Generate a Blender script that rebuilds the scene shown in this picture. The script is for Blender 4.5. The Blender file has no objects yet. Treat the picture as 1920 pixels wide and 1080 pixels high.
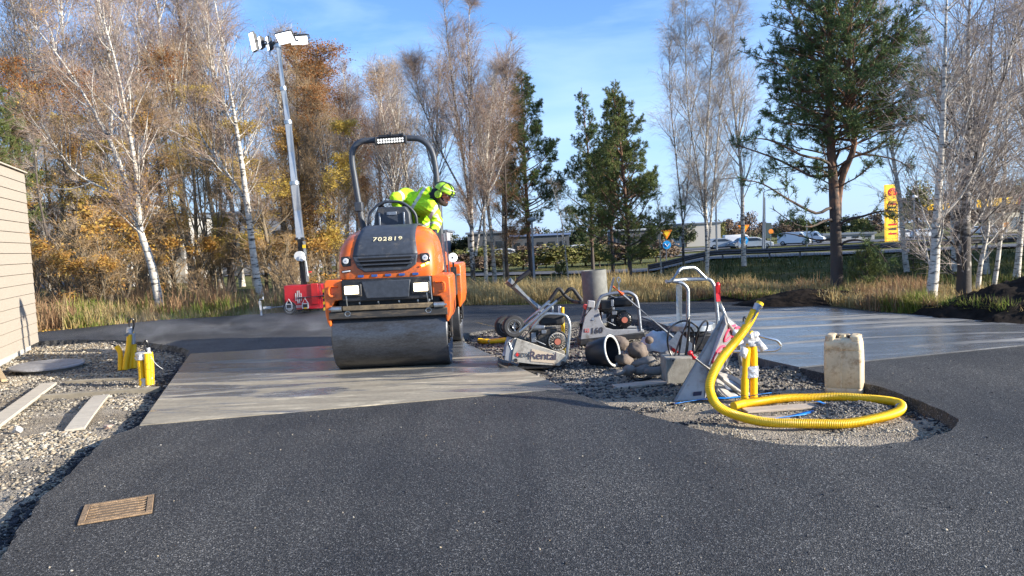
import bpy, bmesh, math, random
import numpy as np
from mathutils import Vector, Matrix, noise
from mathutils.geometry import delaunay_2d_cdt
R = math.radians
scene = bpy.context.scene
COL = scene.collection
rnd = random.Random(7)

# ------------------------------------------------------------------ camera
F = 1450.0
CH = 1.35
PITCH = math.atan(92 / F)
ROLL = R(2.6)
fw = Vector((0, math.cos(PITCH), -math.sin(PITCH)))
r0 = Vector((1, 0, 0)); u0 = Vector((0, math.sin(PITCH), math.cos(PITCH)))
rt = r0 * math.cos(ROLL) - u0 * math.sin(ROLL)
up = u0 * math.cos(ROLL) + r0 * math.sin(ROLL)
CAM = Vector((0, 0, CH))
cam_d = bpy.data.cameras.new('camera'); cam = bpy.data.objects.new('camera', cam_d); COL.objects.link(cam)
m = Matrix((rt, up, -fw)).transposed().to_4x4(); m.translation = CAM
cam.matrix_world = m
cam_d.sensor_width = 36; cam_d.lens = 36 * F / 1920; cam_d.clip_end = 3000; cam_d.clip_start = 0.05
scene.camera = cam

def ray(px, py):
    return fw + rt * ((px - 960) / F) + up * ((540 - py) / F)
def G(px, py, z=0.0):
    d = ray(px, py); t = (z - CH) / d.z
    return CAM + d * t
def P(px, py, Y):
    d = ray(px, py); return CAM + d * (Y / d.y)

# ------------------------------------------------------------------ materials
MATS = {}
def nt(mt):
    mt.use_nodes = True
    t = mt.node_tree
    return t, t.nodes, t.links, t.nodes['Principled BSDF']
def mat(name, col, rough=0.6, metal=0.0, var=0.0, vscale=8.0, bump=0.0, bscale=60.0, col2=None, spec=None, dirt=None, dscale=3.0, damt=0.5, coat=0.0, emit=None, estr=0.0, stretch=None, trans=0.0):
    if name in MATS: return MATS[name]
    mt = bpy.data.materials.new(name); t, N, L, b = nt(mt)
    b.inputs['Base Color'].default_value = (*col, 1); b.inputs['Roughness'].default_value = rough; b.inputs['Metallic'].default_value = metal
    if spec is not None: b.inputs['Specular IOR Level'].default_value = spec
    if coat: b.inputs['Coat Weight'].default_value = coat; b.inputs['Coat Roughness'].default_value = 0.08
    if emit: b.inputs['Emission Color'].default_value = (*emit, 1); b.inputs['Emission Strength'].default_value = estr
    if trans: b.inputs['Transmission Weight'].default_value = trans
    tc = N.new('ShaderNodeTexCoord'); src = tc.outputs['Object']
    if stretch:
        mp = N.new('ShaderNodeMapping'); mp.inputs['Scale'].default_value = stretch; L.new(src, mp.inputs[0]); src = mp.outputs[0]
    last = None
    if var or col2:
        n = N.new('ShaderNodeTexNoise'); n.inputs['Scale'].default_value = vscale; n.inputs['Detail'].default_value = 6; n.inputs['Roughness'].default_value = 0.65
        L.new(src, n.inputs['Vector'])
        r = N.new('ShaderNodeValToRGB'); c2 = col2 or tuple(c * (1 - var) for c in col)
        c1 = col if col2 else tuple(min(1, c * (1 + var * 0.6)) for c in col)
        r.color_ramp.elements[0].position = 0.35; r.color_ramp.elements[1].position = 0.65
        r.color_ramp.elements[0].color = (*c2, 1); r.color_ramp.elements[1].color = (*c1, 1)
        L.new(n.outputs['Fac'], r.inputs[0]); last = r.outputs[0]
    if dirt:
        n = N.new('ShaderNodeTexNoise'); n.inputs['Scale'].default_value = dscale; n.inputs['Detail'].default_value = 10; n.inputs['Roughness'].default_value = 0.75
        L.new(src, n.inputs['Vector'])
        r = N.new('ShaderNodeValToRGB'); r.color_ramp.elements[0].position = 0.62 - damt * 0.3; r.color_ramp.elements[1].position = 0.72 - damt * 0.1
        r.color_ramp.elements[0].color = (0, 0, 0, 1); r.color_ramp.elements[1].color = (1, 1, 1, 1); L.new(n.outputs['Fac'], r.inputs[0])
        mx = N.new('ShaderNodeMix'); mx.data_type = 'RGBA'; L.new(r.outputs[0], mx.inputs[0])
        if last: L.new(last, mx.inputs[6])
        else: mx.inputs[6].default_value = (*col, 1)
        mx.inputs[7].default_value = (*dirt, 1); last = mx.outputs[2]
        ra = N.new('ShaderNodeMapRange'); L.new(r.outputs[0], ra.inputs[0]); ra.inputs[3].default_value = rough; ra.inputs[4].default_value = min(1, rough + 0.35)
        L.new(ra.outputs[0], b.inputs['Roughness'])
    if last: L.new(last, b.inputs['Base Color'])
    if bump:
        n = N.new('ShaderNodeTexNoise'); n.inputs['Scale'].default_value = bscale; n.inputs['Detail'].default_value = 4; L.new(src, n.inputs['Vector'])
        bp = N.new('ShaderNodeBump'); bp.inputs['Strength'].default_value = bump; bp.inputs['Distance'].default_value = 0.01; L.new(n.outputs['Fac'], bp.inputs['Height']); L.new(bp.outputs[0], b.inputs['Normal'])
    MATS[name] = mt; return mt

ORANGE = mat('orange_paint', (0.76, 0.14, 0.013), 0.40, coat=0.3, dirt=(0.19, 0.085, 0.045), dscale=5, damt=0.46, var=0.12, vscale=6)
GREYP = mat('dark_grey_plastic', (0.042, 0.05, 0.065), 0.5, var=0.25, vscale=20, dirt=(0.12, 0.11, 0.1), dscale=6, damt=0.2)
BLACKM = mat('black_metal', (0.02, 0.021, 0.024), 0.5, var=0.3, vscale=12, dirt=(0.09, 0.075, 0.06), dscale=9, damt=0.3)
BLACKP = mat('black_rubber', (0.018, 0.018, 0.02), 0.65, var=0.3, vscale=30)
DRUM = mat('drum_steel', (0.10, 0.105, 0.115), 0.33, metal=0.55, dirt=(0.035, 0.033, 0.032), dscale=2.4, damt=0.5, stretch=(1, 3.5, 3.5), var=0.3, vscale=40)
GALV = mat('galvanised_steel', (0.42, 0.45, 0.47), 0.36, metal=0.85, var=0.25, vscale=30, dirt=(0.25, 0.23, 0.2), dscale=12, damt=0.25)
SHADEGREY = mat('grey_steel', (0.25, 0.27, 0.30), 0.4, metal=0.6, var=0.2, vscale=25)
CHROME = mat('bright_steel', (0.6, 0.6, 0.58), 0.25, metal=0.9)
ALU = mat('mast_aluminium', (0.55, 0.57, 0.58), 0.42, metal=0.5, var=0.1)
CONC = mat('concrete_cast', (0.30, 0.28, 0.24), 0.9, var=0.25, vscale=14, bump=0.3, bscale=90, dirt=(0.16, 0.14, 0.11), dscale=5, damt=0.35)
PIPEC = mat('concrete_pipe_grey', (0.17, 0.17, 0.155), 0.85, var=0.25, vscale=9, bump=0.2, bscale=120)
RED = mat('red_paint', (0.62, 0.012, 0.03), 0.35, coat=0.4, var=0.1)
REDP = mat('red_plastic', (0.66, 0.03, 0.025), 0.5, dirt=(0.3, 0.05, 0.04), damt=0.2)
WHITE = mat('white_paint', (0.72, 0.72, 0.70), 0.4, var=0.05)
YEL = mat('yellow_conduit', (0.88, 0.54, 0.01), 0.42, dirt=(0.50, 0.30, 0.02), dscale=9, damt=0.08)
YELP = mat('yellow_paint', (0.85, 0.55, 0.02), 0.5)
TAPE = mat('silver_tape', (0.44, 0.47, 0.52), 0.3, metal=0.45, bump=0.9, bscale=45)
WTAPE = mat('pale_tape', (0.58, 0.58, 0.58), 0.5, bump=0.9, bscale=45, var=0.2)
HIVIS = mat('hi_vis_yellow', (0.40, 0.74, 0.012), 0.75, bump=0.7, bscale=14, var=0.1, vscale=8)
REFL = mat('reflective_tape', (0.5, 0.52, 0.52), 0.4, metal=0.2)
NAVY = mat('dark_workwear', (0.012, 0.015, 0.024), 0.85, bump=0.4, bscale=30)
SKIN = mat('skin', (0.42, 0.21, 0.14), 0.55)
GLOVE = mat('work_glove', (0.03, 0.03, 0.03), 0.8, var=0.3, vscale=30)
WOODP = mat('pale_board', (0.48, 0.43, 0.35), 0.75, var=0.2, vscale=6, stretch=(1, 12, 12), bump=0.2, dirt=(0.3, 0.27, 0.22), dscale=4, damt=0.3)
WOODB = mat('raw_timber', (0.45, 0.33, 0.19), 0.8, var=0.3, vscale=7, stretch=(1, 10, 10), bump=0.2)
GLASSD = mat('dark_glass', (0.02, 0.025, 0.03), 0.08, spec=0.8)
LAMPON = mat('lit_headlamp', (0.9, 0.85, 0.7), 0.3, emit=(1.0, 0.80, 0.48), estr=1.9)
AMBER = mat('lit_amber', (0.9, 0.45, 0.05), 0.3, emit=(1.0, 0.50, 0.06), estr=7.0)
FLOODON = mat('lit_floodlight', (0.85, 0.87, 0.9), 0.3, emit=(0.95, 0.97, 1.0), estr=1.6)
LENS = mat('clear_lens', (0.55, 0.56, 0.58), 0.15, spec=0.8)
BLUE = mat('blue_plastic', (0.01, 0.22, 0.68), 0.4, var=0.15)
BLUEP = mat('blue_sticker', (0.03, 0.09, 0.30), 0.5)

# ------------------------------------------------------------------ mesh builder
def frame_from(d):
    d = Vector(d).normalized()
    a = Vector((0, 0, 1)) if abs(d.z) < 0.9 else Vector((0, 1, 0))
    s = d.cross(a).normalized(); t = s.cross(d).normalized()
    return s, t
class MB:
    def __init__(s): s.v = []; s.f = []; s.mi = []; s.m = 0
    def add(s, vs, fs):
        o = len(s.v); s.v += [tuple(v) for v in vs]
        for f in fs: s.f.append(tuple(o + i for i in f)); s.mi.append(s.m)
        return s
    def box(s, c, d, rot=None, taper=1.0, tz=None):
        hx, hy, hz = d[0] / 2, d[1] / 2, d[2] / 2; vs = []
        for z in (-1, 1):
            k = taper if z > 0 else 1.0
            for x, y in ((-1, -1), (1, -1), (1, 1), (-1, 1)):
                p = Vector((x * hx * k, y * hy * k, z * hz))
                if rot is not None: p = rot @ p
                vs.append(p + Vector(c))
        return s.add(vs, [(3, 2, 1, 0), (4, 5, 6, 7), (0, 1, 5, 4), (1, 2, 6, 5), (2, 3, 7, 6), (3, 0, 4, 7)])
    def cyl(s, p, q, r1, r2=None, n=20, cap=True):
        r2 = r1 if r2 is None else r2; p = Vector(p); q = Vector(q); a, b = frame_from(q - p); vs = []
        for c, r in ((p, r1), (q, r2)):
            for i in range(n):
                t = 2 * math.pi * i / n; vs.append(c + a * (math.cos(t) * r) + b * (math.sin(t) * r))
        fs = [(i, (i + 1) % n, n + (i + 1) % n, n + i) for i in range(n)]
        if cap: fs += [tuple(range(n - 1, -1, -1)), tuple(range(n, 2 * n))]
        return s.add(vs, fs)
    def tube(s, pts, r, n=10, cap=True, closed=False, rmod=None):
        pts = [Vector(p) for p in pts]; vs = []; k = len(pts); prev = None
        for i, p in enumerate(pts):
            if closed: d = pts[(i + 1) % k] - pts[i - 1]
            else: d = pts[min(i + 1, k - 1)] - pts[max(i - 1, 0)]
            if d.length < 1e-9: d = Vector((0, 0, 1))
            d.normalize()
            if prev is None: a, b = frame_from(d)
            else:
                a = prev - d * prev.dot(d)
                if a.length < 1e-6: a, _ = frame_from(d)
                a.normalize(); b = d.cross(a)
            prev = a
            rr = r[i] if hasattr(r, '__len__') else r
            if rmod: rr *= rmod(i)
            for j in range(n):
                t = 2 * math.pi * j / n; vs.append(p + a * (math.cos(t) * rr) + b * (math.sin(t) * rr))
        fs = []
        for i in range(k if closed else k - 1):
            o, o2 = i * n, ((i + 1) % k) * n
            for j in range(n): fs.append((o + j, o + (j + 1) % n, o2 + (j + 1) % n, o2 + j))
        if cap and not closed: fs += [tuple(range(n - 1, -1, -1)), tuple(range((k - 1) * n, k * n))]
        return s.add(vs, fs)
    def prism(s, poly, ax, lo, hi, inset=0.0):
        # poly 2-D, extruded along axis ax ('x','y','z') from lo to hi
        def mk(a, b, c): return {'x': (c, a, b), 'y': (a, c, b), 'z': (a, b, c)}[ax]
        n = len(poly); vs = [mk(a, b, lo) for a, b in poly] + [mk(a, b, hi) for a, b in poly]
        fs = [tuple(range(n - 1, -1, -1)), tuple(range(n, 2 * n))] + [(i, (i + 1) % n, n + (i + 1) % n, n + i) for i in range(n)]
        return s.add(vs, fs)
    def sphere(s, c, r, nu=16, nv=10, rot=None, v0=0.0, v1=1.0):
        r = Vector((r, r, r)) if not hasattr(r, '__len__') else Vector(r); vs = []
        for i in range(nv + 1):
            ph = math.pi * (v0 + (v1 - v0) * i / nv)
            for j in range(nu):
                t = 2 * math.pi * j / nu
                p = Vector((r.x * math.sin(ph) * math.cos(t), r.y * math.sin(ph) * math.sin(t), r.z * math.cos(ph)))
                if rot is not None: p = rot @ p
                vs.append(p + Vector(c))
        fs = [(i * nu + j, (i + 1) * nu + j, (i + 1) * nu + (j + 1) % nu, i * nu + (j + 1) % nu) for i in range(nv) for j in range(nu)]
        return s.add(vs, fs)
    def slices(s, rings, cap=True):
        n = len(rings[0]); vs = [p for r in rings for p in r]; fs = []
        for i in range(len(rings) - 1):
            for j in range(n): fs.append((i * n + j, i * n + (j + 1) % n, (i + 1) * n + (j + 1) % n, (i + 1) * n + j))
        if cap: fs += [tuple(range(n - 1, -1, -1)), tuple(range((len(rings) - 1) * n, len(rings) * n))]
        return s.add(vs, fs)
    def lathe(s, prof, c, axis=(0, 0, 1), n=28):
        axis = Vector(axis).normalized(); a, b = frame_from(axis); c = Vector(c); rings = []
        for r, h in prof: rings.append([c + axis * h + a * (math.cos(2 * math.pi * j / n) * r) + b * (math.sin(2 * math.pi * j / n) * r) for j in range(n)])
        return s.slices(rings, cap=False)
    def build(s, name, mats, parent=None, smooth=True, bevel=0.0, bseg=2, angle=40, recalc=True):
        me = bpy.data.meshes.new(name); me.from_pydata(s.v, [], s.f)
        if not isinstance(mats, (list, tuple)): mats = [mats]
        for mm in mats: me.materials.append(mm)
        if len(mats) > 1: me.polygons.foreach_set('material_index', s.mi)
        if recalc:
            bm = bmesh.new(); bm.from_mesh(me); bmesh.ops.recalc_face_normals(bm, faces=bm.faces); bm.to_mesh(me); bm.free()
        if smooth:
            me.shade_smooth(); me.set_sharp_from_angle(angle=R(angle))
        me.update()
        o = bpy.data.objects.new(name, me); COL.objects.link(o)
        if parent: o.parent = parent
        if bevel:
            b = o.modifiers.new('bevel', 'BEVEL'); b.width = bevel; b.segments = bseg; b.limit_method = 'ANGLE'; b.angle_limit = R(35); b.harden_normals = False
        return o
def tag(o, label=None, cat=None, group=None, kind=None):
    if label: o['label'] = label
    if cat: o['category'] = cat
    if group: o['group'] = group
    if kind: o['kind'] = kind
    return o
def thing(name, label, cat, loc=(0, 0, 0), rz=0, group=None):
    o = bpy.data.objects.new(name, None); COL.objects.link(o); o.location = loc; o.rotation_euler = (0, 0, rz); o.empty_display_size = 0.2
    return tag(o, label, cat, group)
def copy_thing(o, parent=None):
    c = o.copy(); COL.objects.link(c)
    if parent: c.parent = parent
    for ch in list(o.children): copy_thing(ch, c)
    return c
def numpy_mesh(name, V, Fq, mats, parent=None, mi=None, smooth=False):
    me = bpy.data.meshes.new(name); V = np.asarray(V, np.float32); Fq = np.asarray(Fq, np.int32); k = Fq.shape[1]
    me.vertices.add(len(V)); me.vertices.foreach_set('co', V.ravel())
    me.loops.add(Fq.size); me.loops.foreach_set('vertex_index', Fq.ravel())
    me.polygons.add(len(Fq)); me.polygons.foreach_set('loop_start', np.arange(0, Fq.size, k, dtype=np.int32))
    try: me.polygons.foreach_set('loop_total', np.full(len(Fq), k, np.int32))
    except Exception: pass
    for mm in (mats if isinstance(mats, (list, tuple)) else [mats]): me.materials.append(mm)
    if mi is not None: me.polygons.foreach_set('material_index', np.asarray(mi, np.int32))
    me.update(calc_edges=True)
    if smooth: me.shade_smooth()
    o = bpy.data.objects.new(name, me); COL.objects.link(o)
    if parent: o.parent = parent
    return o
def rot_to(d, roll=0):   # matrix whose Z axis is d
    return Vector(d).normalized().to_track_quat('Z', 'Y').to_matrix() @ Matrix.Rotation(roll, 3, 'Z')
def basis(x, z):
    x = Vector(x).normalized(); z = Vector(z); y = z.cross(x).normalized(); z = x.cross(y)
    return Matrix((x, y, z)).transposed()
def text(name, body, size, loc, rot, mt, parent, extrude=0.001, spacing=1.0, bold=0.0, shear=0.0):
    cu = bpy.data.curves.new(name, 'FONT'); cu.body = body; cu.size = size; cu.extrude = extrude; cu.align_x = 'CENTER'; cu.align_y = 'CENTER'; cu.space_character = spacing; cu.offset = bold; cu.shear = shear
    t = bpy.data.objects.new('tmp', cu); COL.objects.link(t)
    me = bpy.data.meshes.new_from_object(t.evaluated_get(bpy.context.evaluated_depsgraph_get())); me.name = name
    bpy.data.objects.remove(t); me.materials.clear(); me.materials.append(mt)
    o = bpy.data.objects.new(name, me); COL.objects.link(o); o.parent = parent
    mm = rot.to_4x4(); mm.translation = Vector(loc); o.matrix_local = mm
    return o
def spline(pts, n=8, closed=False):
    pts = [Vector(p) for p in pts]; out = []; k = len(pts)
    for i in range(k if closed else k - 1):
        if closed: a, b, c, d = pts[i - 1], pts[i], pts[(i + 1) % k], pts[(i + 2) % k]
        else: a, b, c, d = pts[max(i - 1, 0)], pts[i], pts[i + 1], pts[min(i + 2, k - 1)]
        for j in range(n):
            t = j / n
            out.append(0.5 * ((2 * b) + (c - a) * t + (2 * a - 5 * b + 4 * c - d) * t * t + (3 * b - a - 3 * c + d) * t ** 3))
    if not closed: out.append(pts[-1])
    return out
def fillet(pts, r, n=5):
    pts = [Vector(p) for p in pts]; out = [pts[0]]
    for i in range(1, len(pts) - 1):
        a, b, c = pts[i - 1], pts[i], pts[i + 1]; u = (a - b); v = (c - b); rr = min(r, u.length * .45, v.length * .45)
        p = b + u.normalized() * rr; q = b + v.normalized() * rr
        for j in range(n + 1):
            t = j / n; out.append(p * (1 - t) ** 2 + b * 2 * t * (1 - t) + q * t * t)
    out.append(pts[-1]); return out
def blob(name, caps, mats, parent=None, voxel=0.012, smooth=6, mfun=None, ell=None, fold=0.0):
    mb = MB()
    for p, q, ra, rb in caps:
        mb.sphere(p, ra, 14, 8); mb.sphere(q, rb, 14, 8); mb.cyl(p, q, ra, rb, 14)
    if ell:
        for c, r, rm in ell: mb.sphere(c, r, 18, 12, rot=rm)
    t = mb.build('tmp', BLACKM, smooth=False)
    m1 = t.modifiers.new('r', 'REMESH'); m1.mode = 'VOXEL'; m1.voxel_size = voxel
    m2 = t.modifiers.new('s', 'SMOOTH'); m2.iterations = smooth; m2.factor = 0.5
    me = bpy.data.meshes.new_from_object(t.evaluated_get(bpy.context.evaluated_depsgraph_get())); me.name = name
    bpy.data.objects.remove(t); me.materials.clear()
    for mm in (mats if isinstance(mats, (list, tuple)) else [mats]): me.materials.append(mm)
    me.shade_smooth()
    if fold:
        for v in me.vertices:
            c = v.co; n1 = noise.noise(Vector((c.x * 9 + c.z * 14, c.y * 9, c.z * 9 - c.x * 6))); n2 = noise.noise(c * 31); v.co = c + v.normal * (fold * (1 - abs(n1) * 3.2) + fold * .5 * n2)
    if mfun:
        for pl in me.polygons: pl.material_index = mfun(pl.center)
    o = bpy.data.objects.new(name, me); COL.objects.link(o)
    if parent: o.parent = parent
    return o
def snoise(x, y, s=1.0, z=0.0): return noise.noise(Vector((x * s, y * s, z)))
# ------------------------------------------------------------------ world, sun
SUN_EL, SUN_AZ = 18.5, -16.0          # azimuth measured from +X, negative = towards the camera side
sd = Vector((math.cos(R(SUN_EL)) * math.cos(R(SUN_AZ)), math.cos(R(SUN_EL)) * math.sin(R(SUN_AZ)), math.sin(R(SUN_EL))))
W = bpy.data.worlds.new('World'); scene.world = W; W.use_nodes = True
wn, wl = W.node_tree.nodes, W.node_tree.links
bg = wn['Background']; sky = wn.new('ShaderNodeTexSky'); sky.sky_type = 'NISHITA'; sky.sun_disc = False
sky.sun_elevation = R(SUN_EL); sky.sun_rotation = math.atan2(sd.x, sd.y); sky.air_density = 1.0; sky.dust_density = 0.35; sky.ozone_density = 3.0; sky.altitude = 50
tcw = wn.new('ShaderNodeTexCoord'); mpw = wn.new('ShaderNodeMapping'); mpw.inputs['Scale'].default_value = (1.2, 1.0, 5.5); mpw.inputs['Rotation'].default_value = (0.0, R(9), R(20))
nw = wn.new('ShaderNodeTexNoise'); nw.inputs['Scale'].default_value = 2.2; nw.inputs['Detail'].default_value = 8; nw.inputs['Roughness'].default_value = 0.55; nw.inputs['Distortion'].default_value = 0.4
rw = wn.new('ShaderNodeValToRGB'); rw.color_ramp.elements[0].position = 0.43; rw.color_ramp.elements[1].position = 0.85; rw.color_ramp.elements[1].color = (0.85, 0.85, 0.85, 1)
mw = wn.new('ShaderNodeMix'); mw.data_type = 'RGBA'; mw.inputs[7].default_value = (4.2, 4.8, 5.6, 1)
wl.new(tcw.outputs['Generated'], mpw.inputs[0]); wl.new(mpw.outputs[0], nw.inputs['Vector']); wl.new(nw.outputs['Fac'], rw.inputs[0]); wl.new(rw.outputs[0], mw.inputs[0]); wl.new(sky.outputs[0], mw.inputs[6]); 
sxw = wn.new('ShaderNodeSeparateXYZ'); wl.new(tcw.outputs['Generated'], sxw.inputs[0])
rz_ = wn.new('ShaderNodeValToRGB'); rz_.color_ramp.elements[0].position = 0.0; rz_.color_ramp.elements[0].color = (.8, .8, .8, 1); rz_.color_ramp.elements[1].position = .26; rz_.color_ramp.elements[1].color = (0.0, .0, .0, 1); wl.new(sxw.outputs[2], rz_.inputs[0])
mz = wn.new('ShaderNodeMix'); mz.data_type = 'RGBA'; mz.inputs[7].default_value = (3.3, 3.9, 4.8, 1); wl.new(rz_.outputs[0], mz.inputs[0]); wl.new(sky.outputs[0], mz.inputs[6]); wl.new(mz.outputs[2], mw.inputs[6])
tint = wn.new('ShaderNodeMix'); tint.data_type = 'RGBA'; tint.blend_type = 'MULTIPLY'; tint.inputs[0].default_value = 1; tint.inputs[7].default_value = (.76, .92, 1.16, 1); wl.new(mw.outputs[2], tint.inputs[6]); wl.new(tint.outputs[2], bg.inputs[0])
bg.inputs[1].default_value = 0.105
sl = bpy.data.lights.new('sun', 'SUN'); sl.energy = 5.0; sl.angle = R(0.55); sl.color = (1.0, 0.92, 0.79)
so = bpy.data.objects.new('sun', sl); COL.objects.link(so); so.rotation_euler = sd.to_track_quat('Z', 'Y').to_euler(); so.location = (20, -10, 20)
scene.view_settings.view_transform = 'Standard'; scene.view_settings.look = 'None'; scene.view_settings.exposure = 1.22; scene.view_settings.gamma = 1
scene.cycles.max_bounces = 6; scene.cycles.diffuse_bounces = 3; scene.cycles.glossy_bounces = 3; scene.cycles.transparent_max_bounces = 6; scene.cycles.caustics_reflective = False; scene.cycles.caustics_refractive = False
scene.cycles.use_denoising = True

# ------------------------------------------------------------------ outlines (world xy)
GL = -0.085
def GP(l, z=0.0): return [G(x, y, z).xy for x, y in l]
def ss(a, b, x):
    t = min(1, max(0, (x - a) / (b - a))); return t * t * (3 - 2 * t)
left_grav = GP([(-700, 1700), (-60, 1120), (0, 1048), (30, 995), (62, 958), (100, 918), (132, 888), (160, 856), (190, 830), (225, 812), (262, 799), (300, 748), (357, 664), (352, 655), (330, 649), (290, 643), (200, 636), (80, 638), (-60, 652), (-600, 690)])
island = GP([(864, 641), (868, 628), (905, 619), (960, 614), (1080, 603), (1200, 595), (1300, 626), (1430, 674), (1500, 690), (1560, 703), (1640, 722), (1710, 745), (1765, 768), (1795, 788), (1792, 804), (1755, 820), (1700, 831), (1620, 836), (1540, 836), (1450, 832), (1350, 816), (1250, 789), (1180, 768), (1130, 757), (1060, 729), (960, 685)])
slab1 = GP([(262, 797), (1060, 728), (866, 640), (620, 648), (357, 663)], 0.006)
slab2 = GP([(1200, 593), (1430, 673), (1498, 688), (1920, 646), (2300, 600), (2300, 640), (1920, 609), (1700, 590), (1520, 576)], 0.012)
slab2 = [G(1200, 593, .012).xy, G(1430, 673, .012).xy, G(1498, 688, .012).xy, G(1920, 646, .012).xy, G(2300, 606, .012).xy + Vector((4, 0)), G(2100, 617, .012).xy + Vector((3, 1)), G(1920, 608, .012).xy, G(1700, 589, .012).xy, G(1520, 575, .012).xy]
edge_px = [(-900, 700), (-300, 655), (60, 624), (200, 610), (300, 600), (400, 594), (500, 588), (620, 581), (740, 577), (860, 573), (1000, 571), (1200, 567), (1340, 563), (1520, 570), (1640, 584), (1760, 592), (1920, 604), (2300, 620), (2900, 650)]
edge_w = GP(edge_px)
edge_k = [p.x / p.y for p in edge_w]; edge_y = [p.y for p in edge_w]
def yb(k): return float(np.interp(k, edge_k, edge_y))
def resample(poly, step, jit=0.0, seed=0, closed=True):
    out = []; n = len(poly)
    for i in range(n if closed else n - 1):
        a, b = poly[i], poly[(i + 1) % n]; L_ = (b - a).length; k = max(1, int(L_ / step))
        for j in range(k):
            p = a.lerp(b, j / k)
            if jit: p = p + Vector((noise.noise(Vector((p.x * 9, p.y * 9, seed))), noise.noise(Vector((p.x * 9, p.y * 9, seed + 5))))) * jit + Vector((noise.noise(Vector((p.x * 2, p.y * 2, seed + 9))), noise.noise(Vector((p.x * 2, p.y * 2, seed + 7))))) * jit
            out.append(p)
    return out
def inside(poly, x, y):
    c = False; n = len(poly); j = n - 1
    for i in range(n):
        xi, yi = poly[i].x, poly[i].y; xj, yj = poly[j].x, poly[j].y
        if (yi > y) != (yj > y) and x < (xj - xi) * (y - yi) / (yj - yi) + xi: c = not c
        j = i
    return c
def chaikin(poly, n=2):
    for _ in range(n):
        poly = [q for i in range(len(poly)) for q in (poly[i].lerp(poly[(i + 1) % len(poly)], .25), poly[i].lerp(poly[(i + 1) % len(poly)], .75))]
    return poly

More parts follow.
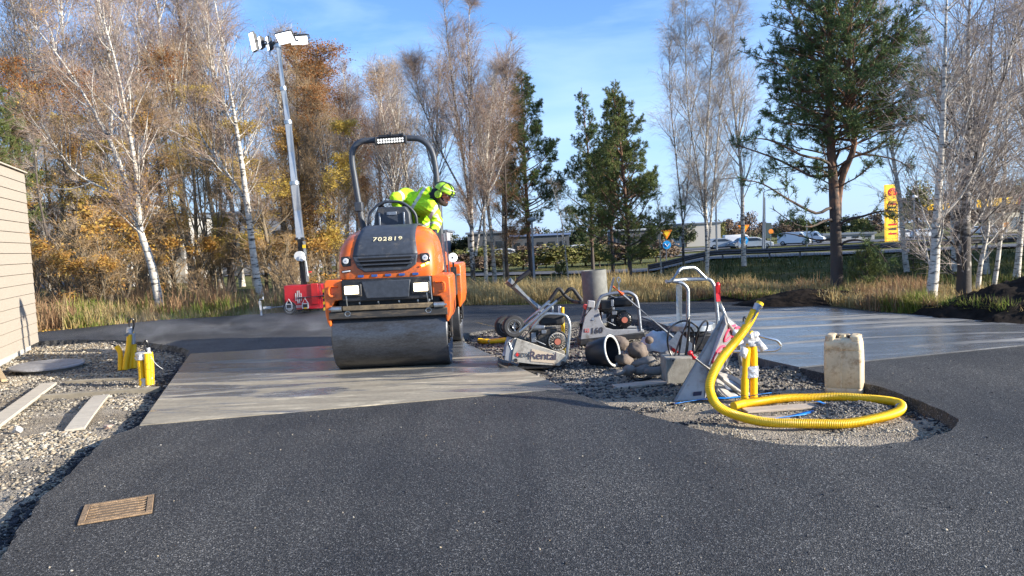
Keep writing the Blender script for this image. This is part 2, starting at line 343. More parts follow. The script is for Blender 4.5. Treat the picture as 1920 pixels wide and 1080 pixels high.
# ------------------------------------------------------------------ asphalt
def asphalt_mat():
    mt = bpy.data.materials.new('asphalt'); t, N, L, b = nt(mt)
    tc = N.new('ShaderNodeTexCoord'); O = tc.outputs['Object']
    v1 = N.new('ShaderNodeTexVoronoi'); v1.inputs['Scale'].default_value = 165; v1.inputs['Randomness'].default_value = 1; L.new(O, v1.inputs['Vector'])
    v2 = N.new('ShaderNodeTexVoronoi'); v2.inputs['Scale'].default_value = 190; L.new(O, v2.inputs['Vector'])
    n1 = N.new('ShaderNodeTexNoise'); n1.inputs['Scale'].default_value = 0.7; n1.inputs['Detail'].default_value = 5; L.new(O, n1.inputs['Vector'])
    n2 = N.new('ShaderNodeTexNoise'); n2.inputs['Scale'].default_value = 55; n2.inputs['Detail'].default_value = 6; n2.inputs['Roughness'].default_value = 0.8; L.new(O, n2.inputs['Vector'])
    sep = N.new('ShaderNodeSeparateColor'); L.new(v1.outputs['Color'], sep.inputs[0])
    r = N.new('ShaderNodeValToRGB'); cr = r.color_ramp; cr.elements[0].position = 0.0; cr.elements[0].color = (0.016, 0.0165, 0.017, 1); cr.elements[1].position = 1.0; cr.elements[1].color = (0.18, 0.182, 0.182, 1)
    e = cr.elements.new(0.5); e.color = (0.031, 0.0315, 0.032, 1); e = cr.elements.new(0.85); e.color = (0.060, 0.061, 0.061, 1)
    L.new(sep.outputs[0], r.inputs[0])
    mx = N.new('ShaderNodeMix'); mx.data_type = 'RGBA'; mx.blend_type = 'MULTIPLY'; mx.inputs[0].default_value = 1; L.new(r.outputs[0], mx.inputs[6])
    r2 = N.new('ShaderNodeValToRGB'); r2.color_ramp.elements[0].position = 0.3; r2.color_ramp.elements[0].color = (0.72, 0.73, 0.75, 1); r2.color_ramp.elements[1].position = 0.70; r2.color_ramp.elements[1].color = (1.42, 1.36, 1.26, 1); L.new(n1.outputs['Fac'], r2.inputs[0]); L.new(r2.outputs[0], mx.inputs[7])
    mx2 = N.new('ShaderNodeMix'); mx2.data_type = 'RGBA'; mx2.blend_type = 'MULTIPLY'; mx2.inputs[0].default_value = 1; L.new(mx.outputs[2], mx2.inputs[6])
    r3 = N.new('ShaderNodeValToRGB'); r3.color_ramp.elements[0].position = 0.38; r3.color_ramp.elements[0].color = (0.36, 0.36, 0.37, 1); r3.color_ramp.elements[1].position = 0.60; r3.color_ramp.elements[1].color = (1.5, 1.5, 1.52, 1); L.new(n2.outputs['Fac'], r3.inputs[0]); L.new(r3.outputs[0], mx2.inputs[7])
    mpl = N.new('ShaderNodeMapping'); mpl.inputs['Scale'].default_value = (2.6, .12, 1); mpl.inputs['Rotation'].default_value = (0, 0, R(-62)); L.new(O, mpl.inputs[0])
    nl = N.new('ShaderNodeTexNoise'); nl.inputs['Scale'].default_value = 1.0; nl.inputs['Detail'].default_value = 3; L.new(mpl.outputs[0], nl.inputs['Vector'])
    rl0 = N.new('ShaderNodeValToRGB'); rl0.color_ramp.elements[0].position = .36; rl0.color_ramp.elements[0].color = (.80, .80, .81, 1); rl0.color_ramp.elements[1].position = .64; rl0.color_ramp.elements[1].color = (1.18, 1.17, 1.15, 1); L.new(nl.outputs['Fac'], rl0.inputs[0])
    mxl = N.new('ShaderNodeMix'); mxl.data_type = 'RGBA'; mxl.blend_type = 'MULTIPLY'; mxl.inputs[0].default_value = 1; L.new(mx2.outputs[2], mxl.inputs[6]); L.new(rl0.outputs[0], mxl.inputs[7]); mx2 = mxl
    # rolled lanes: far strip darker, middle strip lightened for grey asphalt and painted-in steam haze
    sx = N.new('ShaderNodeSeparateXYZ'); L.new(O, sx.inputs[0])
    ad = N.new('ShaderNodeMath'); ad.operation = 'MULTIPLY_ADD'; ad.inputs[1].default_value = -0.02; L.new(sx.outputs[0], ad.inputs[0]); L.new(sx.outputs[1], ad.inputs[2])
    nb = N.new('ShaderNodeTexNoise'); nb.inputs['Scale'].default_value = 1.2; mpn = N.new('ShaderNodeMapping'); mpn.inputs['Scale'].default_value = (0.15, 1.6, 1); L.new(O, mpn.inputs[0]); L.new(mpn.outputs[0], nb.inputs['Vector'])
    rb = N.new('ShaderNodeValToRGB'); rb.color_ramp.elements[0].position = 0.40; rb.color_ramp.elements[0].color = (0.72, 0.72, 0.75, 1); rb.color_ramp.elements[1].position = 0.62; rb.color_ramp.elements[1].color = (1.15, 1.12, 1.08, 1); L.new(nb.outputs['Fac'], rb.inputs[0])
    mk = N.new('ShaderNodeMapRange'); mk.inputs[1].default_value = 9.0; mk.inputs[2].default_value = 11.5; L.new(ad.outputs[0], mk.inputs[0])
    mx3 = N.new('ShaderNodeMix'); mx3.data_type = 'RGBA'; mx3.blend_type = 'MULTIPLY'; L.new(mk.outputs[0], mx3.inputs[0]); L.new(mx2.outputs[2], mx3.inputs[6]); L.new(rb.outputs[0], mx3.inputs[7])
    mk2 = N.new('ShaderNodeMapRange'); mk2.inputs[1].default_value = 8.5; mk2.inputs[2].default_value = 16.5; L.new(ad.outputs[0], mk2.inputs[0])
    rl = N.new('ShaderNodeValToRGB'); ce = rl.color_ramp; ce.elements[0].position = 0; ce.elements[0].color = (1, 1, 1, 1); ce.elements[1].position = 1; ce.elements[1].color = (.85, .85, .9, 1)
    for p_, c_ in ((.14, 1.7), (.42, 1.75), (.50, .95)): e = ce.elements.new(p_); e.color = (c_, c_, c_ * .98, 1)
    L.new(mk2.outputs[0], rl.inputs[0]); mx5 = N.new('ShaderNodeMix'); mx5.data_type = 'RGBA'; mx5.blend_type = 'MULTIPLY'; mx5.inputs[0].default_value = 1; L.new(mx3.outputs[2], mx5.inputs[6]); L.new(rl.outputs[0], mx5.inputs[7]); L.new(mx5.outputs[2], b.inputs['Base Color'])
    b.inputs['Roughness'].default_value = 0.62; b.inputs['Specular IOR Level'].default_value = 0.35
    ad2 = N.new('ShaderNodeMath'); ad2.operation = 'ADD'; L.new(v1.outputs['Distance'], ad2.inputs[0]); L.new(n2.outputs['Fac'], ad2.inputs[1])
    bp = N.new('ShaderNodeBump'); bp.inputs['Strength'].default_value = 0.85; bp.inputs['Distance'].default_value = 0.006; L.new(ad2.outputs[0], bp.inputs['Height']); L.new(bp.outputs[0], b.inputs['Normal'])
    return mt
ASPH = asphalt_mat()
def sheet(name, outer, holes, z, depth, mt, slope=0.03, side=None):
    loops = [outer] + holes; vs = []; edges = []
    for lp in loops:
        o = len(vs); n = len(lp); vs += [Vector((p.x, p.y)) for p in lp]; edges += [(o + i, o + (i + 1) % n) for i in range(n)]
    r = delaunay_2d_cdt(vs, edges, [], 4 if False else 0, 1e-5)
    V2, E2, F2 = r[0], r[1], r[2]
    keep = []
    for f in F2:
        cx = sum(V2[i].x for i in f) / len(f); cy = sum(V2[i].y for i in f) / len(f)
        if inside(outer, cx, cy) and not any(inside(h, cx, cy) for h in holes): keep.append(tuple(f))
    mb = MB(); mb.add([(v.x, v.y, z) for v in V2], keep)
    if depth:
        for li, lp in enumerate(loops):
            n = len(lp); area = sum(lp[i].x * lp[(i + 1) % n].y - lp[(i + 1) % n].x * lp[i].y for i in range(n)); sgn = (1 if area > 0 else -1) * (1 if li == 0 else -1)
            top = []; mid = []; bot = []
            for i in range(n):
                d = (lp[(i + 1) % n] - lp[i - 1]); d.normalize(); nn = Vector((d.y, -d.x)) * sgn
                q = lp[i]; j = noise.noise(Vector((q.x * 14, q.y * 14, 3))) if slope else 0
                top.append((q.x, q.y, z)); mid.append((q.x + nn.x * slope * (.5 + j), q.y + nn.y * slope * (.5 + j), z - depth * .4)); q2 = q + nn * slope * (1.4 + 1.2 * j); bot.append((q2.x, q2.y, z - depth))
            o = len(mb.v); mb.v += top + mid + bot
            for i in range(n):
                for a in (0, 1):
                    mb.f.append((o + a * n + i, o + a * n + (i + 1) % n, o + (a + 1) * n + (i + 1) % n, o + (a + 1) * n + i)); mb.mi.append(0)
    return mb.build(name, mt, smooth=False)
lg = resample(chaikin(left_grav, 1), 0.06, 0.035, 1); isl = resample(chaikin(island, 2), 0.05, 0.03, 2)
outer = [Vector((-14, -2)), Vector((16, -2)), Vector((22, 10)), edge_w[-1]] + [p for p in reversed(edge_w[:-1])]
outer = [p for p in outer]
op = [Vector((-30, -3)), Vector((30, -3))] + list(reversed(resample(edge_w, 0.3, 0.05, 4, closed=False) + [edge_w[-1]]))
road = sheet('asphalt', op, [lg, isl], 0.0, 0.10, ASPH); tag(road, kind='structure')

def slab_mat(nm, dry, wet, wetlo, wethi, sx=0.35, sy=2.3, seed=0.0, rwet=0.12):
    mt = bpy.data.materials.new(nm); t, N, L, b = nt(mt)
    tc = N.new('ShaderNodeTexCoord'); O = tc.outputs['Object']
    mp = N.new('ShaderNodeMapping'); mp.inputs['Scale'].default_value = (sx, sy, 1); mp.inputs['Location'].default_value = (seed, seed, 0); mp.inputs['Rotation'].default_value = (0, 0, R(3)); L.new(O, mp.inputs[0])
    n1 = N.new('ShaderNodeTexNoise'); n1.inputs['Scale'].default_value = 1.0; n1.inputs['Detail'].default_value = 8; n1.inputs['Roughness'].default_value = 0.62; n1.inputs['Distortion'].default_value = 0.6; L.new(mp.outputs[0], n1.inputs['Vector'])
    n2 = N.new('ShaderNodeTexNoise'); n2.inputs['Scale'].default_value = 24; n2.inputs['Detail'].default_value = 8; n2.inputs['Roughness'].default_value = 0.7; L.new(O, n2.inputs['Vector'])
    sxyz = N.new('ShaderNodeSeparateXYZ'); L.new(O, sxyz.inputs[0])
    mr = N.new('ShaderNodeMapRange'); mr.inputs[1].default_value = wetlo; mr.inputs[2].default_value = wethi; mr.inputs[3].default_value = -0.12; mr.inputs[4].default_value = 0.22; L.new(sxyz.outputs[1], mr.inputs[0])
    am = N.new('ShaderNodeMath'); am.operation = 'MULTIPLY_ADD'; am.inputs[1].default_value = 1.9; am.inputs[2].default_value = -.45; L.new(n1.outputs['Fac'], am.inputs[0]); ad = N.new('ShaderNodeMath'); ad.operation = 'ADD'; L.new(am.outputs[0], ad.inputs[0]); L.new(mr.outputs[0], ad.inputs[1])
    rp = N.new('ShaderNodeValToRGB'); rp.color_ramp.elements[0].position = 0.46; rp.color_ramp.elements[1].position = 0.60; L.new(ad.outputs[0], rp.inputs[0])
    r2 = N.new('ShaderNodeValToRGB'); r2.color_ramp.elements[0].position = 0.3; r2.color_ramp.elements[0].color = tuple(c * .82 for c in dry) + (1,); r2.color_ramp.elements[1].position = 0.7; r2.color_ramp.elements[1].color = tuple(c * 1.12 for c in dry) + (1,); L.new(n2.outputs['Fac'], r2.inputs[0])
    mx = N.new('ShaderNodeMix'); mx.data_type = 'RGBA'; L.new(rp.outputs[0], mx.inputs[0]); L.new(r2.outputs[0], mx.inputs[6]); mx.inputs[7].default_value = (*wet, 1); L.new(mx.outputs[2], b.inputs['Base Color'])  # wet tone: damp concrete with a bluish sky reflection tinted in
    mr2 = N.new('ShaderNodeMapRange'); mr2.inputs[3].default_value = 0.75; mr2.inputs[4].default_value = rwet; L.new(rp.outputs[0], mr2.inputs[0]); L.new(mr2.outputs[0], b.inputs['Roughness'])
    n4 = N.new('ShaderNodeTexNoise'); n4.inputs['Scale'].default_value = 1.6; n4.inputs['Detail'].default_value = 9; n4.inputs['Roughness'].default_value = 0.75; n4.inputs['Distortion'].default_value = 1.2; L.new(mp.outputs[0], n4.inputs['Vector'])
    r4 = N.new('ShaderNodeValToRGB'); r4.color_ramp.elements[0].position = 0.36; r4.color_ramp.elements[0].color = (.66, .66, .66, 1); r4.color_ramp.elements[1].position = 0.64; r4.color_ramp.elements[1].color = (1.8, 1.8, 1.76, 1); e4 = r4.color_ramp.elements.new(.55); e4.color = (1.02, 1.02, 1.02, 1); L.new(n4.outputs['Fac'], r4.inputs[0])  # pale streaks: dry concrete plus sheen highlights painted into the colour
    mx4 = N.new('ShaderNodeMix'); mx4.data_type = 'RGBA'; mx4.blend_type = 'MULTIPLY'; mx4.inputs[0].default_value = 1; L.new(mx.outputs[2], mx4.inputs[6]); L.new(r4.outputs[0], mx4.inputs[7]); L.new(mx4.outputs[2], b.inputs['Base Color'])
    mp3 = N.new('ShaderNodeMapping'); mp3.inputs['Scale'].default_value = (2, 22, 1); L.new(O, mp3.inputs[0])
    n3 = N.new('ShaderNodeTexNoise'); n3.inputs['Scale'].default_value = 3.0; n3.inputs['Detail'].default_value = 6; L.new(mp3.outputs[0], n3.inputs['Vector'])
    bp = N.new('ShaderNodeBump'); bp.inputs['Strength'].default_value = 0.6; bp.inputs['Distance'].default_value = 0.006; L.new(n3.outputs['Fac'], bp.inputs['Height'])
    bp2 = N.new('ShaderNodeBump'); bp2.inputs['Strength'].default_value = 0.25; bp2.inputs['Distance'].default_value = 0.002; L.new(n2.outputs['Fac'], bp2.inputs['Height']); L.new(bp.outputs[0], bp2.inputs['Normal']); L.new(bp2.outputs[0], b.inputs['Normal'])
    return mt
SL1 = slab_mat('damp_concrete', (0.33, 0.285, 0.21), (0.135, 0.14, 0.15), 6.7, 9.6, 0.5, 2.6, 3.0, 0.13)
SL2 = slab_mat('wet_concrete', (0.26, 0.25, 0.23), (0.11, 0.115, 0.125), 15.5, 7.6, 0.35, 2.0, 8.0, 0.2)
tag(sheet('concrete_slab', slab1, [], 0.006, 0.3, SL1, slope=0.0), kind='structure')
tag(sheet('concrete_slab', slab2, [], 0.012, 0.3, SL2, slope=0.0), kind='structure')

# ------------------------------------------------------------------ gravel bed under and beside the asphalt
def gravel_mat():
    mt = bpy.data.materials.new('gravel_bed'); t, N, L, b = nt(mt)
    tc = N.new('ShaderNodeTexCoord'); O = tc.outputs['Object']
    v = N.new('ShaderNodeTexVoronoi'); v.inputs['Scale'].default_value = 80; L.new(O, v.inputs['Vector'])
    n = N.new('ShaderNodeTexNoise'); n.inputs['Scale'].default_value = 1.1; n.inputs['Detail'].default_value = 6; L.new(O, n.inputs['Vector'])
    r = N.new('ShaderNodeValToRGB'); r.color_ramp.elements[0].position = 0.35; r.color_ramp.elements[0].color = (0.24, 0.195, 0.14, 1); r.color_ramp.elements[1].position = 0.65; r.color_ramp.elements[1].color = (0.36, 0.315, 0.25, 1); L.new(n.outputs['Fac'], r.inputs[0])
    sep = N.new('ShaderNodeSeparateColor'); L.new(v.outputs['Color'], sep.inputs[0])
    mr = N.new('ShaderNodeMapRange'); mr.inputs[3].default_value = 0.55; mr.inputs[4].default_value = 1.35; L.new(sep.outputs[0], mr.inputs[0])
    mx = N.new('ShaderNodeMix'); mx.data_type = 'RGBA'; mx.blend_type = 'MULTIPLY'; mx.inputs[0].default_value = 1; L.new(r.outputs[0], mx.inputs[6]); L.new(mr.outputs[0], mx.inputs[7]); L.new(mx.outputs[2], b.inputs['Base Color'])
    b.inputs['Roughness'].default_value = 0.95
    bp = N.new('ShaderNodeBump'); bp.inputs['Strength'].default_value = 1.0; bp.inputs['Distance'].default_value = 0.012; L.new(v.outputs['Distance'], bp.inputs['Height']); bp.invert = True; L.new(bp.outputs[0], b.inputs['Normal'])
    return mt
GRAV = gravel_mat()
def heap_z(x, y):
    z = 0.0
    for cx, cy, rr, hh in HEAPS:
        d = math.hypot((x - cx), (y - cy) * 1.3) / rr
        if d < 1: z += hh * (1 - d * d) ** 1.5 * (1 + .35 * snoise(x, y, 9))
    return z
HEAPS = [(*G(1600, 775, GL).xy, 0.42, 0.075), (*G(1500, 700, GL).xy, 0.5, 0.07), (*G(1100, 690, GL).xy, 0.7, 0.06), (*G(1230, 680, GL).xy, 0.8, 0.06), (*G(930, 630, GL).xy, 0.9, 0.05), (*G(1300, 640, GL).xy, 0.9, 0.06), (*G(180, 655, GL).xy, 1.4, 0.05), (*G(60, 640, GL).xy, 1.2, 0.06)]
def gz(x, y): return GL + 0.012 * snoise(x, y, 2.5) + 0.01 * snoise(x, y, 9, 4) + heap_z(x, y)
def bed(name, x0, x1, y0, y1, st):
    nx = int((x1 - x0) / st); ny = int((y1 - y0) / st); V = []
    for j in range(ny + 1):
        for i in range(nx + 1):
            x = x0 + (x1 - x0) * i / nx; y = y0 + (y1 - y0) * j / ny; V.append((x, y, gz(x, y)))
    Fq = [(j * (nx + 1) + i, j * (nx + 1) + i + 1, (j + 1) * (nx + 1) + i + 1, (j + 1) * (nx + 1) + i) for j in range(ny) for i in range(nx)]
    return numpy_mesh(name, V, Fq, GRAV, smooth=True)
tag(bed('gravel_ground', -13, -1.6, 1.5, 13.6, 0.06), kind='structure')
tag(bed('gravel_ground', -1.6, 5.0, 4.2, 12.6, 0.05), kind='structure')

# ------------------------------------------------------------------ loose stones (uncountable)
ICO = None
def ico():
    global ICO
    if ICO is None:
        bm = bmesh.new(); bmesh.ops.create_icosphere(bm, subdivisions=1, radius=1)
        ICO = (np.array([v.co[:] for v in bm.verts]), np.array([[l.vert.index for l in f.loops] for f in bm.faces])); bm.free()
    return ICO
def stone_mat(nm, cols, rough=0.9):
    mt = bpy.data.materials.new(nm); t, N, L, b = nt(mt)
    g = N.new('ShaderNodeNewGeometry'); r = N.new('ShaderNodeValToRGB'); cr = r.color_ramp; cr.interpolation = 'CONSTANT'
    n = len(cols)
    for i, c in enumerate(cols):
        e = cr.elements[i] if i < 2 else cr.elements.new(i / n)
        e.position = i / n; e.color = (*c, 1)
    L.new(g.outputs['Random Per Island'], r.inputs[0]); L.new(r.outputs[0], b.inputs['Base Color']); b.inputs['Roughness'].default_value = rough
    return mt
LIGHTST = stone_mat('crushed_stone_light', [(0.30, 0.26, 0.20), (0.36, 0.32, 0.25), (0.20, 0.17, 0.13), (0.27, 0.21, 0.14), (0.42, 0.385, 0.32), (0.15, 0.13, 0.10), (0.36, 0.295, 0.20)])
MIXST = stone_mat('crushed_stone_mixed', [(0.22, 0.19, 0.14), (0.14, 0.125, 0.10), (0.34, 0.31, 0.26), (0.09, 0.085, 0.08), (0.27, 0.23, 0.17), (0.18, 0.16, 0.13)])
DARKST = stone_mat('dark_crushed_stone', [(0.05, 0.05, 0.052), (0.10, 0.095, 0.09), (0.16, 0.15, 0.14), (0.03, 0.03, 0.032), (0.24, 0.22, 0.19)])
CRUMB = stone_mat('asphalt_crumb', [(0.015, 0.015, 0.017), (0.03, 0.03, 0.034), (0.05, 0.05, 0.055)])
def scatter(name, n, sampler, smin, smax, mt, seed, label=None, zf=gz, flat=0.65):
    rs = np.random.RandomState(seed); V0, F0 = ico(); pts = []
    r_ = random.Random(seed)
    tries = 0
    while len(pts) < n and tries < n * 30:
        tries += 1; q = sampler(r_)
        if q is not None: pts.append((q[0], q[1], zf(q[0], q[1])))
    pts = np.array(pts); n = len(pts)
    s = smin + (smax - smin) * rs.rand(n) ** 2.2
    A = rs.randn(n, 3, 3); Q, _ = np.linalg.qr(A)
    sc = s[:, None, None] * (0.55 + 0.6 * rs.rand(n, 1, 3)); base = V0[None] * (1 + 0.28 * rs.randn(n, len(V0), 1)) * sc
    v = np.einsum('nij,nkj->nki', Q, base); v[:, :, 2] *= flat
    v += pts[:, None, :]; v[:, :, 2] += (s * 0.25)[:, None]
    f = (F0[None] + (np.arange(n) * len(V0))[:, None, None]).reshape(-1, 3)
    o = numpy_mesh(name, v.reshape(-1, 3), f, mt); tag(o, label, kind='stuff'); return o
def in_poly_sampler(poly, x0, x1, y0, y1, cond=None):
    def f(r):
        # more stones close to the camera, where they show largest
        x = r.uniform(x0, x1); y = y0 + (y1 - y0) * r.random() ** 1.25
        if not inside(poly, x, y): return None
        if cond and not cond(x, y, r): return None
        return x, y
    return f
def vis(x, y): return abs(x / y) < 0.72
darkpatch = lambda x, y: snoise(x, y, 0.9, 2) + 0.3 * snoise(x, y, 4, 6)
scatter('gravel', 11000, in_poly_sampler(left_grav, -8.5, -1.8, 3.0, 9.5, lambda x, y, r: vis(x, y) and darkpatch(x, y * 1.6) > 0.16 + r.uniform(-.1, .1)), 0.006, 0.023, LIGHTST, 1)
scatter('gravel', 11000, in_poly_sampler(left_grav, -8.5, -1.8, 2.6, 12.5, lambda x, y, r: vis(x, y) and darkpatch(x * 1.5 + 4, y * 2) > r.uniform(-.3, .35)), 0.004, 0.019, MIXST, 2)
scatter('gravel', 6000, in_poly_sampler(left_grav, -8.5, -2.6, 7.4, 10.5, lambda x, y, r: vis(x, y) and y > 8.0 + r.uniform(-.6, .6)), 0.006, 0.020, DARKST, 12)
scatter('gravel', 3500, in_poly_sampler(left_grav, -9, -3.2, 10.0, 12.8, lambda x, y, r: vis(x, y)), 0.010, 0.028, LIGHTST, 3)
def near_edge(poly, loop, d0, d1):
    def f(r):
        i = r.randrange(len(loop)); a = loop[i]; x = a.x + r.gauss(0, d1); y = a.y + r.gauss(0, d1)
        return (x, y) if inside(poly, x, y) and vis(x, y) else None
    return f
scatter('asphalt_crumbs', 9500, near_edge(left_grav, lg, 0, 0.085), 0.007, 0.022, CRUMB, 4)  # loose crumbs, thickened to stand in for the edge's black shadow band
scatter('asphalt_crumbs', 5200, near_edge(island, isl, 0, 0.08), 0.006, 0.018, CRUMB, 5)
on_road = lambda r: (lambda x, y: (x, y) if not inside(left_grav, x, y) and not inside(island, x, y) and not inside(slab1, x, y) and vis(x, y) else None)(r.uniform(-3.5, 5), 2.9 + 4.5 * r.random() ** 1.4)
scatter('loose_grit', 170, on_road, 0.003, 0.009, LIGHTST, 21, zf=lambda x, y: 0.0)
scatter('loose_grit', 700, on_road, 0.002, 0.008, CRUMB, 22, zf=lambda x, y: 0.0)
k_line = lambda x, y: x > 0.55 and y > 5.0
SANDST = stone_mat('sandy_grit', [(0.36, 0.31, 0.23), (0.26, 0.22, 0.16), (0.42, 0.38, 0.30), (0.16, 0.135, 0.10), (0.31, 0.26, 0.19)])
scatter('gravel', 8000, in_poly_sampler(island, -0.9, 4.2, 4.6, 7.0, lambda x, y, r: darkpatch(x * 1.6 + 7, y * 2) > r.uniform(-.2, .5)), 0.003, 0.011, SANDST, 6)
scatter('soil_clods', 1500, in_poly_sampler(island, -0.9, 4.2, 4.6, 7.0, lambda x, y, r: darkpatch(x * 2 + 3, y * 4) > r.uniform(.15, .6)), 0.004, 0.016, CRUMB, 16)
scatter('gravel', 9000, in_poly_sampler(island, -0.9, 3.6, 6.7, 12.0, lambda x, y, r: y > 7.1 or r.random() < .5), 0.008, 0.026, DARKST, 7)
def heap_s(i, k=1.0):
    cx, cy, rr, hh = HEAPS[i]
    return lambda r: (cx + r.gauss(0, rr * .42 * k), cy + r.gauss(0, rr * .32 * k))
scatter('gravel', 2600, heap_s(0), 0.005, 0.014, DARKST, 8)
scatter('gravel', 2600, heap_s(2), 0.007, 0.022, DARKST, 9)
scatter('gravel', 1800, heap_s(1), 0.005, 0.014, MIXST, 10)

# ------------------------------------------------------------------ terrain beyond the new asphalt
def hz(x, y):
    base = -0.9 * ss(17, 31, y) - max(0, y - 31) * 0.0073
    base = max(base, -1.9)
    k = x / max(y, 1)
    a = ss(0.16, 0.27, k) * (1 - ss(46, 66, y))
    if a > 0:
        d = 0.0
        if y < 24: d = -1.55 * ss(16.5, 23, y)
        elif y < 26: d = -1.55
        else: d = -1.55 + 1.25 * ss(26, 36, y)
        base = base * (1 - a) + d * a
    return base + 0.03 * snoise(x, y, 0.5) * ss(14, 18, y)
def GT(px, py):
    d = ray(px, py); t = 8.0
    for _ in range(900):
        p = CAM + d * t
        if p.z < hz(p.x, p.y): return Vector((p.x, p.y, hz(p.x, p.y)))
        t += 0.15 if t < 60 else 0.6
    return CAM + d * t
def terrain():
    ks = np.linspace(-1.9, 1.9, 191); V = []; nr = 130
    for j in range(nr):
        t = j / (nr - 1)
        for k in ks:
            y0 = yb(k) - 0.12; y = y0 * (1500 / y0) ** (t ** 1.35) if j else y0 - 0.1
            x = k * y; z = hz(x, y) + 0.015 * snoise(x, y, 3)
            if j == 0: z = -0.2
            elif j == 1: z = -0.05
            V.append((x, y, z))
    n = len(ks); Fq = [(j * n + i, j * n + i + 1, (j + 1) * n + i + 1, (j + 1) * n + i) for j in range(nr - 1) for i in range(n - 1)]
    mt = bpy.data.materials.new('meadow'); t_, N, L, b = nt(mt); tc = N.new('ShaderNodeTexCoord'); O = tc.outputs['Object']
    n1 = N.new('ShaderNodeTexNoise'); n1.inputs['Scale'].default_value = 0.35; n1.inputs['Detail'].default_value = 8; n1.inputs['Roughness'].default_value = 0.7; L.new(O, n1.inputs['Vector'])
    n2 = N.new('ShaderNodeTexNoise'); n2.inputs['Scale'].default_value = 7; n2.inputs['Detail'].default_value = 8; n2.inputs['Roughness'].default_value = 0.8; L.new(O, n2.inputs['Vector'])
    def ramp(c, s):
        r = N.new('ShaderNodeValToRGB'); cr = r.color_ramp
        cr.elements[0].position = c[0][0]; cr.elements[0].color = (*c[0][1], 1); cr.elements[1].position = c[-1][0]; cr.elements[1].color = (*c[-1][1], 1)
        for p_, q in c[1:-1]: e = cr.elements.new(p_); e.color = (*q, 1)
        L.new(s, r.inputs[0]); return r.outputs[0]
    dry = ramp([(0.3, (0.10, 0.085, 0.045)), (0.45, (0.19, 0.15, 0.075)), (0.6, (0.13, 0.12, 0.05)), (0.75, (0.20, 0.13, 0.07))], n2.outputs['Fac'])
    grn = ramp([(0.3, (0.055, 0.07, 0.022)), (0.5, (0.11, 0.12, 0.04)), (0.66, (0.20, 0.17, 0.08))], n2.outputs['Fac'])
    sx = N.new('ShaderNodeSeparateXYZ'); L.new(O, sx.inputs[0])
    mr = N.new('ShaderNodeMapRange'); mr.inputs[1].default_value = 20; mr.inputs[2].default_value = 36; mr.inputs[3].default_value = -0.3; mr.inputs[4].default_value = 0.35; L.new(sx.outputs[1], mr.inputs[0])
    ad = N.new('ShaderNodeMath'); ad.operation = 'ADD'; L.new(mr.outputs[0], ad.inputs[0]); L.new(n1.outputs['Fac'], ad.inputs[1])
    r = N.new('ShaderNodeValToRGB'); r.color_ramp.elements[0].position = 0.48; r.color_ramp.elements[1].position = 0.62; L.new(ad.outputs[0], r.inputs[0])
    mx = N.new('ShaderNodeMix'); mx.data_type = 'RGBA'; L.new(r.outputs[0], mx.inputs[0]); L.new(dry, mx.inputs[6]); L.new(grn, mx.inputs[7]); L.new(mx.outputs[2], b.inputs['Base Color']); b.inputs['Roughness'].default_value = 1; b.inputs['Specular IOR Level'].default_value = 0.1
    bp = N.new('ShaderNodeBump'); bp.inputs['Strength'].default_value = 1; bp.inputs['Distance'].default_value = 0.15; L.new(n2.outputs['Fac'], bp.inputs['Height']); L.new(bp.outputs[0], b.inputs['Normal'])
    return tag(numpy_mesh('terrain', V, Fq, mt, smooth=True), kind='structure')
terrain()
def strip(name, pts, width, mt, lift=0.04):
    mb = MB(); pts = spline(pts, 8); vs = []
    for i, p in enumerate(pts):
        d = (pts[min(i + 1, len(pts) - 1)] - pts[max(i - 1, 0)]); d.z = 0; d.normalize(); nn = Vector((d.y, -d.x, 0))
        for s_ in (-1, -.5, 0, .5, 1):
            q = p + nn * width * s_ / 2; vs.append((q.x, q.y, hz(q.x, q.y) + lift + 0.06))
    fs = [(i * 5 + j, i * 5 + j + 1, (i + 1) * 5 + j + 1, (i + 1) * 5 + j) for i in range(len(pts) - 1) for j in range(4)]
    mb.add(vs, fs); return tag(mb.build(name, mt), kind='structure')
FARROAD = mat('old_asphalt', (0.085, 0.085, 0.09), 0.8, var=0.15, vscale=0.4)
PATHM = mat('gravel_path', (0.30, 0.27, 0.23), 0.95, var=0.2, vscale=1.0)
strip('path', [GT(900, 500), GT(1010, 497), GT(1100, 490), GT(1200, 479), GT(1330, 470)], 3.2, PATHM)
strip('far_road', [Vector((-90, 92, 0)), Vector((-30, 84, 0)), Vector((0, 80, 0)), Vector((24, 84, 0)), Vector((60, 96, 0)), Vector((130, 100, 0))], 7.5, FARROAD)
strip('road', [Vector((-10, 58, 0)), Vector((6, 48, 0)), Vector((14, 43, 0)), Vector((24, 41.5, 0)), Vector((50, 42, 0))], 4.5, FARROAD)
strip('car_park', [Vector((20, 122, 0)), Vector((60, 120, 0)), Vector((120, 122, 0))], 22, FARROAD)

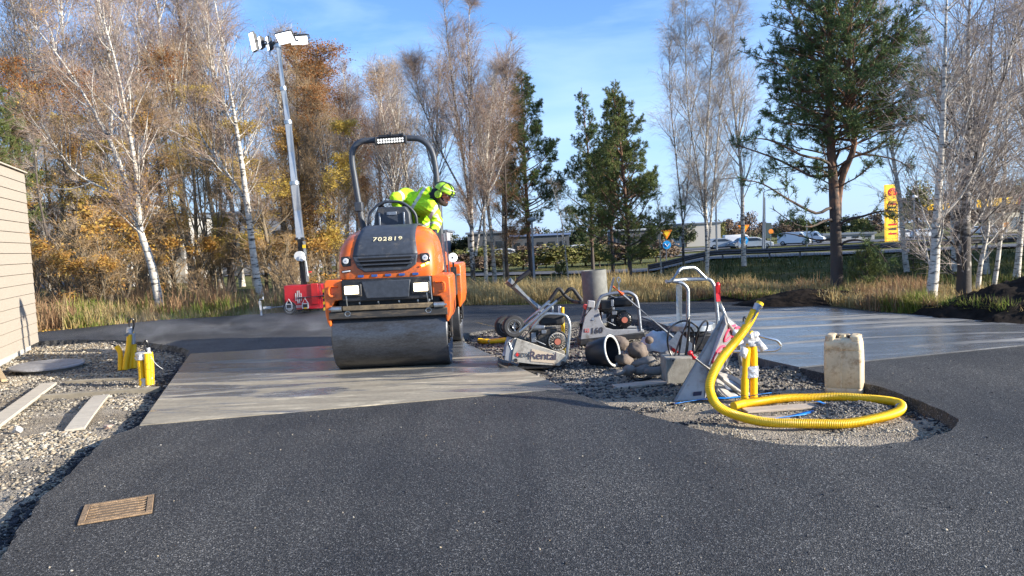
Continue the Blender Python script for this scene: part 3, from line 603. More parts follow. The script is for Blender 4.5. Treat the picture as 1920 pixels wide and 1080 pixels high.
# ------------------------------------------------------------------ soil heaps
SOIL = mat('dark_soil', (0.020, 0.015, 0.012), 1.0, var=0.5, vscale=6, bump=1.0, bscale=16, spec=0.1)
def mound(name, cx, cy, rx, ry, h, rz, seed, label, zb=0.0):
    nx, ny = 70, 44; V = []
    for j in range(ny + 1):
        for i in range(nx + 1):
            u = -1 + 2 * i / nx; v = -1 + 2 * j / ny; d = math.sqrt(u * u + v * v)
            x = u * rx; y = v * ry; e = 1 + .25 * snoise(u, v, 2.2, seed)
            z = h * max(0, 1 - (d / e) ** 1.7) ** 1.15
            z += (0.09 * h * snoise(x, y, 3.5, seed) + 0.06 * h * snoise(x, y, 9, seed) + 0.04 * h * snoise(x, y, 22, seed)) * (z > 0.01) - 0.06
            X = x * math.cos(rz) - y * math.sin(rz) + cx; Y = x * math.sin(rz) + y * math.cos(rz) + cy
            V.append((X - cx, Y - cy, z))
    Fq = [(j * (nx + 1) + i, j * (nx + 1) + i + 1, (j + 1) * (nx + 1) + i + 1, (j + 1) * (nx + 1) + i) for j in range(ny) for i in range(nx)]
    o = numpy_mesh(name, V, Fq, SOIL, smooth=False); o.location = (cx, cy, zb)
    return tag(o, label, 'soil heap', 'dark soil heaps along the back of the slab')
q = G(1560, 575); mound('soil_heap', q.x, q.y + .9, 1.55, .8, 0.30, 0.02, 1, 'low ridge of dark soil behind the right slab at the foot of the big pine')
q = G(1420, 566); mound('soil_heap', q.x, q.y + .7, 1.3, .6, 0.17, 0.0, 3, 'lowest thin ridge of dark soil left of the big pine')
q = G(1960, 600); mound('soil_heap', q.x + 1.15, q.y + .9, 2.4, 1.4, 0.66, 0.05, 2, 'tall mound of dark soil at the right end behind the wet slab')
# ------------------------------------------------------------------ trees
def bark_mat(nm, c1, c2, c3, sc, lo=0.55, hi=0.62, low=None, lowz=1.2):
    mt = bpy.data.materials.new(nm); t, N, L, b = nt(mt); tc = N.new('ShaderNodeTexCoord'); O = tc.outputs['Object']
    mp = N.new('ShaderNodeMapping'); mp.inputs['Scale'].default_value = sc; L.new(O, mp.inputs[0])
    n = N.new('ShaderNodeTexNoise'); n.inputs['Scale'].default_value = 1; n.inputs['Detail'].default_value = 6; n.inputs['Roughness'].default_value = 0.7; L.new(mp.outputs[0], n.inputs['Vector'])
    r = N.new('ShaderNodeValToRGB'); cr = r.color_ramp; cr.elements[0].position = 0.35; cr.elements[0].color = (*c1, 1); cr.elements[1].position = hi; cr.elements[1].color = (*c3, 1); e = cr.elements.new(lo); e.color = (*c2, 1)
    L.new(n.outputs['Fac'], r.inputs[0]); out = r.outputs[0]
    if low:
        sx = N.new('ShaderNodeSeparateXYZ'); L.new(O, sx.inputs[0]); n2 = N.new('ShaderNodeTexNoise'); n2.inputs['Scale'].default_value = 9; L.new(O, n2.inputs['Vector'])
        ma = N.new('ShaderNodeMath'); ma.operation = 'MULTIPLY_ADD'; ma.inputs[1].default_value = lowz * 2.2; L.new(n2.outputs['Fac'], ma.inputs[0]); ma.inputs[2].default_value = -lowz * 1.1
        sb = N.new('ShaderNodeMath'); sb.operation = 'ADD'; L.new(ma.outputs[0], sb.inputs[0]); L.new(sx.outputs[2], sb.inputs[1])
        mr = N.new('ShaderNodeMapRange'); mr.inputs[1].default_value = lowz * .6; mr.inputs[2].default_value = lowz; L.new(sb.outputs[0], mr.inputs[0])
        mx = N.new('ShaderNodeMix'); mx.data_type = 'RGBA'; L.new(mr.outputs[0], mx.inputs[0]); mx.inputs[6].default_value = (*low, 1); L.new(out, mx.inputs[7]); out = mx.outputs[2]
    L.new(out, b.inputs['Base Color']); b.inputs['Roughness'].default_value = 0.85
    bp = N.new('ShaderNodeBump'); bp.inputs['Strength'].default_value = 0.5; bp.inputs['Distance'].default_value = 0.02; L.new(n.outputs['Fac'], bp.inputs['Height']); L.new(bp.outputs[0], b.inputs['Normal'])
    return mt
BIRCH = bark_mat('birch_bark', (0.66, 0.61, 0.52), (0.46, 0.42, 0.36), (0.05, 0.045, 0.04), (5, 5, 22), 0.53, 0.60)
BIRCHD = bark_mat('birch_bark_rough_base', (0.52, 0.48, 0.42), (0.35, 0.31, 0.27), (0.03, 0.027, 0.025), (6, 6, 16), 0.48, 0.56, low=(0.05, 0.042, 0.036), lowz=1.4)
DARKB = bark_mat('dark_bark', (0.11, 0.085, 0.065), (0.075, 0.06, 0.05), (0.035, 0.028, 0.025), (14, 14, 3))
TANB = bark_mat('tan_bark', (0.22, 0.17, 0.11), (0.15, 0.12, 0.08), (0.07, 0.055, 0.04), (14, 14, 3))
PINEB = bark_mat('pine_bark', (0.26, 0.13, 0.07), (0.15, 0.085, 0.055), (0.05, 0.035, 0.03), (12, 12, 4), low=(0.07, 0.055, 0.048), lowz=2.6)
def island_mat(nm, cols, rough=0.8, trans=0.0):
    mt = bpy.data.materials.new(nm); t, N, L, b = nt(mt); g = N.new('ShaderNodeNewGeometry'); r = N.new('ShaderNodeValToRGB'); cr = r.color_ramp
    n = len(cols)
    for i, c in enumerate(cols):
        e = cr.elements[i] if i < 2 else cr.elements.new(i / (n - 1) * .999)
        e.position = i / (n - 1); e.color = (*c, 1)
    L.new(g.outputs['Random Per Island'], r.inputs[0]); L.new(r.outputs[0], b.inputs['Base Color']); b.inputs['Roughness'].default_value = rough; b.inputs['Specular IOR Level'].default_value = 0.15
    if trans:
        tr = N.new('ShaderNodeBsdfTranslucent'); L.new(r.outputs[0], tr.inputs[0]); ms = N.new('ShaderNodeMixShader'); ms.inputs[0].default_value = trans
        L.new(b.outputs[0], ms.inputs[1]); L.new(tr.outputs[0], ms.inputs[2]); L.new(ms.outputs[0], N['Material Output'].inputs[0])
    return mt
TWIG = island_mat('birch_twigs', [(0.31, 0.225, 0.175), (0.22, 0.155, 0.12), (0.40, 0.305, 0.24)])
TWIGG = island_mat('grey_twigs', [(0.31, 0.26, 0.22), (0.42, 0.36, 0.31), (0.22, 0.18, 0.155)])
TWIGT = island_mat('tan_twigs', [(0.38, 0.26, 0.14), (0.27, 0.18, 0.10), (0.46, 0.34, 0.20)])
TWIGB = island_mat('rusty_twigs', [(0.30, 0.17, 0.09), (0.22, 0.125, 0.065), (0.36, 0.22, 0.12)])
LEAFO = island_mat('orange_leaves', [(0.52, 0.29, 0.07), (0.38, 0.19, 0.06), (0.60, 0.40, 0.10), (0.28, 0.15, 0.06)], trans=0.4)
LEAFY = island_mat('yellow_leaves', [(0.60, 0.43, 0.08), (0.48, 0.32, 0.07), (0.66, 0.50, 0.13), (0.33, 0.26, 0.08)], trans=0.4)
LEAFR = island_mat('rust_leaves', [(0.30, 0.11, 0.03), (0.20, 0.08, 0.03), (0.40, 0.17, 0.04)], trans=0.3)
NEED = island_mat('pine_needles', [(0.06, 0.10, 0.04), (0.09, 0.14, 0.045), (0.14, 0.19, 0.065), (0.07, 0.115, 0.055)], rough=0.55, trans=0.12)
NEEDL = island_mat('pine_needles_olive', [(0.12, 0.155, 0.05), (0.18, 0.205, 0.065), (0.09, 0.13, 0.045)], rough=0.55, trans=0.15)
class Seg:
    """collects tubes as numpy: polylines with radii, n sides"""
    def __init__(s): s.V = []; s.F = []; s.n = 0
    def poly(s, pts, rad, n):
        pts = np.asarray(pts); k = len(pts); d = np.gradient(pts, axis=0); d /= np.linalg.norm(d, axis=1)[:, None] + 1e-9
        a = np.cross(d, (0.31, 0.17, 0.93) if abs(d[0][2]) < 0.8 else (0.9, 0.3, 0.1)); a /= np.linalg.norm(a, axis=1)[:, None] + 1e-9; b = np.cross(d, a)
        th = np.arange(n) * 2 * np.pi / n; rad = np.asarray(rad)[:, None, None]
        v = pts[:, None, :] + rad * (np.cos(th)[None, :, None] * a[:, None, :] + np.sin(th)[None, :, None] * b[:, None, :])
        s.V.append(v.reshape(-1, 3)); i = np.arange(k - 1)[:, None]; j = np.arange(n)[None]; j2 = (j + 1) % n
        f = np.stack([i * n + j, i * n + j2, (i + 1) * n + j2, (i + 1) * n + j], -1).reshape(-1, 4) + s.n
        s.F.append(f); s.n += k * n
    def batch(s, P, rad, n):
        """P (N,k,3) polylines, rad (N,k) radii"""
        N, k, _ = P.shape; d = np.gradient(P, axis=1); d /= np.linalg.norm(d, axis=2)[..., None] + 1e-9
        a = np.cross(d, np.array((0.31, 0.57, 0.76))); a /= np.linalg.norm(a, axis=2)[..., None] + 1e-9; b = np.cross(d, a); th = np.arange(n) * 2 * np.pi / n
        v = P[:, :, None, :] + rad[:, :, None, None] * (np.cos(th)[None, None, :, None] * a[:, :, None, :] + np.sin(th)[None, None, :, None] * b[:, :, None, :])
        s.V.append(v.reshape(-1, 3)); i = np.arange(k - 1)[:, None]; j = np.arange(n)[None]; j2 = (j + 1) % n
        f = np.stack([i * n + j, i * n + j2, (i + 1) * n + j2, (i + 1) * n + j], -1).reshape(1, -1, 4) + (np.arange(N) * k * n)[:, None, None] + s.n
        s.F.append(f.reshape(-1, 4)); s.n += N * k * n
    def obj(s, name, mt, parent=None, smooth=True): return numpy_mesh(name, np.concatenate(s.V), np.concatenate(s.F), mt, parent, smooth=smooth)
def unit(v): return v / (np.linalg.norm(v) + 1e-9)
def grow(rs, p, d, L_, n, wob, trop):
    pts = [p]; st = L_ / n
    for i in range(n):
        d = unit(d + rs.randn(3) * wob + np.array((0, 0, trop))); p = p + d * st; pts.append(p)
    return np.array(pts), d
def along(path, t):
    x = t * (len(path) - 1); i = min(int(x), len(path) - 2); f = x - i
    return path[i] * (1 - f) + path[i + 1] * f, unit(path[i + 1] - path[i])
def side_dir(rs, d, ang):
    a = unit(np.cross(d, rs.randn(3))); return d * math.cos(ang) + a * math.sin(ang)
def nrm_(a): return a / (np.linalg.norm(a, axis=-1)[..., None] + 1e-9)
def grow_b(rs, p, d, L_, n, wob, trop):
    out = [p]; st = (L_ / n)[:, None]; tv = np.array((0, 0, trop))
    for i in range(n): d = nrm_(d + rs.randn(*d.shape) * wob + tv); p = p + d * st; out.append(p)
    return np.stack(out, 1)
def pick_b(P, idx, t):
    """points and directions at parameter t of polylines P[idx]"""
    k = P.shape[1]; x = t * (k - 1); i = np.minimum(x.astype(int), k - 2); f = (x - i)[:, None]; a = P[idx, i]; b = P[idx, i + 1]
    return a * (1 - f) + b * f, nrm_(b - a)
def side_b(rs, d, ang): a = nrm_(np.cross(d, rs.randn(*d.shape))); return d * np.cos(ang)[:, None] + a * np.sin(ang)[:, None]
def lin(a, b, k): return a[:, None] * (1 - np.linspace(0, 1, k))[None] + b[:, None] * np.linspace(0, 1, k)[None]
def dens_leaves(rs, pts, n, size, spread):
    """small leaf quads near the given points"""
    pts = np.asarray(pts); idx = rs.randint(0, len(pts), n); c = pts[idx] + rs.randn(n, 3) * spread
    a = rs.randn(n, 3); a /= np.linalg.norm(a, axis=1)[:, None]; b = np.cross(a, rs.randn(n, 3)); b /= np.linalg.norm(b, axis=1)[:, None]
    s = size * (0.6 + 0.8 * rs.rand(n, 1)); V = np.stack([c - a * s, c - b * s * .6, c + a * s, c + b * s * .6], 1).reshape(-1, 3)
    return V, np.arange(n * 4).reshape(-1, 4)
def join_np(parts):
    V = []; Fc = []; o = 0
    for v, f in parts: V.append(v); Fc.append(f + o); o += len(v)
    return np.concatenate(V), np.concatenate(Fc)
def birch(seed, H, r0_, trunks=None, n1=42, n2=9, n3=7, bark=None, twig=None, spread=0.30, start=0.22, droop=-0.10, ang=(35, 55), leaf=None, nleaf=0, leafz=(0, 1), lsize=0.022, twr=0.0027, wob=0.035, low_dead=0, up1=.10):
    """a bare broadleaf: returns (trunk mesh objects, crown object list) built at the origin"""
    rs = np.random.RandomState(seed); wood = Seg(); fine = Seg(); tips = []
    if trunks is None:
        tp, _ = grow(rs, np.zeros(3), unit(np.array((rs.randn() * .03, rs.randn() * .03, 1))), H, 14, wob, 0.02); trunks = [(tp, r0_)]
    BP = []; BL = []; BT = []
    for tp, r0t in trunks:
        tp = np.asarray(tp); k = len(tp); t = np.linspace(0, 1, k); rad = r0t * (1 - t) ** 1.05 + 0.006; rad[0] *= 1.15
        wood.poly(tp, rad, 10); Hh = np.linalg.norm(tp[-1] - tp[0]); N = int(n1 * min(1, Hh / H + .1))
        t_ = start + (0.975 - start) * rs.rand(N) ** 1.08; p, d = pick_b(tp[None], np.zeros(N, int), t_)
        prof = (1 - ((t_ - start) / (1 - start)) ** 1.6) * 0.85 + 0.15; q = np.clip((t_ - start) / .25, 0, 1); prof = prof * (0.55 + 0.45 * q * q * (3 - 2 * q))
        L1 = H * spread * prof * (0.6 + 0.6 * rs.rand(N)); bp = grow_b(rs, p, side_b(rs, d, np.radians(rs.uniform(ang[0], ang[1], N))), L1, 7, 0.09, up1)
        rb = np.minimum(r0t * (1 - t_) * .5 + 0.006, 0.007 + L1 * 0.008); wood.batch(bp, lin(rb, rb * 0 + .004, 8), 5); BP.append(bp); BL.append(L1)
    BP = np.concatenate(BP); BL = np.concatenate(BL); N2 = len(BP) * n2; idx = np.repeat(np.arange(len(BP)), n2); tj = 0.15 + 0.85 * rs.rand(N2)
    p2, d2 = pick_b(BP, idx, tj); L2 = BL[idx] * (0.62 - 0.30 * tj) * (0.5 + 0.9 * rs.rand(N2)) + 0.10
    sp = grow_b(rs, p2, side_b(rs, d2, np.radians(rs.uniform(22, 50, N2))), L2, 4, 0.10, 0.02); o = np.ones(N2); fine.batch(sp, lin(o * .0050, o * .0022, 5), 3)
    N3 = N2 * n3; idx = np.repeat(np.arange(N2), n3); tq = 0.15 + 0.85 * rs.rand(N3); p3, d3 = pick_b(sp, idx, tq)
    L3 = (0.18 + 0.35 * rs.rand(N3)) * (H / 8) ** .5; wp = grow_b(rs, p3, side_b(rs, d3, np.radians(rs.uniform(15, 50, N3))), L3, 3, 0.12, droop); o = np.ones(N3); fine.batch(wp, lin(o * twr, o * twr * .45, 4), 3)
    tips = wp[np.arange(N3), rs.randint(1, 4, N3)]
    out = []
    out.append(wood.obj('trunk', bark or BIRCH)); out.append(fine.obj('crown', twig or TWIG, smooth=False))
    if leaf and nleaf:
        tips = np.array(tips); z = tips[:, 2] / H; keep = tips[(z > leafz[0]) & (z < leafz[1])]
        # leaves hang on in patches
        cl = keep[rs.randint(0, len(keep), max(6, len(keep) // 400))]; dd = np.min(np.linalg.norm(keep[:, None] - cl[None], axis=2), axis=1); keep = keep[dd < H * 0.085] if (dd < H * 0.085).sum() > 50 else keep
        V, Fq = dens_leaves(rs, keep, nleaf, lsize, 0.06); out.append(numpy_mesh('foliage', V, Fq, leaf))
    return out
def tufts(rs, C, D, nb, ln, w):
    n = len(C); V = []; 
    th = rs.rand(n, nb) * 2 * np.pi; up_ = rs.uniform(0.15, 1.0, (n, nb)); pos = rs.rand(n, nb)
    D = D / np.linalg.norm(D, axis=1)[:, None]; a = np.cross(D, rs.randn(n, 3)); a /= np.linalg.norm(a, axis=1)[:, None]; b = np.cross(D, a)
    rad = np.cos(th)[..., None] * a[:, None] + np.sin(th)[..., None] * b[:, None]
    dr = D[:, None] * up_[..., None] + rad * (1.05 - up_ * .55)[..., None]; dr /= np.linalg.norm(dr, axis=2)[..., None]
    base = C[:, None] - D[:, None] * (pos * ln * 1.3)[..., None]; sd_ = np.cross(dr, rs.randn(n, nb, 3)); sd_ /= np.linalg.norm(sd_, axis=2)[..., None]
    tip = base + dr * (ln * (0.7 + 0.5 * rs.rand(n, nb)))[..., None]
    V = np.stack([base - sd_ * w, base + sd_ * w, tip], 2).reshape(-1, 3); return V, np.arange(len(V)).reshape(-1, 3)
def pine(seed, H, r0_, start=0.18, spread=0.32, nwh=24, per=5, trunks=None, need=None, dens=1.0, ln=0.10, w=0.0075, nb=16, sweep=0.08, top=1.0, bare=0.25, extra=(), cone=0):
    rs = np.random.RandomState(seed); wood = Seg(); C = []; D = []; BPs = []; BLs = []
    if trunks is None:
        tp, _ = grow(rs, np.zeros(3), np.array((0, 0, 1.0)), H, 12, 0.02, 0.03); trunks = [(tp, r0_)]
    for tp, r0t in trunks:
        tp = np.asarray(tp); k = len(tp); t = np.linspace(0, 1, k); rad = r0t * (1 - t) ** 0.8 + 0.012; rad[0] *= 1.2; wood.poly(tp, rad, 10)
        C.append(tp[-1]); D.append(tp[-1] - tp[-2])
        for i in range(nwh):
            tw = start + (0.97 - start) * ((i + .3) / nwh)
            for j in range(per):
                if rs.rand() > 0.86: continue
                t_ = min(.985, tw + rs.uniform(-.015, .015)); p, d = along(tp, t_)
                u = min(1, max(0, (t_ - start) / (1 - start))); prof = (0.45 + 0.62 * ss(0, .22, u)) * (1 - u ** 2.2) ** .8 * top + 0.07
                prof = prof if not cone else (1.02 - u) ** cone * (0.5 + 0.5 * ss(0, .15, u)) + .05; L1 = H * spread * prof * (0.55 + 0.6 * rs.rand()); ang = R(rs.uniform(62, 92) - 34 * u)
                az = 2 * math.pi * (j + rs.rand() * .8) / per + i; hd = np.array((math.cos(az), math.sin(az), 0)); dr = hd * math.sin(ang) + np.array((0, 0, math.cos(ang)))
                bp, _ = grow(rs, p, dr, L1, 7, 0.10, sweep); wood.poly(bp, np.linspace(0.008 + L1 * .011, 0.004, len(bp)), 5)
                C.append(bp[-1]); D.append(bp[-1] - bp[-2])
                BPs.append(bp); BLs.append(L1)
    for bp, L1 in extra:
        wood.poly(bp, np.linspace(0.012 + L1 * .012, 0.005, len(bp)), 6); BPs.append(np.array([along(bp, t)[0] for t in np.linspace(0, 1, 8)])); BLs.append(L1); C.append(bp[-1]); D.append(bp[-1] - bp[-2])
    BP = np.stack(BPs); BL = np.array(BLs); cnt = ((5 + BL * 11) * dens).astype(int); idx = np.repeat(np.arange(len(BP)), cnt); N2 = len(idx); tq = bare + (1 - bare) * rs.rand(N2) ** .8
    p2, d2 = pick_b(BP, idx, tq); L2 = (0.10 + 0.30 * BL[idx] * (1.1 - tq)) * (0.6 + .7 * rs.rand(N2)); sp = grow_b(rs, p2, side_b(rs, d2, np.radians(rs.uniform(30, 65, N2))), L2, 3, .12, .12); o = np.ones(N2)
    wood.batch(sp, lin(o * .006, o * .003, 4), 3); C = [np.array(C), sp[:, -1]]; D = [np.array(D), sp[:, -1] - sp[:, -2]]
    m2 = L2 > .2; C.append(sp[m2][:, -2]); D.append(sp[m2][:, -1] - sp[m2][:, -2]); r2 = np.repeat(sp[m2], 3, 0); l2 = np.repeat(L2[m2], 3) * .5
    s3 = grow_b(rs, r2[:, -2], side_b(rs, nrm_(r2[:, -1] - r2[:, -2]), np.full(len(r2), .8)), l2, 2, .1, .15); o = np.ones(len(r2)); wood.batch(s3, lin(o * .004, o * .003, 3), 3); C.append(s3[:, -1]); D.append(s3[:, -1] - s3[:, -2])
    C = np.concatenate(C); D = np.concatenate(D)
    V, Fq = tufts(rs, np.array(C), np.array(D), nb, ln, w)
    return [wood.obj('trunk', PINEB), numpy_mesh('crown', V, Fq, need or NEED)]
def put(parts, name, label, cat, loc, rz=0.0, sc=1.0, group=None, lean=(0, 0)):
    t = thing(name, label, cat, loc, rz, group); t.scale = (sc, sc, sc) if not hasattr(sc, '__len__') else sc
    t.rotation_euler = (lean[0], lean[1], rz)
    for o in parts:
        if o.parent is None and not o.get('used'): o.parent = t; o['used'] = 1
        else:
            c = o.copy(); COL.objects.link(c); c.parent = t
    return t
def trunk_px(base, pts, Y=None):
    """trunk path from picture points at the depth of its foot, relative to the foot"""
    out = [np.zeros(3)]
    for i, q in enumerate(pts):
        px, py = q[:2]; Yq = base.y + (q[2] if len(q) > 2 else 0)
        v = P(px, py, Yq) - base; out.append(np.array(v))
    return np.array([np.array(x) for x in spline([Vector(o) for o in out], 4)])
def hgt(base, px, py): return (P(px, py, base.y) - base).z
# ------------------------------------------------------------------ hero trees
def tree_at(px, py, name, parts_fn, label, cat, group=None, **kw):
    b = GT(px, py); t = put(parts_fn(b), name, label, cat, b, group=group); return t
BG = 'autumn birches behind the new asphalt'
# left forked birch, leaning left
def f1(b):
    s1 = trunk_px(b, [(285, 500), (262, 430), (225, 310, .3), (190, 235, .5), (120, 120, .8), (40, 20, 1.0)])
    s2 = trunk_px(b, [(285, 500), (264, 432), (256, 330), (240, 235, -.2), (215, 110, -.4), (170, -40, -.5)])
    s3 = trunk_px(b, [(285, 500), (264, 432), (230, 375, .2), (150, 330, .2), (115, 290, .1), (60, 205, .1)])[8:]
    return birch(11, 7.2, .12, [(s1, .095), (s2, .085), (s3, .035)], n1=34, n2=8, n3=6, start=.3, spread=.22, ang=(22, 55), leaf=LEAFO, nleaf=1500)
tree_at(303, 592, 'birch_tree', f1, 'white birch with a forked trunk leaning left, nearest trunk to the pale wooden building', 'birch tree')
def f2(b):
    s1 = trunk_px(b, [(478, 500), (462, 370), (448, 270), (435, 190), (415, 70), (390, -60)])
    s2 = trunk_px(b, [(466, 400), (430, 330, .2), (380, 260, .3), (355, 190, .5)])[4:]
    return birch(12, 7.5, .10, [(s1, .095), (s2, .035)], n1=40, n2=8, n3=6, start=.25, spread=.2, ang=(30, 60))
tree_at(492, 578, 'birch_tree', f2, 'slim white birch leaning left beside the survey stake and red light tower', 'birch tree')
# willow clump
def fw_(b):
    rs = np.random.RandomState(5); tr = []
    for i, (ex, r_) in enumerate([(300, .07), (345, .08), (395, .07), (430, .06), (270, .05), (330, .06), (470, .05), (370, .05)]):
        sx = 395 + rs.randint(-28, 30); dy = rs.uniform(-.7, .7)
        tr.append((trunk_px(b, [(sx, 520, dy * .5), (sx * .6 + ex * .4, 420, dy), (sx * .3 + ex * .7, 270, dy * 1.4), (ex, rs.randint(20, 110), dy * 1.5)]), r_))
    return birch(13, 6.6, .09, tr, n1=17, n2=8, n3=5, start=.22, spread=.22, bark=TANB, twig=TWIGT, leaf=LEAFY, nleaf=9500, leafz=(.22, .75), lsize=.026, ang=(25, 60), droop=0)
tree_at(400, 566, 'willow_tree', fw_, 'many-stemmed willow with yellow leaves between the two leaning white birches', 'willow tree')
def fw2(b):
    tr = [(trunk_px(b, [(432, 500), (452, 400), (458, 250), (450, 90)]), .10), (trunk_px(b, [(415, 520), (408, 440), (402, 330), (372, 120)]), .085), (trunk_px(b, [(445, 520), (500, 430), (545, 380), (600, 330)]), .045), (trunk_px(b, [(442, 500), (490, 400), (540, 310), (590, 210)]), .05)]
    return birch(14, 6.2, .09, tr, n1=18, n2=8, n3=5, start=.3, spread=.24, bark=DARKB, twig=TWIGT, leaf=LEAFO, nleaf=5200, leafz=(.15, .8), lsize=.024, ang=(25, 60), droop=0)
tree_at(428, 552, 'dark_trunked_tree', fw2, 'dark-trunked tree with orange leaves and long limbs reaching towards the light mast', 'tree')
# far-left pine and small dark tree
def fp0(b): return pine(21, hgt(b, 12, 5), .13, start=.12, spread=.21, nwh=26, need=NEEDL, dens=1.1, nb=18)
tree_at(-12, 590, 'pine_tree', fp0, 'pine at the left end above the roof of the pale wooden building', 'pine tree')
def fdk(b):
    s1 = trunk_px(b, [(105, 520), (90, 450), (72, 360), (62, 250), (50, 120)]); s2 = trunk_px(b, [(108, 540), (128, 500), (140, 440), (148, 330)])
    return birch(22, 5.5, .1, [(s1, .075), (s2, .04)], n1=22, n2=8, n3=4, start=.1, spread=.2, bark=DARKB, twig=TWIGG, leaf=LEAFY, nleaf=1400, lsize=.028, ang=(40, 80), droop=0)
tree_at(112, 590, 'dark_trunked_tree', fdk, 'small dark tree with spiky low branches beside the corner of the pale building', 'tree')

# ---- shared crowns for the trees behind
vb = {}
vb['a'] = birch(31, 8.5, .085, n1=38, n2=10, n3=7, spread=.28, ang=(18, 44), up1=.13, twig=TWIG, leaf=LEAFO, nleaf=1400)
vb['b'] = birch(32, 8.5, .075, n1=42, n2=10, n3=8, spread=.25, ang=(18, 44), up1=.13, twig=TWIG, leaf=LEAFR, nleaf=3000)
vb['c'] = birch(33, 8.5, .08, n1=40, n2=10, n3=7, spread=.28, ang=(18, 44), up1=.13, twig=TWIGG, droop=-.16)
vb['d'] = birch(34, 7.0, .07, n1=40, spread=.23, twig=TWIGT, bark=DARKB, leaf=LEAFO, nleaf=8500, lsize=.026, start=.12)
vb['e'] = birch(35, 7.0, .07, n1=38, spread=.25, twig=TWIGT, bark=TANB, leaf=LEAFY, nleaf=10000, lsize=.027, start=.10)
vb['f'] = birch(36, 7.5, .06, n1=40, spread=.19, twig=TWIGT, bark=DARKB, leaf=LEAFR, nleaf=3500, lsize=.024, start=.14)
def bgtree(key, px, py, top, label, cat, group, name='birch_tree', rz=None, dy=0, wid=1.0):
    b = GT(px, py); b = Vector((b.x * (b.y + dy) / b.y, b.y + dy, 0)); b.z = hz(b.x, b.y)
    H0 = {'a': 8.5, 'b': 8.5, 'c': 8.5, 'd': 7, 'e': 7, 'f': 7.5, 's': 5.0}[key]; s = hgt(b, px, top) / H0
    return put(vb[key], name, label, cat, b, rnd.uniform(0, 6.28) if rz is None else rz, (s * wid, s * wid, s), group)
LB = 'bare birches massed behind the leaning birches on the left'
lab_lb = 'thin bare birch in the dense wood behind the two leaning birches'
for px, py, top, key in [(30, 548, -40, 'a'), (95, 545, -60, 'c'), (150, 548, -90, 'a'), (205, 540, -50, 'b'), (262, 545, -90, 'a'), (318, 540, -60, 'c'), (362, 545, -100, 'a'), (415, 540, -70, 'b'), (455, 538, -30, 'c'), (530, 540, 35, 'a'), (-40, 550, -60, 'c'), (-110, 550, -60, 'a'), (560, 535, 90, 'a'), (600, 535, 130, 'c')]:
    bgtree(key, px, py, top, lab_lb, 'birch tree', LB)
for px, py, top, key in [(545, 540, 70, 'c'), (585, 538, 110, 'a'), (620, 540, 150, 'c'), (480, 536, -10, 'c'), (75, 538, -60, 'a'), (180, 536, -80, 'c'), (290, 536, -80, 'c')]:
    bgtree(key, px, py, top, lab_lb, 'birch tree', LB)
lab_la = 'orange-leaved tree in the dense wood behind the two leaning birches'
for px, py, top, key, w in [(60, 572, 290, 'd', 1.3), (165, 575, 230, 'd', 1.5), (235, 570, 270, 'e', 1.6), (130, 555, 160, 'f', 1.2), (330, 560, 180, 'd', 1.2), (300, 550, 100, 'f', 1.2), (200, 560, 120, 'f', 1.3), (70, 560, 120, 'f', 1.2), (270, 555, 200, 'd', 1.3), (110, 560, 210, 'e', 1.3), (370, 552, 170, 'e', 1.2), (30, 560, 200, 'd', 1.3), (440, 548, 220, 'd', 1.2)]:
    bgtree(key, px, py, top, lab_la, 'tree', 'leafy autumn trees in the left wood', 'leafy_tree', wid=w)
lab_m = 'orange-leaved tree in the wood behind the red light tower'
for px, py, top, key, w in [(525, 568, 230, 'e', 1.5), (575, 560, 230, 'd', 1.4), (612, 556, 150, 'f', 1.2), (632, 560, 230, 'e', 1.1), (590, 550, 90, 'f', 1.3), (550, 548, 60, 'f', 1.2), (575, 546, 110, 'f', 1.1), (500, 560, 300, 'd', 1.5)]:
    bgtree(key, px, py, top, lab_m, 'tree', 'leafy autumn trees behind the light tower', 'leafy_tree', wid=w)
lab_r = 'bare birch with a few rusty leaves in the wood directly behind the road roller'
for px, py, top, key in [(650, 548, 125, 'b'), (672, 540, 135, 'b'), (700, 545, 200, 'b'), (722, 540, 90, 'a'), (742, 535, 100, 'c'), (765, 545, 120, 'a'), (790, 540, 110, 'c'), (640, 535, 180, 'f'), (712, 550, 330, 'f'), (755, 530, 140, 'b'), (810, 535, 90, 'a'), (688, 530, 130, 'a')]:
    bgtree(key, px, py, top, lab_r, 'birch tree', 'bare birches behind the road roller')
# centre birch pair right of the roll bar
def fc1(b):
    s1 = trunk_px(b, [(884, 480), (882, 400), (862, 250), (850, 170), (838, 60), (830, -10)]); s2 = trunk_px(b, [(886, 480), (884, 400), (882, 300), (880, 180), (878, 80), (882, 0)])
    s3 = trunk_px(b, [(884, 480), (884, 400), (830, 290, .2), (790, 190, .3), (775, 120, .3)])[8:]; s4 = trunk_px(b, [(892, 480), (905, 400), (925, 300), (948, 170), (950, 150)])[4:]
    return birch(41, 8.2, .1, [(s1, .085), (s2, .10), (s3, .045), (s4, .05)], n1=46, n2=12, n3=9, start=.26, spread=.30, bark=BIRCHD, ang=(16, 44), droop=-.14, up1=.13, leaf=LEAFR, nleaf=1500)
tree_at(888, 552, 'birch_tree', fc1, 'tall many-limbed birch rising right of the roll bar and bent worker', 'birch tree')
for px, py, top, key, lb in [(912, 540, 130, 'c', 'slim birch just right of the tall many-limbed birch'), (928, 532, 80, 'b', 'birch with orange top left of the dark centre pine')]:
    bgtree(key, px, py, top, lb, 'birch tree', None)
bgtree('b', 948, 528, 60, 'bare birch standing closest to the dark centre pine, on its left', 'birch tree', None)
def fpb(b): return birch(43, hgt(b, 950, 170), .10, n1=70, n2=8, n3=6, spread=.17, twig=TWIGB, bark=DARKB, start=.12, ang=(60, 95), droop=-.05, twr=.004)
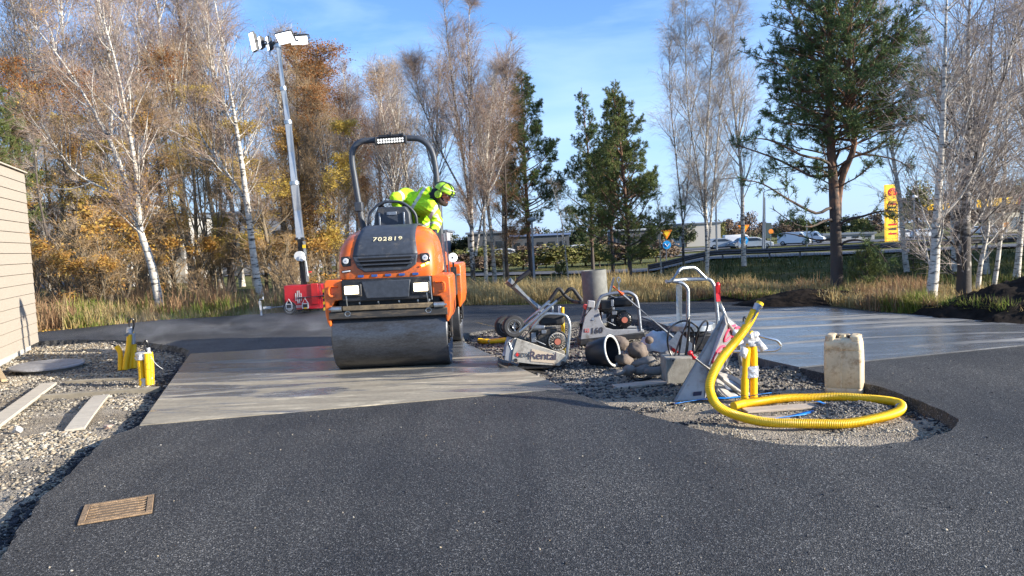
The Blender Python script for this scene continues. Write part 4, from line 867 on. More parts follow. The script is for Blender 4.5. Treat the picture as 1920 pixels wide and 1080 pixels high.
tree_at(952, 535, 'larch_tree', fpb, 'rust-brown bare larch in front of the dark centre pine', 'larch tree')
def fp1(b): return pine(44, hgt(b, 1000, 122), .12, start=.22, spread=.26, nwh=26, dens=1.1, nb=17, cone=.8)
tree_at(997, 528, 'pine_tree', fp1, 'dark narrow pine in the centre beside the rust-brown larch', 'pine tree')
def fp2(b): return pine(45, hgt(b, 1110, 165), .10, start=.14, spread=.26, nwh=21, dens=.95, nb=16, cone=.85)
tree_at(1112, 508, 'pine_tree', fp2, 'left one of the three young pines behind the concrete pipe', 'pine tree')
def fp3(b): return pine(46, hgt(b, 1150, 150), .085, start=.24, spread=.24, nwh=21, need=NEEDL, dens=.95, nb=16, cone=.85)
tree_at(1150, 522, 'pine_tree', fp3, 'middle one and tallest of the three young pines behind the concrete pipe', 'pine tree')
def fp4(b): return pine(47, hgt(b, 1182, 165), .085, start=.12, spread=.34, nwh=21, need=NEEDL, dens=.95, nb=16, cone=.8)
tree_at(1183, 540, 'pine_tree', fp4, 'right one of the three young pines, widest, behind the concrete pipe', 'pine tree')
vb['s'] = birch(37, 5.0, .035, n1=15, n2=5, n3=4, spread=.16, twig=TWIGG, start=.2)
for px, py, top, s_ in [(1066, 535, 330, .75), (1240, 520, 330, .5)]:
    bgtree('s', px, py, top, 'thin bare sapling left of the three young pines' if px < 1100 else 'thin bare sapling right of the three young pines', 'sapling', None, 'sapling')
def fr0(b):
    s1 = trunk_px(b, [(1325, 450), (1322, 330), (1330, 180), (1338, 60), (1345, -60)]); s2 = trunk_px(b, [(1330, 450), (1340, 330), (1352, 200), (1372, 70), (1385, -30)]); s3 = trunk_px(b, [(1324, 430), (1310, 330), (1290, 200), (1285, 60), (1288, -50)])
    return birch(51, 9.5, .09, [(s1, .085), (s2, .05), (s3, .05)], n1=40, n2=13, n3=10, start=.24, spread=.26, twig=TWIGG, ang=(18, 48), up1=.12, droop=-.2)
tree_at(1326, 525, 'birch_tree', fr0, 'tall airy white birch left of the big pine, behind the steel handle frame', 'birch tree')
def fr01(b):
    s1 = trunk_px(b, [(1280, 420), (1268, 300), (1255, 150), (1262, 10)]); s2 = trunk_px(b, [(1280, 440), (1290, 340), (1300, 200), (1310, 40)])
    return birch(52, 9, .06, [(s1, .05), (s2, .045)], n1=34, n2=12, n3=10, start=.26, spread=.25, twig=TWIGG, ang=(18, 48), up1=.12, droop=-.2, bark=BIRCHD)
tree_at(1282, 505, 'birch_tree', fr01, 'slimmer bare birch left of the tall airy white birch', 'birch tree')
bgtree('c', 1395, 500, 40, 'faint grey birch crown right of the tall airy white birch', 'birch tree', None)
# big pine
def fbp(b):
    s1 = trunk_px(b, [(1568, 470), (1563, 350), (1556, 240, .1), (1555, 120, .1), (1557, 0, .1), (1560, -90, .1)]); s2 = trunk_px(b, [(1568, 470), (1575, 350), (1602, 270, -.1), (1590, 200, -.1), (1593, 90, -.1), (1600, -50, -.1)])[6:]
    E = [(trunk_px(b, pp)[4:], l_) for pp, l_ in (([(1566, 400), (1530, 400, -.2), (1480, 375, -.4), (1430, 345, -.6), (1385, 335, -.8)], 1.9), ([(1566, 350), (1520, 330, .1), (1460, 300, .2), (1400, 278, .3), (1372, 270, .3)], 1.9), ([(1566, 330), (1500, 290, -.3), (1440, 262, -.5), (1400, 262, -.6)], 1.6),
        ([(1572, 460), (1530, 450, .2), (1490, 440, .3), (1455, 436, .4)], .9), ([(1566, 300), (1620, 290, .4), (1680, 300, .6), (1708, 318, .7)], 1.3), ([(1572, 430), (1620, 405, -.3), (1665, 395, -.5), (1700, 400, -.6)], 1.3), ([(1572, 470), (1600, 450, -.3), (1640, 462, -.5), (1668, 500, -.6)], 1.2), ([(1570, 330), (1640, 280, .1), (1690, 240, .2), (1715, 225, .2)], 1.5), ([(1566, 420), (1520, 425, -.4), (1490, 420, -.6), (1450, 392, -.8)], 1.2))]
    return pine(61, 8.2, .14, start=.33, spread=.20, nwh=22, per=5, trunks=[(s1, .11), (s2, .055)], dens=.60, ln=.095, w=.006, nb=13, sweep=.02, top=1.0, extra=E)
tree_at(1569, 556, 'pine_tree', fbp, 'big spreading pine standing right of centre-right behind the soil ridge', 'pine tree')
# right birches
def frb(b):
    s1 = trunk_px(b, [(1752, 500), (1757, 400), (1768, 230), (1772, 90), (1778, -80)]); return birch(62, 9, .08, [(s1, .085)], n1=40, n2=9, n3=6, start=.16, spread=.20, twig=TWIGG, ang=(25, 58), droop=-.1)
tree_at(1743, 580, 'birch_tree', frb, 'white birch between the big pine and the dark-trunked birch at the right', 'birch tree')
def frc(b):
    s1 = trunk_px(b, [(1808, 500), (1810, 400), (1818, 250), (1815, 100), (1822, -80)]); s2 = trunk_px(b, [(1806, 520), (1795, 420), (1812, 300), (1850, 150), (1870, -40)])[5:]; s3 = trunk_px(b, [(1808, 500), (1815, 380), (1845, 250), (1890, 120), (1930, 0)])[6:]
    return birch(63, 9, .1, [(s1, .115), (s2, .05), (s3, .05)], n1=34, n2=9, n3=6, start=.14, spread=.21, twig=TWIGG, bark=BIRCHD, ang=(28, 62), droop=-.08)
tree_at(1806, 572, 'birch_tree', frc, 'dark-trunked birch with low branches right of the white birch', 'birch tree')
def frd(b):
    s1 = trunk_px(b, [(1838, 500), (1852, 430), (1860, 340), (1875, 200), (1880, 60)]); return birch(64, 7, .04, [(s1, .038)], n1=26, n2=7, n3=6, start=.2, spread=.15, twig=TWIGG, ang=(30, 60))
tree_at(1832, 560, 'birch_tree', frd, 'thin curved pale birch sapling right of the dark-trunked birch', 'birch tree')
def fre(b):
    s1 = trunk_px(b, [(1872, 480), (1880, 400), (1885, 300), (1890, 180), (1905, 20)]); return birch(65, 7, .04, [(s1, .038)], n1=30, n2=8, n3=6, start=.2, spread=.17, twig=TWIGG, ang=(30, 60))
tree_at(1862, 548, 'birch_tree', fre, 'rightmost thin pale birch sapling beside the tall soil mound', 'birch tree')
for px, py, top, key in [(1700, 510, -20, 'c'), (1905, 530, -60, 'c'), (1960, 540, -60, 'a'), (1790, 510, 30, 'c'), (1850, 515, 10, 'a')]:
    bgtree(key, px, py, top, 'bare grey birch farther back behind the white and dark birches at the right', 'birch tree', 'bare birches farther back at the right')
# unseen pines added at the right, placed to shade the bank and soil mound
shade_pine = pine(71, 8.5, .13, start=.12, spread=.26, nwh=20, dens=.6, nb=12)
for x, y, s_ in [(15.5, 19, 1.0), (18.5, 16.5, 1.1), (20, 21.5, 1.2), (22.5, 25.5, 1.3), (27, 23, 1.2), (26, 29.5, 1.3), (31, 27.5, 1.3), (24, 18.5, 1.2), (26.5, 33, 1.5), (29, 36, 1.6), (34, 31, 1.6), (33, 24, 1.4), (38, 34, 1.7), (27.5, 26, 1.4), (32, 37.5, 1.6), (40, 29, 1.7), (30, 32.5, 1.5)]:
    put(shade_pine, 'pine_tree', 'unseen pine added beyond the right edge to shade the bank', 'pine tree', (x, y, hz(x, y)), rnd.uniform(0, 6), s_, 'unseen pines added to shade the bank')
# shrubs on the verge
vs_ = birch(81, 1.6, .02, [(grow(np.random.RandomState(i), np.array((rnd.uniform(-.15, .15), rnd.uniform(-.15, .15), 0.)), unit(np.array((rnd.uniform(-.5, .5), rnd.uniform(-.5, .5), 1.))), 1.5, 5, .06, .02)[0], .013) for i in range(9)], n1=7, n2=4, n3=4, start=.15, spread=.3, bark=TANB, twig=TWIGT, leaf=LEAFO, nleaf=1500, lsize=.024)
vs2 = birch(82, 1.6, .02, [(grow(np.random.RandomState(i + 50), np.array((rnd.uniform(-.15, .15), rnd.uniform(-.15, .15), 0.)), unit(np.array((rnd.uniform(-.5, .5), rnd.uniform(-.5, .5), 1.))), 1.5, 5, .06, .02)[0], .013) for i in range(9)], n1=7, n2=4, n3=4, start=.15, spread=.3, bark=DARKB, twig=TWIGT)
for px, py, top, v, lb in [(160, 590, 440, vs_, 0), (215, 585, 400, vs_, 0), (255, 588, 470, vs_, 0), (340, 575, 440, vs_, 0), (365, 568, 470, vs2, 0), (400, 575, 500, vs2, 0), (190, 592, 480, vs_, 0), (240, 575, 380, vs_, 0), (90, 596, 470, vs_, 0), (530, 570, 440, vs_, 0), (600, 562, 430, vs_, 0), (560, 572, 480, vs2, 0), (135, 580, 420, vs_, 0), (290, 570, 430, vs_, 0)]:
    b = GT(px, py); s_ = hgt(b, px, top) / 1.6
    put(v, 'shrub', 'knee to head high autumn shrub under the trees on the left verge', 'shrub', b, rnd.uniform(0, 6), (s_ * 1.3, s_ * 1.3, s_), 'autumn shrubs on the left verge')
sp = pine(83, 1.6, .03, start=.03, spread=.5, nwh=7, per=5, need=NEEDL, nb=12)
b = GT(1052, 528); put(sp, 'young_pine', 'low young pine bush in the dry grass right of the grey street lamp', 'pine bush', b, 1, .62)
b = GT(1625, 556); put(sp, 'young_pine', 'low olive pine bush at the foot of the big pine, on its right', 'pine bush', b, 2, .5)
for px, py, sc_ in [(1630, 520, .8), (1712, 505, .6)]:
    b = GT(px, py); put(sp, 'young_pine', 'pine bush on the shaded bank between the big pine and the white birch', 'pine bush', b, rnd.uniform(0, 6), sc_, 'pine bushes on the shaded bank')

# ------------------------------------------------------------------ grass
def blade_mat(nm, cols): return island_mat(nm, cols, 0.8, 0.25)
GDRY = blade_mat('dry_grass', [(0.50, 0.38, 0.18), (0.38, 0.27, 0.12), (0.58, 0.47, 0.25), (0.30, 0.25, 0.10), (0.42, 0.28, 0.13)])
GGRN = blade_mat('green_grass', [(0.14, 0.20, 0.035), (0.22, 0.27, 0.05), (0.30, 0.28, 0.08), (0.10, 0.15, 0.03)])
GDULL = blade_mat('shade_toned_bank_grass', [(0.05, 0.075, 0.02), (0.08, 0.09, 0.03), (0.12, 0.10, 0.045)])  # the bank's shade is put into these darker, duller greens
GRUS = blade_mat('rusty_weeds', [(0.32, 0.18, 0.10), (0.40, 0.26, 0.14), (0.26, 0.15, 0.09), (0.44, 0.34, 0.18)])
def grass(name, n, k0, k1, d0, d1, h0, h1, mt, seed, w=0.006, lean=.62, power=1.4, cond=None, label=None):
    rs = np.random.RandomState(seed); P_ = []
    while len(P_) < n:
        k = rs.uniform(k0, k1); y = yb(k) + d0 + (d1 - d0) * rs.rand() ** power; x = k * y
        if cond and not cond(x, y, k, rs): continue
        P_.append((x, y, hz(x, y) - .01))
    C = np.array(P_); th = rs.rand(n) * 6.283; ln = rs.randn(n) * lean; dx = np.cos(th) * ln; dy = np.sin(th) * ln; h = h0 + (h1 - h0) * rs.rand(n) ** 1.5
    patch = np.array([.40 + .95 * max(0, .45 + noise.noise(Vector((c[0] * .9, c[1] * .9, seed))) + .5 * noise.noise(Vector((c[0] * 2.7, c[1] * 2.7, seed)))) for c in C]); h *= patch
    s = np.stack([np.cos(th + 1.57), np.sin(th + 1.57), np.zeros(n)], 1) * w
    m_ = C + np.stack([dx * .35 * h, dy * .35 * h, h * .6], 1); t_ = C + np.stack([dx * h, dy * h, h * (1 - .25 * np.abs(ln))], 1)
    V = np.stack([C - s, C + s, m_ + s * .7, t_ + s * .12, t_ - s * .12, m_ - s * .7], 1).reshape(-1, 3); i = np.arange(n)[:, None] * 6
    Fq = np.concatenate([i + np.array([0, 1, 2, 5]), i + np.array([5, 2, 3, 4])])
    return tag(numpy_mesh(name, V, Fq, mt), label, kind='stuff')
kc = lambda px: (px - 960) / 1450
grass('grass', 60000, kc(850), kc(1340), 0.05, 10.0, .14, .46, GDRY, 1, w=.006, power=1.1)
grass('grass', 16000, kc(1180), kc(1760), 0.05, 3.4, .10, .34, GRUS, 2, w=.007, power=1.0, cond=lambda x, y, k, rs: snoise(x, y, .8, 8) > -.1)
grass('grass', 18000, kc(1330), kc(1960), 0.1, 2.6, .10, .32, GDRY, 3, w=.007, power=1.0, cond=lambda x, y, k, rs: snoise(x, y, .9, 3) > -.2)
grass('grass', 26000, kc(-60), kc(860), 0.03, 4.5, .12, .42, GDRY, 4, w=.006, power=1.1, cond=lambda x, y, k, rs: snoise(x, y, .9, 3) > -.15)
grass('grass', 13000, kc(-60), kc(1330), 0.0, 0.7, .05, .15, GGRN, 5, w=.006, power=1.0, cond=lambda x, y, k, rs: snoise(x, y, 1.1, 5) > -.1)
grass('grass', 9000, kc(40), kc(860), 0.1, 3.5, .15, .45, GGRN, 6, w=.008, power=1.0, cond=lambda x, y, k, rs: snoise(x, y, .8, 9) > .05)
grass('grass', 9000, kc(1330), kc(1960), 0.05, 1.6, .08, .28, GGRN, 7, w=.007, power=1.0, cond=lambda x, y, k, rs: snoise(x, y, .8, 9) > .05)
grass('grass', 14000, kc(1230), kc(1990), 3.0, 26, .12, .32, GDULL, 8, w=.016, power=.8)
grass('grass', 15000, kc(850), kc(1330), 7.0, 24, .15, .4, GDRY, 9, w=.016, power=.9, cond=lambda x, y, k, rs: snoise(x, y, .4, 9) > -.2)
grass('fallen_leaves', 4500, kc(-60), kc(640), 0.0, 3.5, .02, .05, LEAFO, 10, w=.018, lean=1.2, power=1.0)
grass('weeds', 8000, kc(40), kc(640), 0.3, 4.0, .25, .7, GRUS, 11, w=.008, power=1.0, cond=lambda x, y, k, rs: snoise(x, y, .9, 19) > .0)

# ------------------------------------------------------------------ far trees and wood
def far_crown(seed, mt, n=2600, hh=1.0):
    rs = np.random.RandomState(seed); C = []
    for _ in range(26):
        a = rs.rand() * 6.28; r_ = .42 * rs.rand() ** .5; z = .3 + .55 * rs.rand(); C.append((math.cos(a) * r_ * (1.15 - z * .6), math.sin(a) * r_ * (1.15 - z * .6), z, .10 + .10 * rs.rand()))
    C = np.array(C); i = rs.randint(0, len(C), n); c = C[i, :3] + unitrows(rs.randn(n, 3)) * (C[i, 3] * rs.rand(n) ** .4)[:, None]
    a = unitrows(rs.randn(n, 3)); b = unitrows(np.cross(a, rs.randn(n, 3))); s = .022 * (0.5 + rs.rand(n, 1)); V = np.stack([c - a * s, c - b * s, c + a * s, c + b * s], 1).reshape(-1, 3)
    crown = numpy_mesh('crown', V, np.arange(n * 4).reshape(-1, 4), mt); w = Seg(); tp, _ = grow(rs, np.zeros(3), np.array((0, 0, 1.)), .85, 5, .03, 0); w.poly(tp, np.linspace(.022, .006, len(tp)), 6)
    for q in range(14):
        p, d = along(tp, .3 + .6 * rs.rand()); bp, _ = grow(rs, p, side_dir(rs, d, R(45)), .3, 4, .1, .05); w.poly(bp, np.linspace(.007, .002, 5), 4)
    return [w.obj('trunk', DARKB), crown]
def unitrows(a): return a / (np.linalg.norm(a, axis=1)[:, None] + 1e-9)
FC1 = island_mat('far_crown_brown', [(0.16, 0.11, 0.08), (0.22, 0.16, 0.11), (0.12, 0.09, 0.075)]); FC2 = island_mat('far_crown_olive', [(0.10, 0.12, 0.035), (0.16, 0.16, 0.05), (0.20, 0.17, 0.07)]); FC3 = island_mat('far_crown_dark', [(0.035, 0.055, 0.025), (0.05, 0.07, 0.03), (0.08, 0.07, 0.05)])
fc = {'b': far_crown(1, FC1), 'o': far_crown(2, FC2), 'd': far_crown(3, FC3, 3200), 'b2': far_crown(4, FC1, 1500)}
def fartree(k, px, top, Y, wid, label, group):
    b = Vector(((px - 960) / 1450 * Y, Y, 0)); b.z = hz(b.x, b.y); H = hgt(b, px, top); ww = wid / 1450 * Y
    put(fc[k], 'far_tree', label, 'tree', b, rnd.uniform(0, 6), (ww, ww, H), group)
for k, px, top, Y, w in [('o', 1725, 338, 150, 90), ('b', 1790, 345, 160, 90), ('b', 1850, 330, 160, 100), ('o', 1915, 335, 160, 100), ('b', 1760, 352, 165, 80), ('b', 1960, 320, 165, 110), ('b', 1820, 350, 170, 90), ('d', 1880, 348, 170, 80)]:
    fartree(k, px, top, Y, w, 'big far tree behind the yellow canopy of the filling station', 'trees behind the filling station')
for k, px, top, Y, w in [('b', 1375, 405, 170, 50), ('o', 1350, 412, 165, 46), ('b2', 1408, 392, 175, 46), ('b', 1440, 412, 180, 55), ('b', 1480, 408, 180, 55), ('o', 1520, 412, 180, 50), ('d', 1550, 405, 180, 60), ('d', 1600, 398, 175, 60), ('b', 1640, 395, 175, 50), ('b', 1465, 414, 190, 60), ('b', 1392, 410, 190, 50), ('d', 1500, 402, 190, 40), ('o', 1620, 405, 165, 50)]:
    fartree(k, px, top, Y, w, 'small far tree on the skyline beyond the parked vans', 'trees beyond the parked vans')
for k, px, top, Y, w in [('d', 870, 435, 130, 70), ('d', 1040, 425, 150, 60), ('d', 1080, 418, 150, 60), ('b', 1130, 415, 150, 60), ('d', 1180, 405, 150, 70), ('d', 1220, 408, 140, 70), ('d', 1250, 412, 145, 60), ('b', 1000, 420, 150, 60), ('b', 960, 425, 150, 60), ('b', 915, 425, 150, 70), ('d', 1290, 415, 150, 50), ('b', 830, 430, 150, 60), ('b', 780, 430, 150, 70), ('b', 730, 430, 150, 70), ('d', 690, 430, 150, 70), ('b', 640, 430, 150, 70)]:
    fartree(k, px, top, Y, w, 'dark far tree on the skyline behind the meadow and young pines', 'far trees behind the meadow')
for px, top in [(-20, 400), (40, 390), (100, 400), (330, 420), (380, 430), (430, 425), (480, 430), (540, 432), (590, 428)]:
    fartree(rnd.choice(['b', 'o', 'd']), px, top, 90, 100, 'hazy far tree seen through the wood on the left', 'far trees behind the left wood')

for i in range(16):
    px = 850 + i * 25 + rnd.uniform(-9, 9); b = Vector(((px - 960) / 1450 * 62, rnd.uniform(56, 68), 0)); b.x = (px - 960) / 1450 * b.y; b.z = hz(b.x, b.y); hh = rnd.uniform(1.0, 2.2)
    put(fc['o' if i % 3 else 'b'], 'far_bush', 'low olive-brown bush on the lawn in front of the far parked cars', 'bush', b, rnd.uniform(0, 6), (hh * 2.4, hh * 2.4, hh), 'bushes on the lawn before the far cars')
# ------------------------------------------------------------------ road roller (local x = right, y = away, z = up; origin under the front drum)
rb = G(743, 686)
RO = thing('road_roller', 'orange road roller with grey hood and roll bar, standing on the damp concrete slab', 'road roller', rb)
def L(px, py, yl): return P(px, py, rb.y + yl) - rb
def sec(cx, z, w, f, bk, r, n=6):
    """rounded-rectangle slice, front at y=f, back at y=bk, half width w"""
    out = []
    for (sx, yy, a0) in ((1, f + r, -90), (1, bk - r, 0), (-1, bk - r, 90), (-1, f + r, 180)):
        for i in range(n + 1):
            a = R(a0 + 90 * i / n); out.append((cx + sx * (w - r) + math.cos(a) * r, yy + math.sin(a) * r, z))
    return out
def drum(yc, nm='drum'):
    m_ = MB(); hw = .618; r_ = .36
    m_.lathe([(.0, -hw + .05), (.30, -hw + .05), (.325, -hw + .02), (.33, -hw), (r_ - .012, -hw), (r_, -hw + .012), (r_, -.3), (r_, 0), (r_, .3), (r_, hw - .012), (r_ - .012, hw), (.33, hw), (.325, hw - .02), (.30, hw - .05), (0, hw - .05)], (0, yc, .36), (1, 0, 0), 64)
    d = m_.build(nm, DRUM, RO, angle=30)
    for s in (-1, 1):
        h = MB(); h.cyl((s * (hw - .01), yc, .36), (s * (hw - .06), yc, .36), .13, n=24)
        for i in range(8): a = i * math.pi / 4; h.cyl((s * (hw - .03), yc + .095 * math.cos(a), .36 + .095 * math.sin(a)), (s * (hw + .005), yc + .095 * math.cos(a), .36 + .095 * math.sin(a)), .012, n=8)
        h.build('hub', BLACKM, d)
drum(0.0); drum(1.95)
# frame corners (orange wings)
for s in (-1, 1):
    m_ = MB(); pl = [(.475, 1.0), (.645, 1.0), (.668, .975), (.672, .78), (.668, .62), (.65, .545), (.628, .50), (.612, .52), (.607, .60), (.59, .72), (.56, .775), (.475, .785)]
    m_.prism([(s * a, b) for a, b in pl], 'y', -.345, .42)
    fr = m_.build('frame_wing', ORANGE, RO, bevel=.018, bseg=3)
    l_ = MB(); c = fillet([(s * .52, -.35, .93), (s * .60, -.365, .93), (s * .615, -.365, .91), (s * .615, -.365, .85), (s * .60, -.365, .83), (s * .55, -.35, .83)], .02, 4); l_.tube(c, .013, 8); l_.build('tie_loop', ORANGE, fr)
    for yc, nm in ((1.95, 0),):
        m_ = MB(); pl = [(.50, 1.06), (.655, 1.06), (.675, 1.03), (.675, .62), (.65, .50), (.62, .50), (.60, .70), (.50, .76)]
        m_.prism([(s * a, b) for a, b in pl], 'y', 1.45, 2.5); m_.build('frame_wing', ORANGE, RO, bevel=.018, bseg=3)
    # drum side plates reaching to the hub
    for y0 in (0, 1.94): m_ = MB(); m_.prism([(y0 - .12, .80), (y0 + .16, .80), (y0 + .09, .30), (y0 - .06, .30)], 'x', s * .625, s * .645); m_.build('side_plate', BLACKM, RO)
m_ = MB(); m_.box((0, .08, .80), (1.10, .62, .30)); m_.box((0, .95, .62), (.6, .9, .35)); m_.box((0, 1.95, .84), (1.1, .9, .2)); m_.build('chassis', BLACKM, RO, bevel=.01)
# lamp panel
m_ = MB(); m_.prism([(-.475, .995), (.475, 1.0), (.475, .775), (.40, .762), (-.40, .762), (-.475, .775)], 'y', -.375, -.22)
lp_ = m_.build('lamp_panel', BLACKM, RO, bevel=.012)
m_ = MB(); m_.prism([(-.26, .975), (.26, .975), (.235, .79), (-.215, .79)], 'y', -.395, -.37); m_.build('panel_centre', GREYP, lp_, bevel=.008)
for s in (-1, 1):
    m_ = MB(); m_.box((s * .36, -.382, .885), (.20, .03, .135)); hh = m_.build('headlamp_housing', BLACKM, lp_, bevel=.01)
    m_ = MB(); m_.box((s * .365, -.400, .888), (.150, .016, .088)); m_.build('headlamp_lens', LAMPON, lp_, bevel=.012, bseg=3)
# beam, spray bar, scraper
m_ = MB(); m_.box((0, -.345, .692), (.96, .05, .050)); m_.build('cross_beam', mat('muddy_steel', (0.20, 0.15, 0.09), .8, var=.4, vscale=12, dirt=(.07, .06, .05), dscale=14, damt=.5), RO, bevel=.006)
for s in (-1, 1): m_ = MB(); m_.cyl((s * .49, -.355, .69), (s * .60, -.355, .69), .030, n=18); m_.cyl((s * .60, -.355, .69), (s * .625, -.355, .69), .012, n=10); m_.build('end_roller', GALV, RO)
for x in (-.30, -.1, .12, .32, .44): m_ = MB(); m_.cyl((x, -.33, .735), (x, -.33, .755), .010, n=8); m_.cyl((x, -.3, .70), (x, -.32, .736), .007, n=6); m_.build('spray_nozzle', GALV, RO)
for s in (-1, 1):
    m_ = MB(); m_.tube([(s * .425, -.39, .93), (s * .425, -.395, .80), (s * .43, -.36, .74), (s * .43, -.345, .70)], .006, 6); m_.box((s * .43, -.345, .68), (.045, .012, .06), taper=.4); m_.tube([(s * .43 + .03 * math.cos(a), -.352, .635 + .025 * math.sin(a)) for a in [i * .63 for i in range(10)]], .006, 6, closed=True); m_.build('lifting_hook', GALV, RO)
m_ = MB(); m_.prism([(-.352, .655), (-.335, .665), (-.30, .60), (-.325, .575), (-.36, .585)], 'x', -.63, .63); m_.build('scraper', mat('worn_scraper', (.028, .026, .024), .6, dirt=(.13, .10, .07), dscale=6, damt=.45, stretch=(1, 3, 6)), RO, bevel=.004)
# hood
prof = [(1.0, .505, -.335, .09), (1.05, .515, -.34, .10), (1.15, .518, -.337, .115), (1.26, .512, -.322, .13), (1.34, .500, -.285, .15), (1.41, .478, -.22, .17), (1.465, .448, -.12, .19), (1.505, .41, .01, .20), (1.53, .37, .14, .20), (1.545, .32, .26, .18), (1.55, .22, .36, .12)]
m_ = MB(); m_.slices([sec(0, z, w, f, .80, r_, 7) for z, w, f, r_ in prof]); hood = m_.build('hood', ORANGE, RO, angle=50)
def fz(z):  # front surface of the hood at height z
    return float(np.interp(z, [p[0] for p in prof], [p[2] for p in prof]))
def patch(x0f, x1f, zs, off, extra=()):
    V = []; nx = 12
    rows = [(z, fz(z) - off) for z in zs] + list(extra)
    for z, y in rows:
        for i in range(nx + 1): V.append((x0f(z) + (x1f(z) - x0f(z)) * i / nx, y + 0.010 * (2 * i / nx - 1) ** 2, z + (off if z > 1.5 else 0)))
    F_ = [(j * (nx + 1) + i, j * (nx + 1) + i + 1, (j + 1) * (nx + 1) + i + 1, (j + 1) * (nx + 1) + i) for j in range(len(rows) - 1) for i in range(nx)]
    return V, F_
zs = list(np.linspace(1.232, 1.545, 16)); V, F_ = patch(lambda z: -.345 + (z - 1.23) * .16, lambda z: .345 - (z - 1.23) * .16, zs, .014, [(1.552, .40), (1.552, .72)])
m_ = MB(); m_.add(V, F_); hp = m_.build('hood_cover', GREYP, hood, angle=60); sm = hp.modifiers.new('s', 'SOLIDIFY'); sm.thickness = .02; sm.offset = 0
# number
zt = 1.40; tl = math.atan2(1.44 - 1.36, fz(1.44) - fz(1.36)); Rt = Matrix.Rotation(tl, 3, 'X')
nrm = Vector((0, -math.sin(tl), math.cos(tl)))
CREAM = mat('cream_paint', (.72, .64, .40), .6)
text('number_lettering', '702819', .092, Vector((.02, fz(zt) - .016, zt)) + nrm * .012, Rt, CREAM, hood, .001, 1.18, .0009)
m_ = MB()
for i, x in enumerate((-.166, -.10, -.04, .022, .088, .155)): m_.box(Vector((.022 + x, fz(zt) - .016, zt)) + nrm * .0145, (.0028, .07, .0015), rot=Rt)
pass
# grille
m_ = MB(); m_.prism([(-.345, 1.235), (.345, 1.235), (.325, 1.13), (.24, 1.075), (-.22, 1.065), (-.30, 1.12)], 'y', -.372, -.32); gr = m_.build('grille', GREYP, hood, bevel=.014, bseg=3)
m_ = MB()
for z, w in ((1.205, .285), (1.165, .27), (1.125, .245)): m_.prism([(-w, z + .012), (w, z + .012), (w - .015, z - .012), (-w + .015, z - .012)], 'y', -.376, -.365)
m_.build('grille_slot', mat('void_shade_black', (.004, .004, .005), .9), gr)  # black strips paint the shade inside the slots
m_ = MB()
for z, w in ((1.185, .30), (1.145, .28)): m_.prism([(-w, z + .008), (w, z + .008), (w, z - .006), (-w, z - .006)], 'y', -.392, -.368)
m_.build('grille_slat', GREYP, gr, bevel=.003)
# upper lamps
for s in (-1, 1):
    m_ = MB(); c = (s * .42, 1.19); m_.prism([(c[0] - .048, c[1] + .05), (c[0] + .03, c[1] + .055), (c[0] + .05, c[1] + .03), (c[0] + .052, c[1] - .05), (c[0] - .035, c[1] - .055), (c[0] - .05, c[1] - .02)], 'y', -.345, -.30); lh = m_.build('lamp_recess', BLACKM, hood, bevel=.006)
    m_ = MB(); m_.cyl((c[0], -.33, c[1] + .005), (c[0], -.358, c[1] + .005), .031, n=24); m_.build('round_lamp', LENS, hood, bevel=.005)
    m_ = MB(); m_.cyl((c[0], -.356, c[1] + .005), (c[0], -.361, c[1] + .005), .005, n=10); m_.build('lamp_centre', BLACKM, hood)
m_ = MB(); m_.box((-.42, -.346, 1.085), (.105, .014, .026), rot=Matrix.Rotation(R(-6), 3, 'Y')); m_.build('indicator_frame', BLACKM, hood, bevel=.008)
m_ = MB(); m_.box((-.42, -.354, 1.085), (.085, .010, .014), rot=Matrix.Rotation(R(-6), 3, 'Y')); m_.build('indicator_lens', LENS, hood, bevel=.004)
m_ = MB(); m_.box((.395, -.345, 1.115), (.04, .02, .022), rot=Matrix.Rotation(R(-20), 3, 'Y')); m_.box((.445, -.345, 1.135), (.04, .02, .022), rot=Matrix.Rotation(R(-20), 3, 'Y')); m_.build('indicator_lens', AMBER, hood, bevel=.006)
for i in range(5):
    m_ = MB(); m_.box((-.27 + .145 * i, -.342, 1.028), (.062, .006, .024)); m_.build('blue_marker', BLUEP, hood)
# rear body
m_ = MB(); m_.slices([sec(0.0, z, w, 1.35, 2.55, .12, 5) for z, w in ((.78, .50), (1.0, .50), (1.16, .47), (1.24, .38))]); m_.build('rear_body', ORANGE, RO, angle=50)
m_ = MB(); m_.box((0, 1.1, .93), (1.16, .62, .06)); m_.box((.60, 1.15, .80), (.05, .5, .25)); m_.build('platform', BLACKM, RO, bevel=.01)
# console
c0 = L(697, 430, .86); 
m_ = MB(); a = L(700, 428, .82); b_ = L(772, 428, .82); t1 = L(712, 385, .95); t2 = L(763, 385, .95)
m_.prism([(a.x, 1.50), (b_.x, 1.50), (b_.x - .01, 1.72), (t2.x, 1.80), (t1.x, 1.80), (a.x + .03, 1.70)], 'y', .78, 1.02); co = m_.build('console', GREYP, RO, bevel=.02, bseg=3)
m_ = MB(); m_.box((t1.x + .02, .77, 1.62), (.02, .02, .22)); m_.box((t2.x - .02, .77, 1.62), (.02, .02, .22)); m_.box(((t1.x + t2.x) / 2, .775, 1.72), (.12, .012, .04)); m_.build('console_trim', SHADEGREY, co, bevel=.003)
m_ = MB(); tr = fillet([L(690, 432, .72), L(692, 402, .70), L(708, 384, .68), L(722, 378, .68), L(752, 378, .68), L(768, 388, .68), L(780, 402, .70), L(783, 432, .72)], .06, 5); m_.tube(tr, .016, 10); m_.build('grab_rail', GREYP, RO)
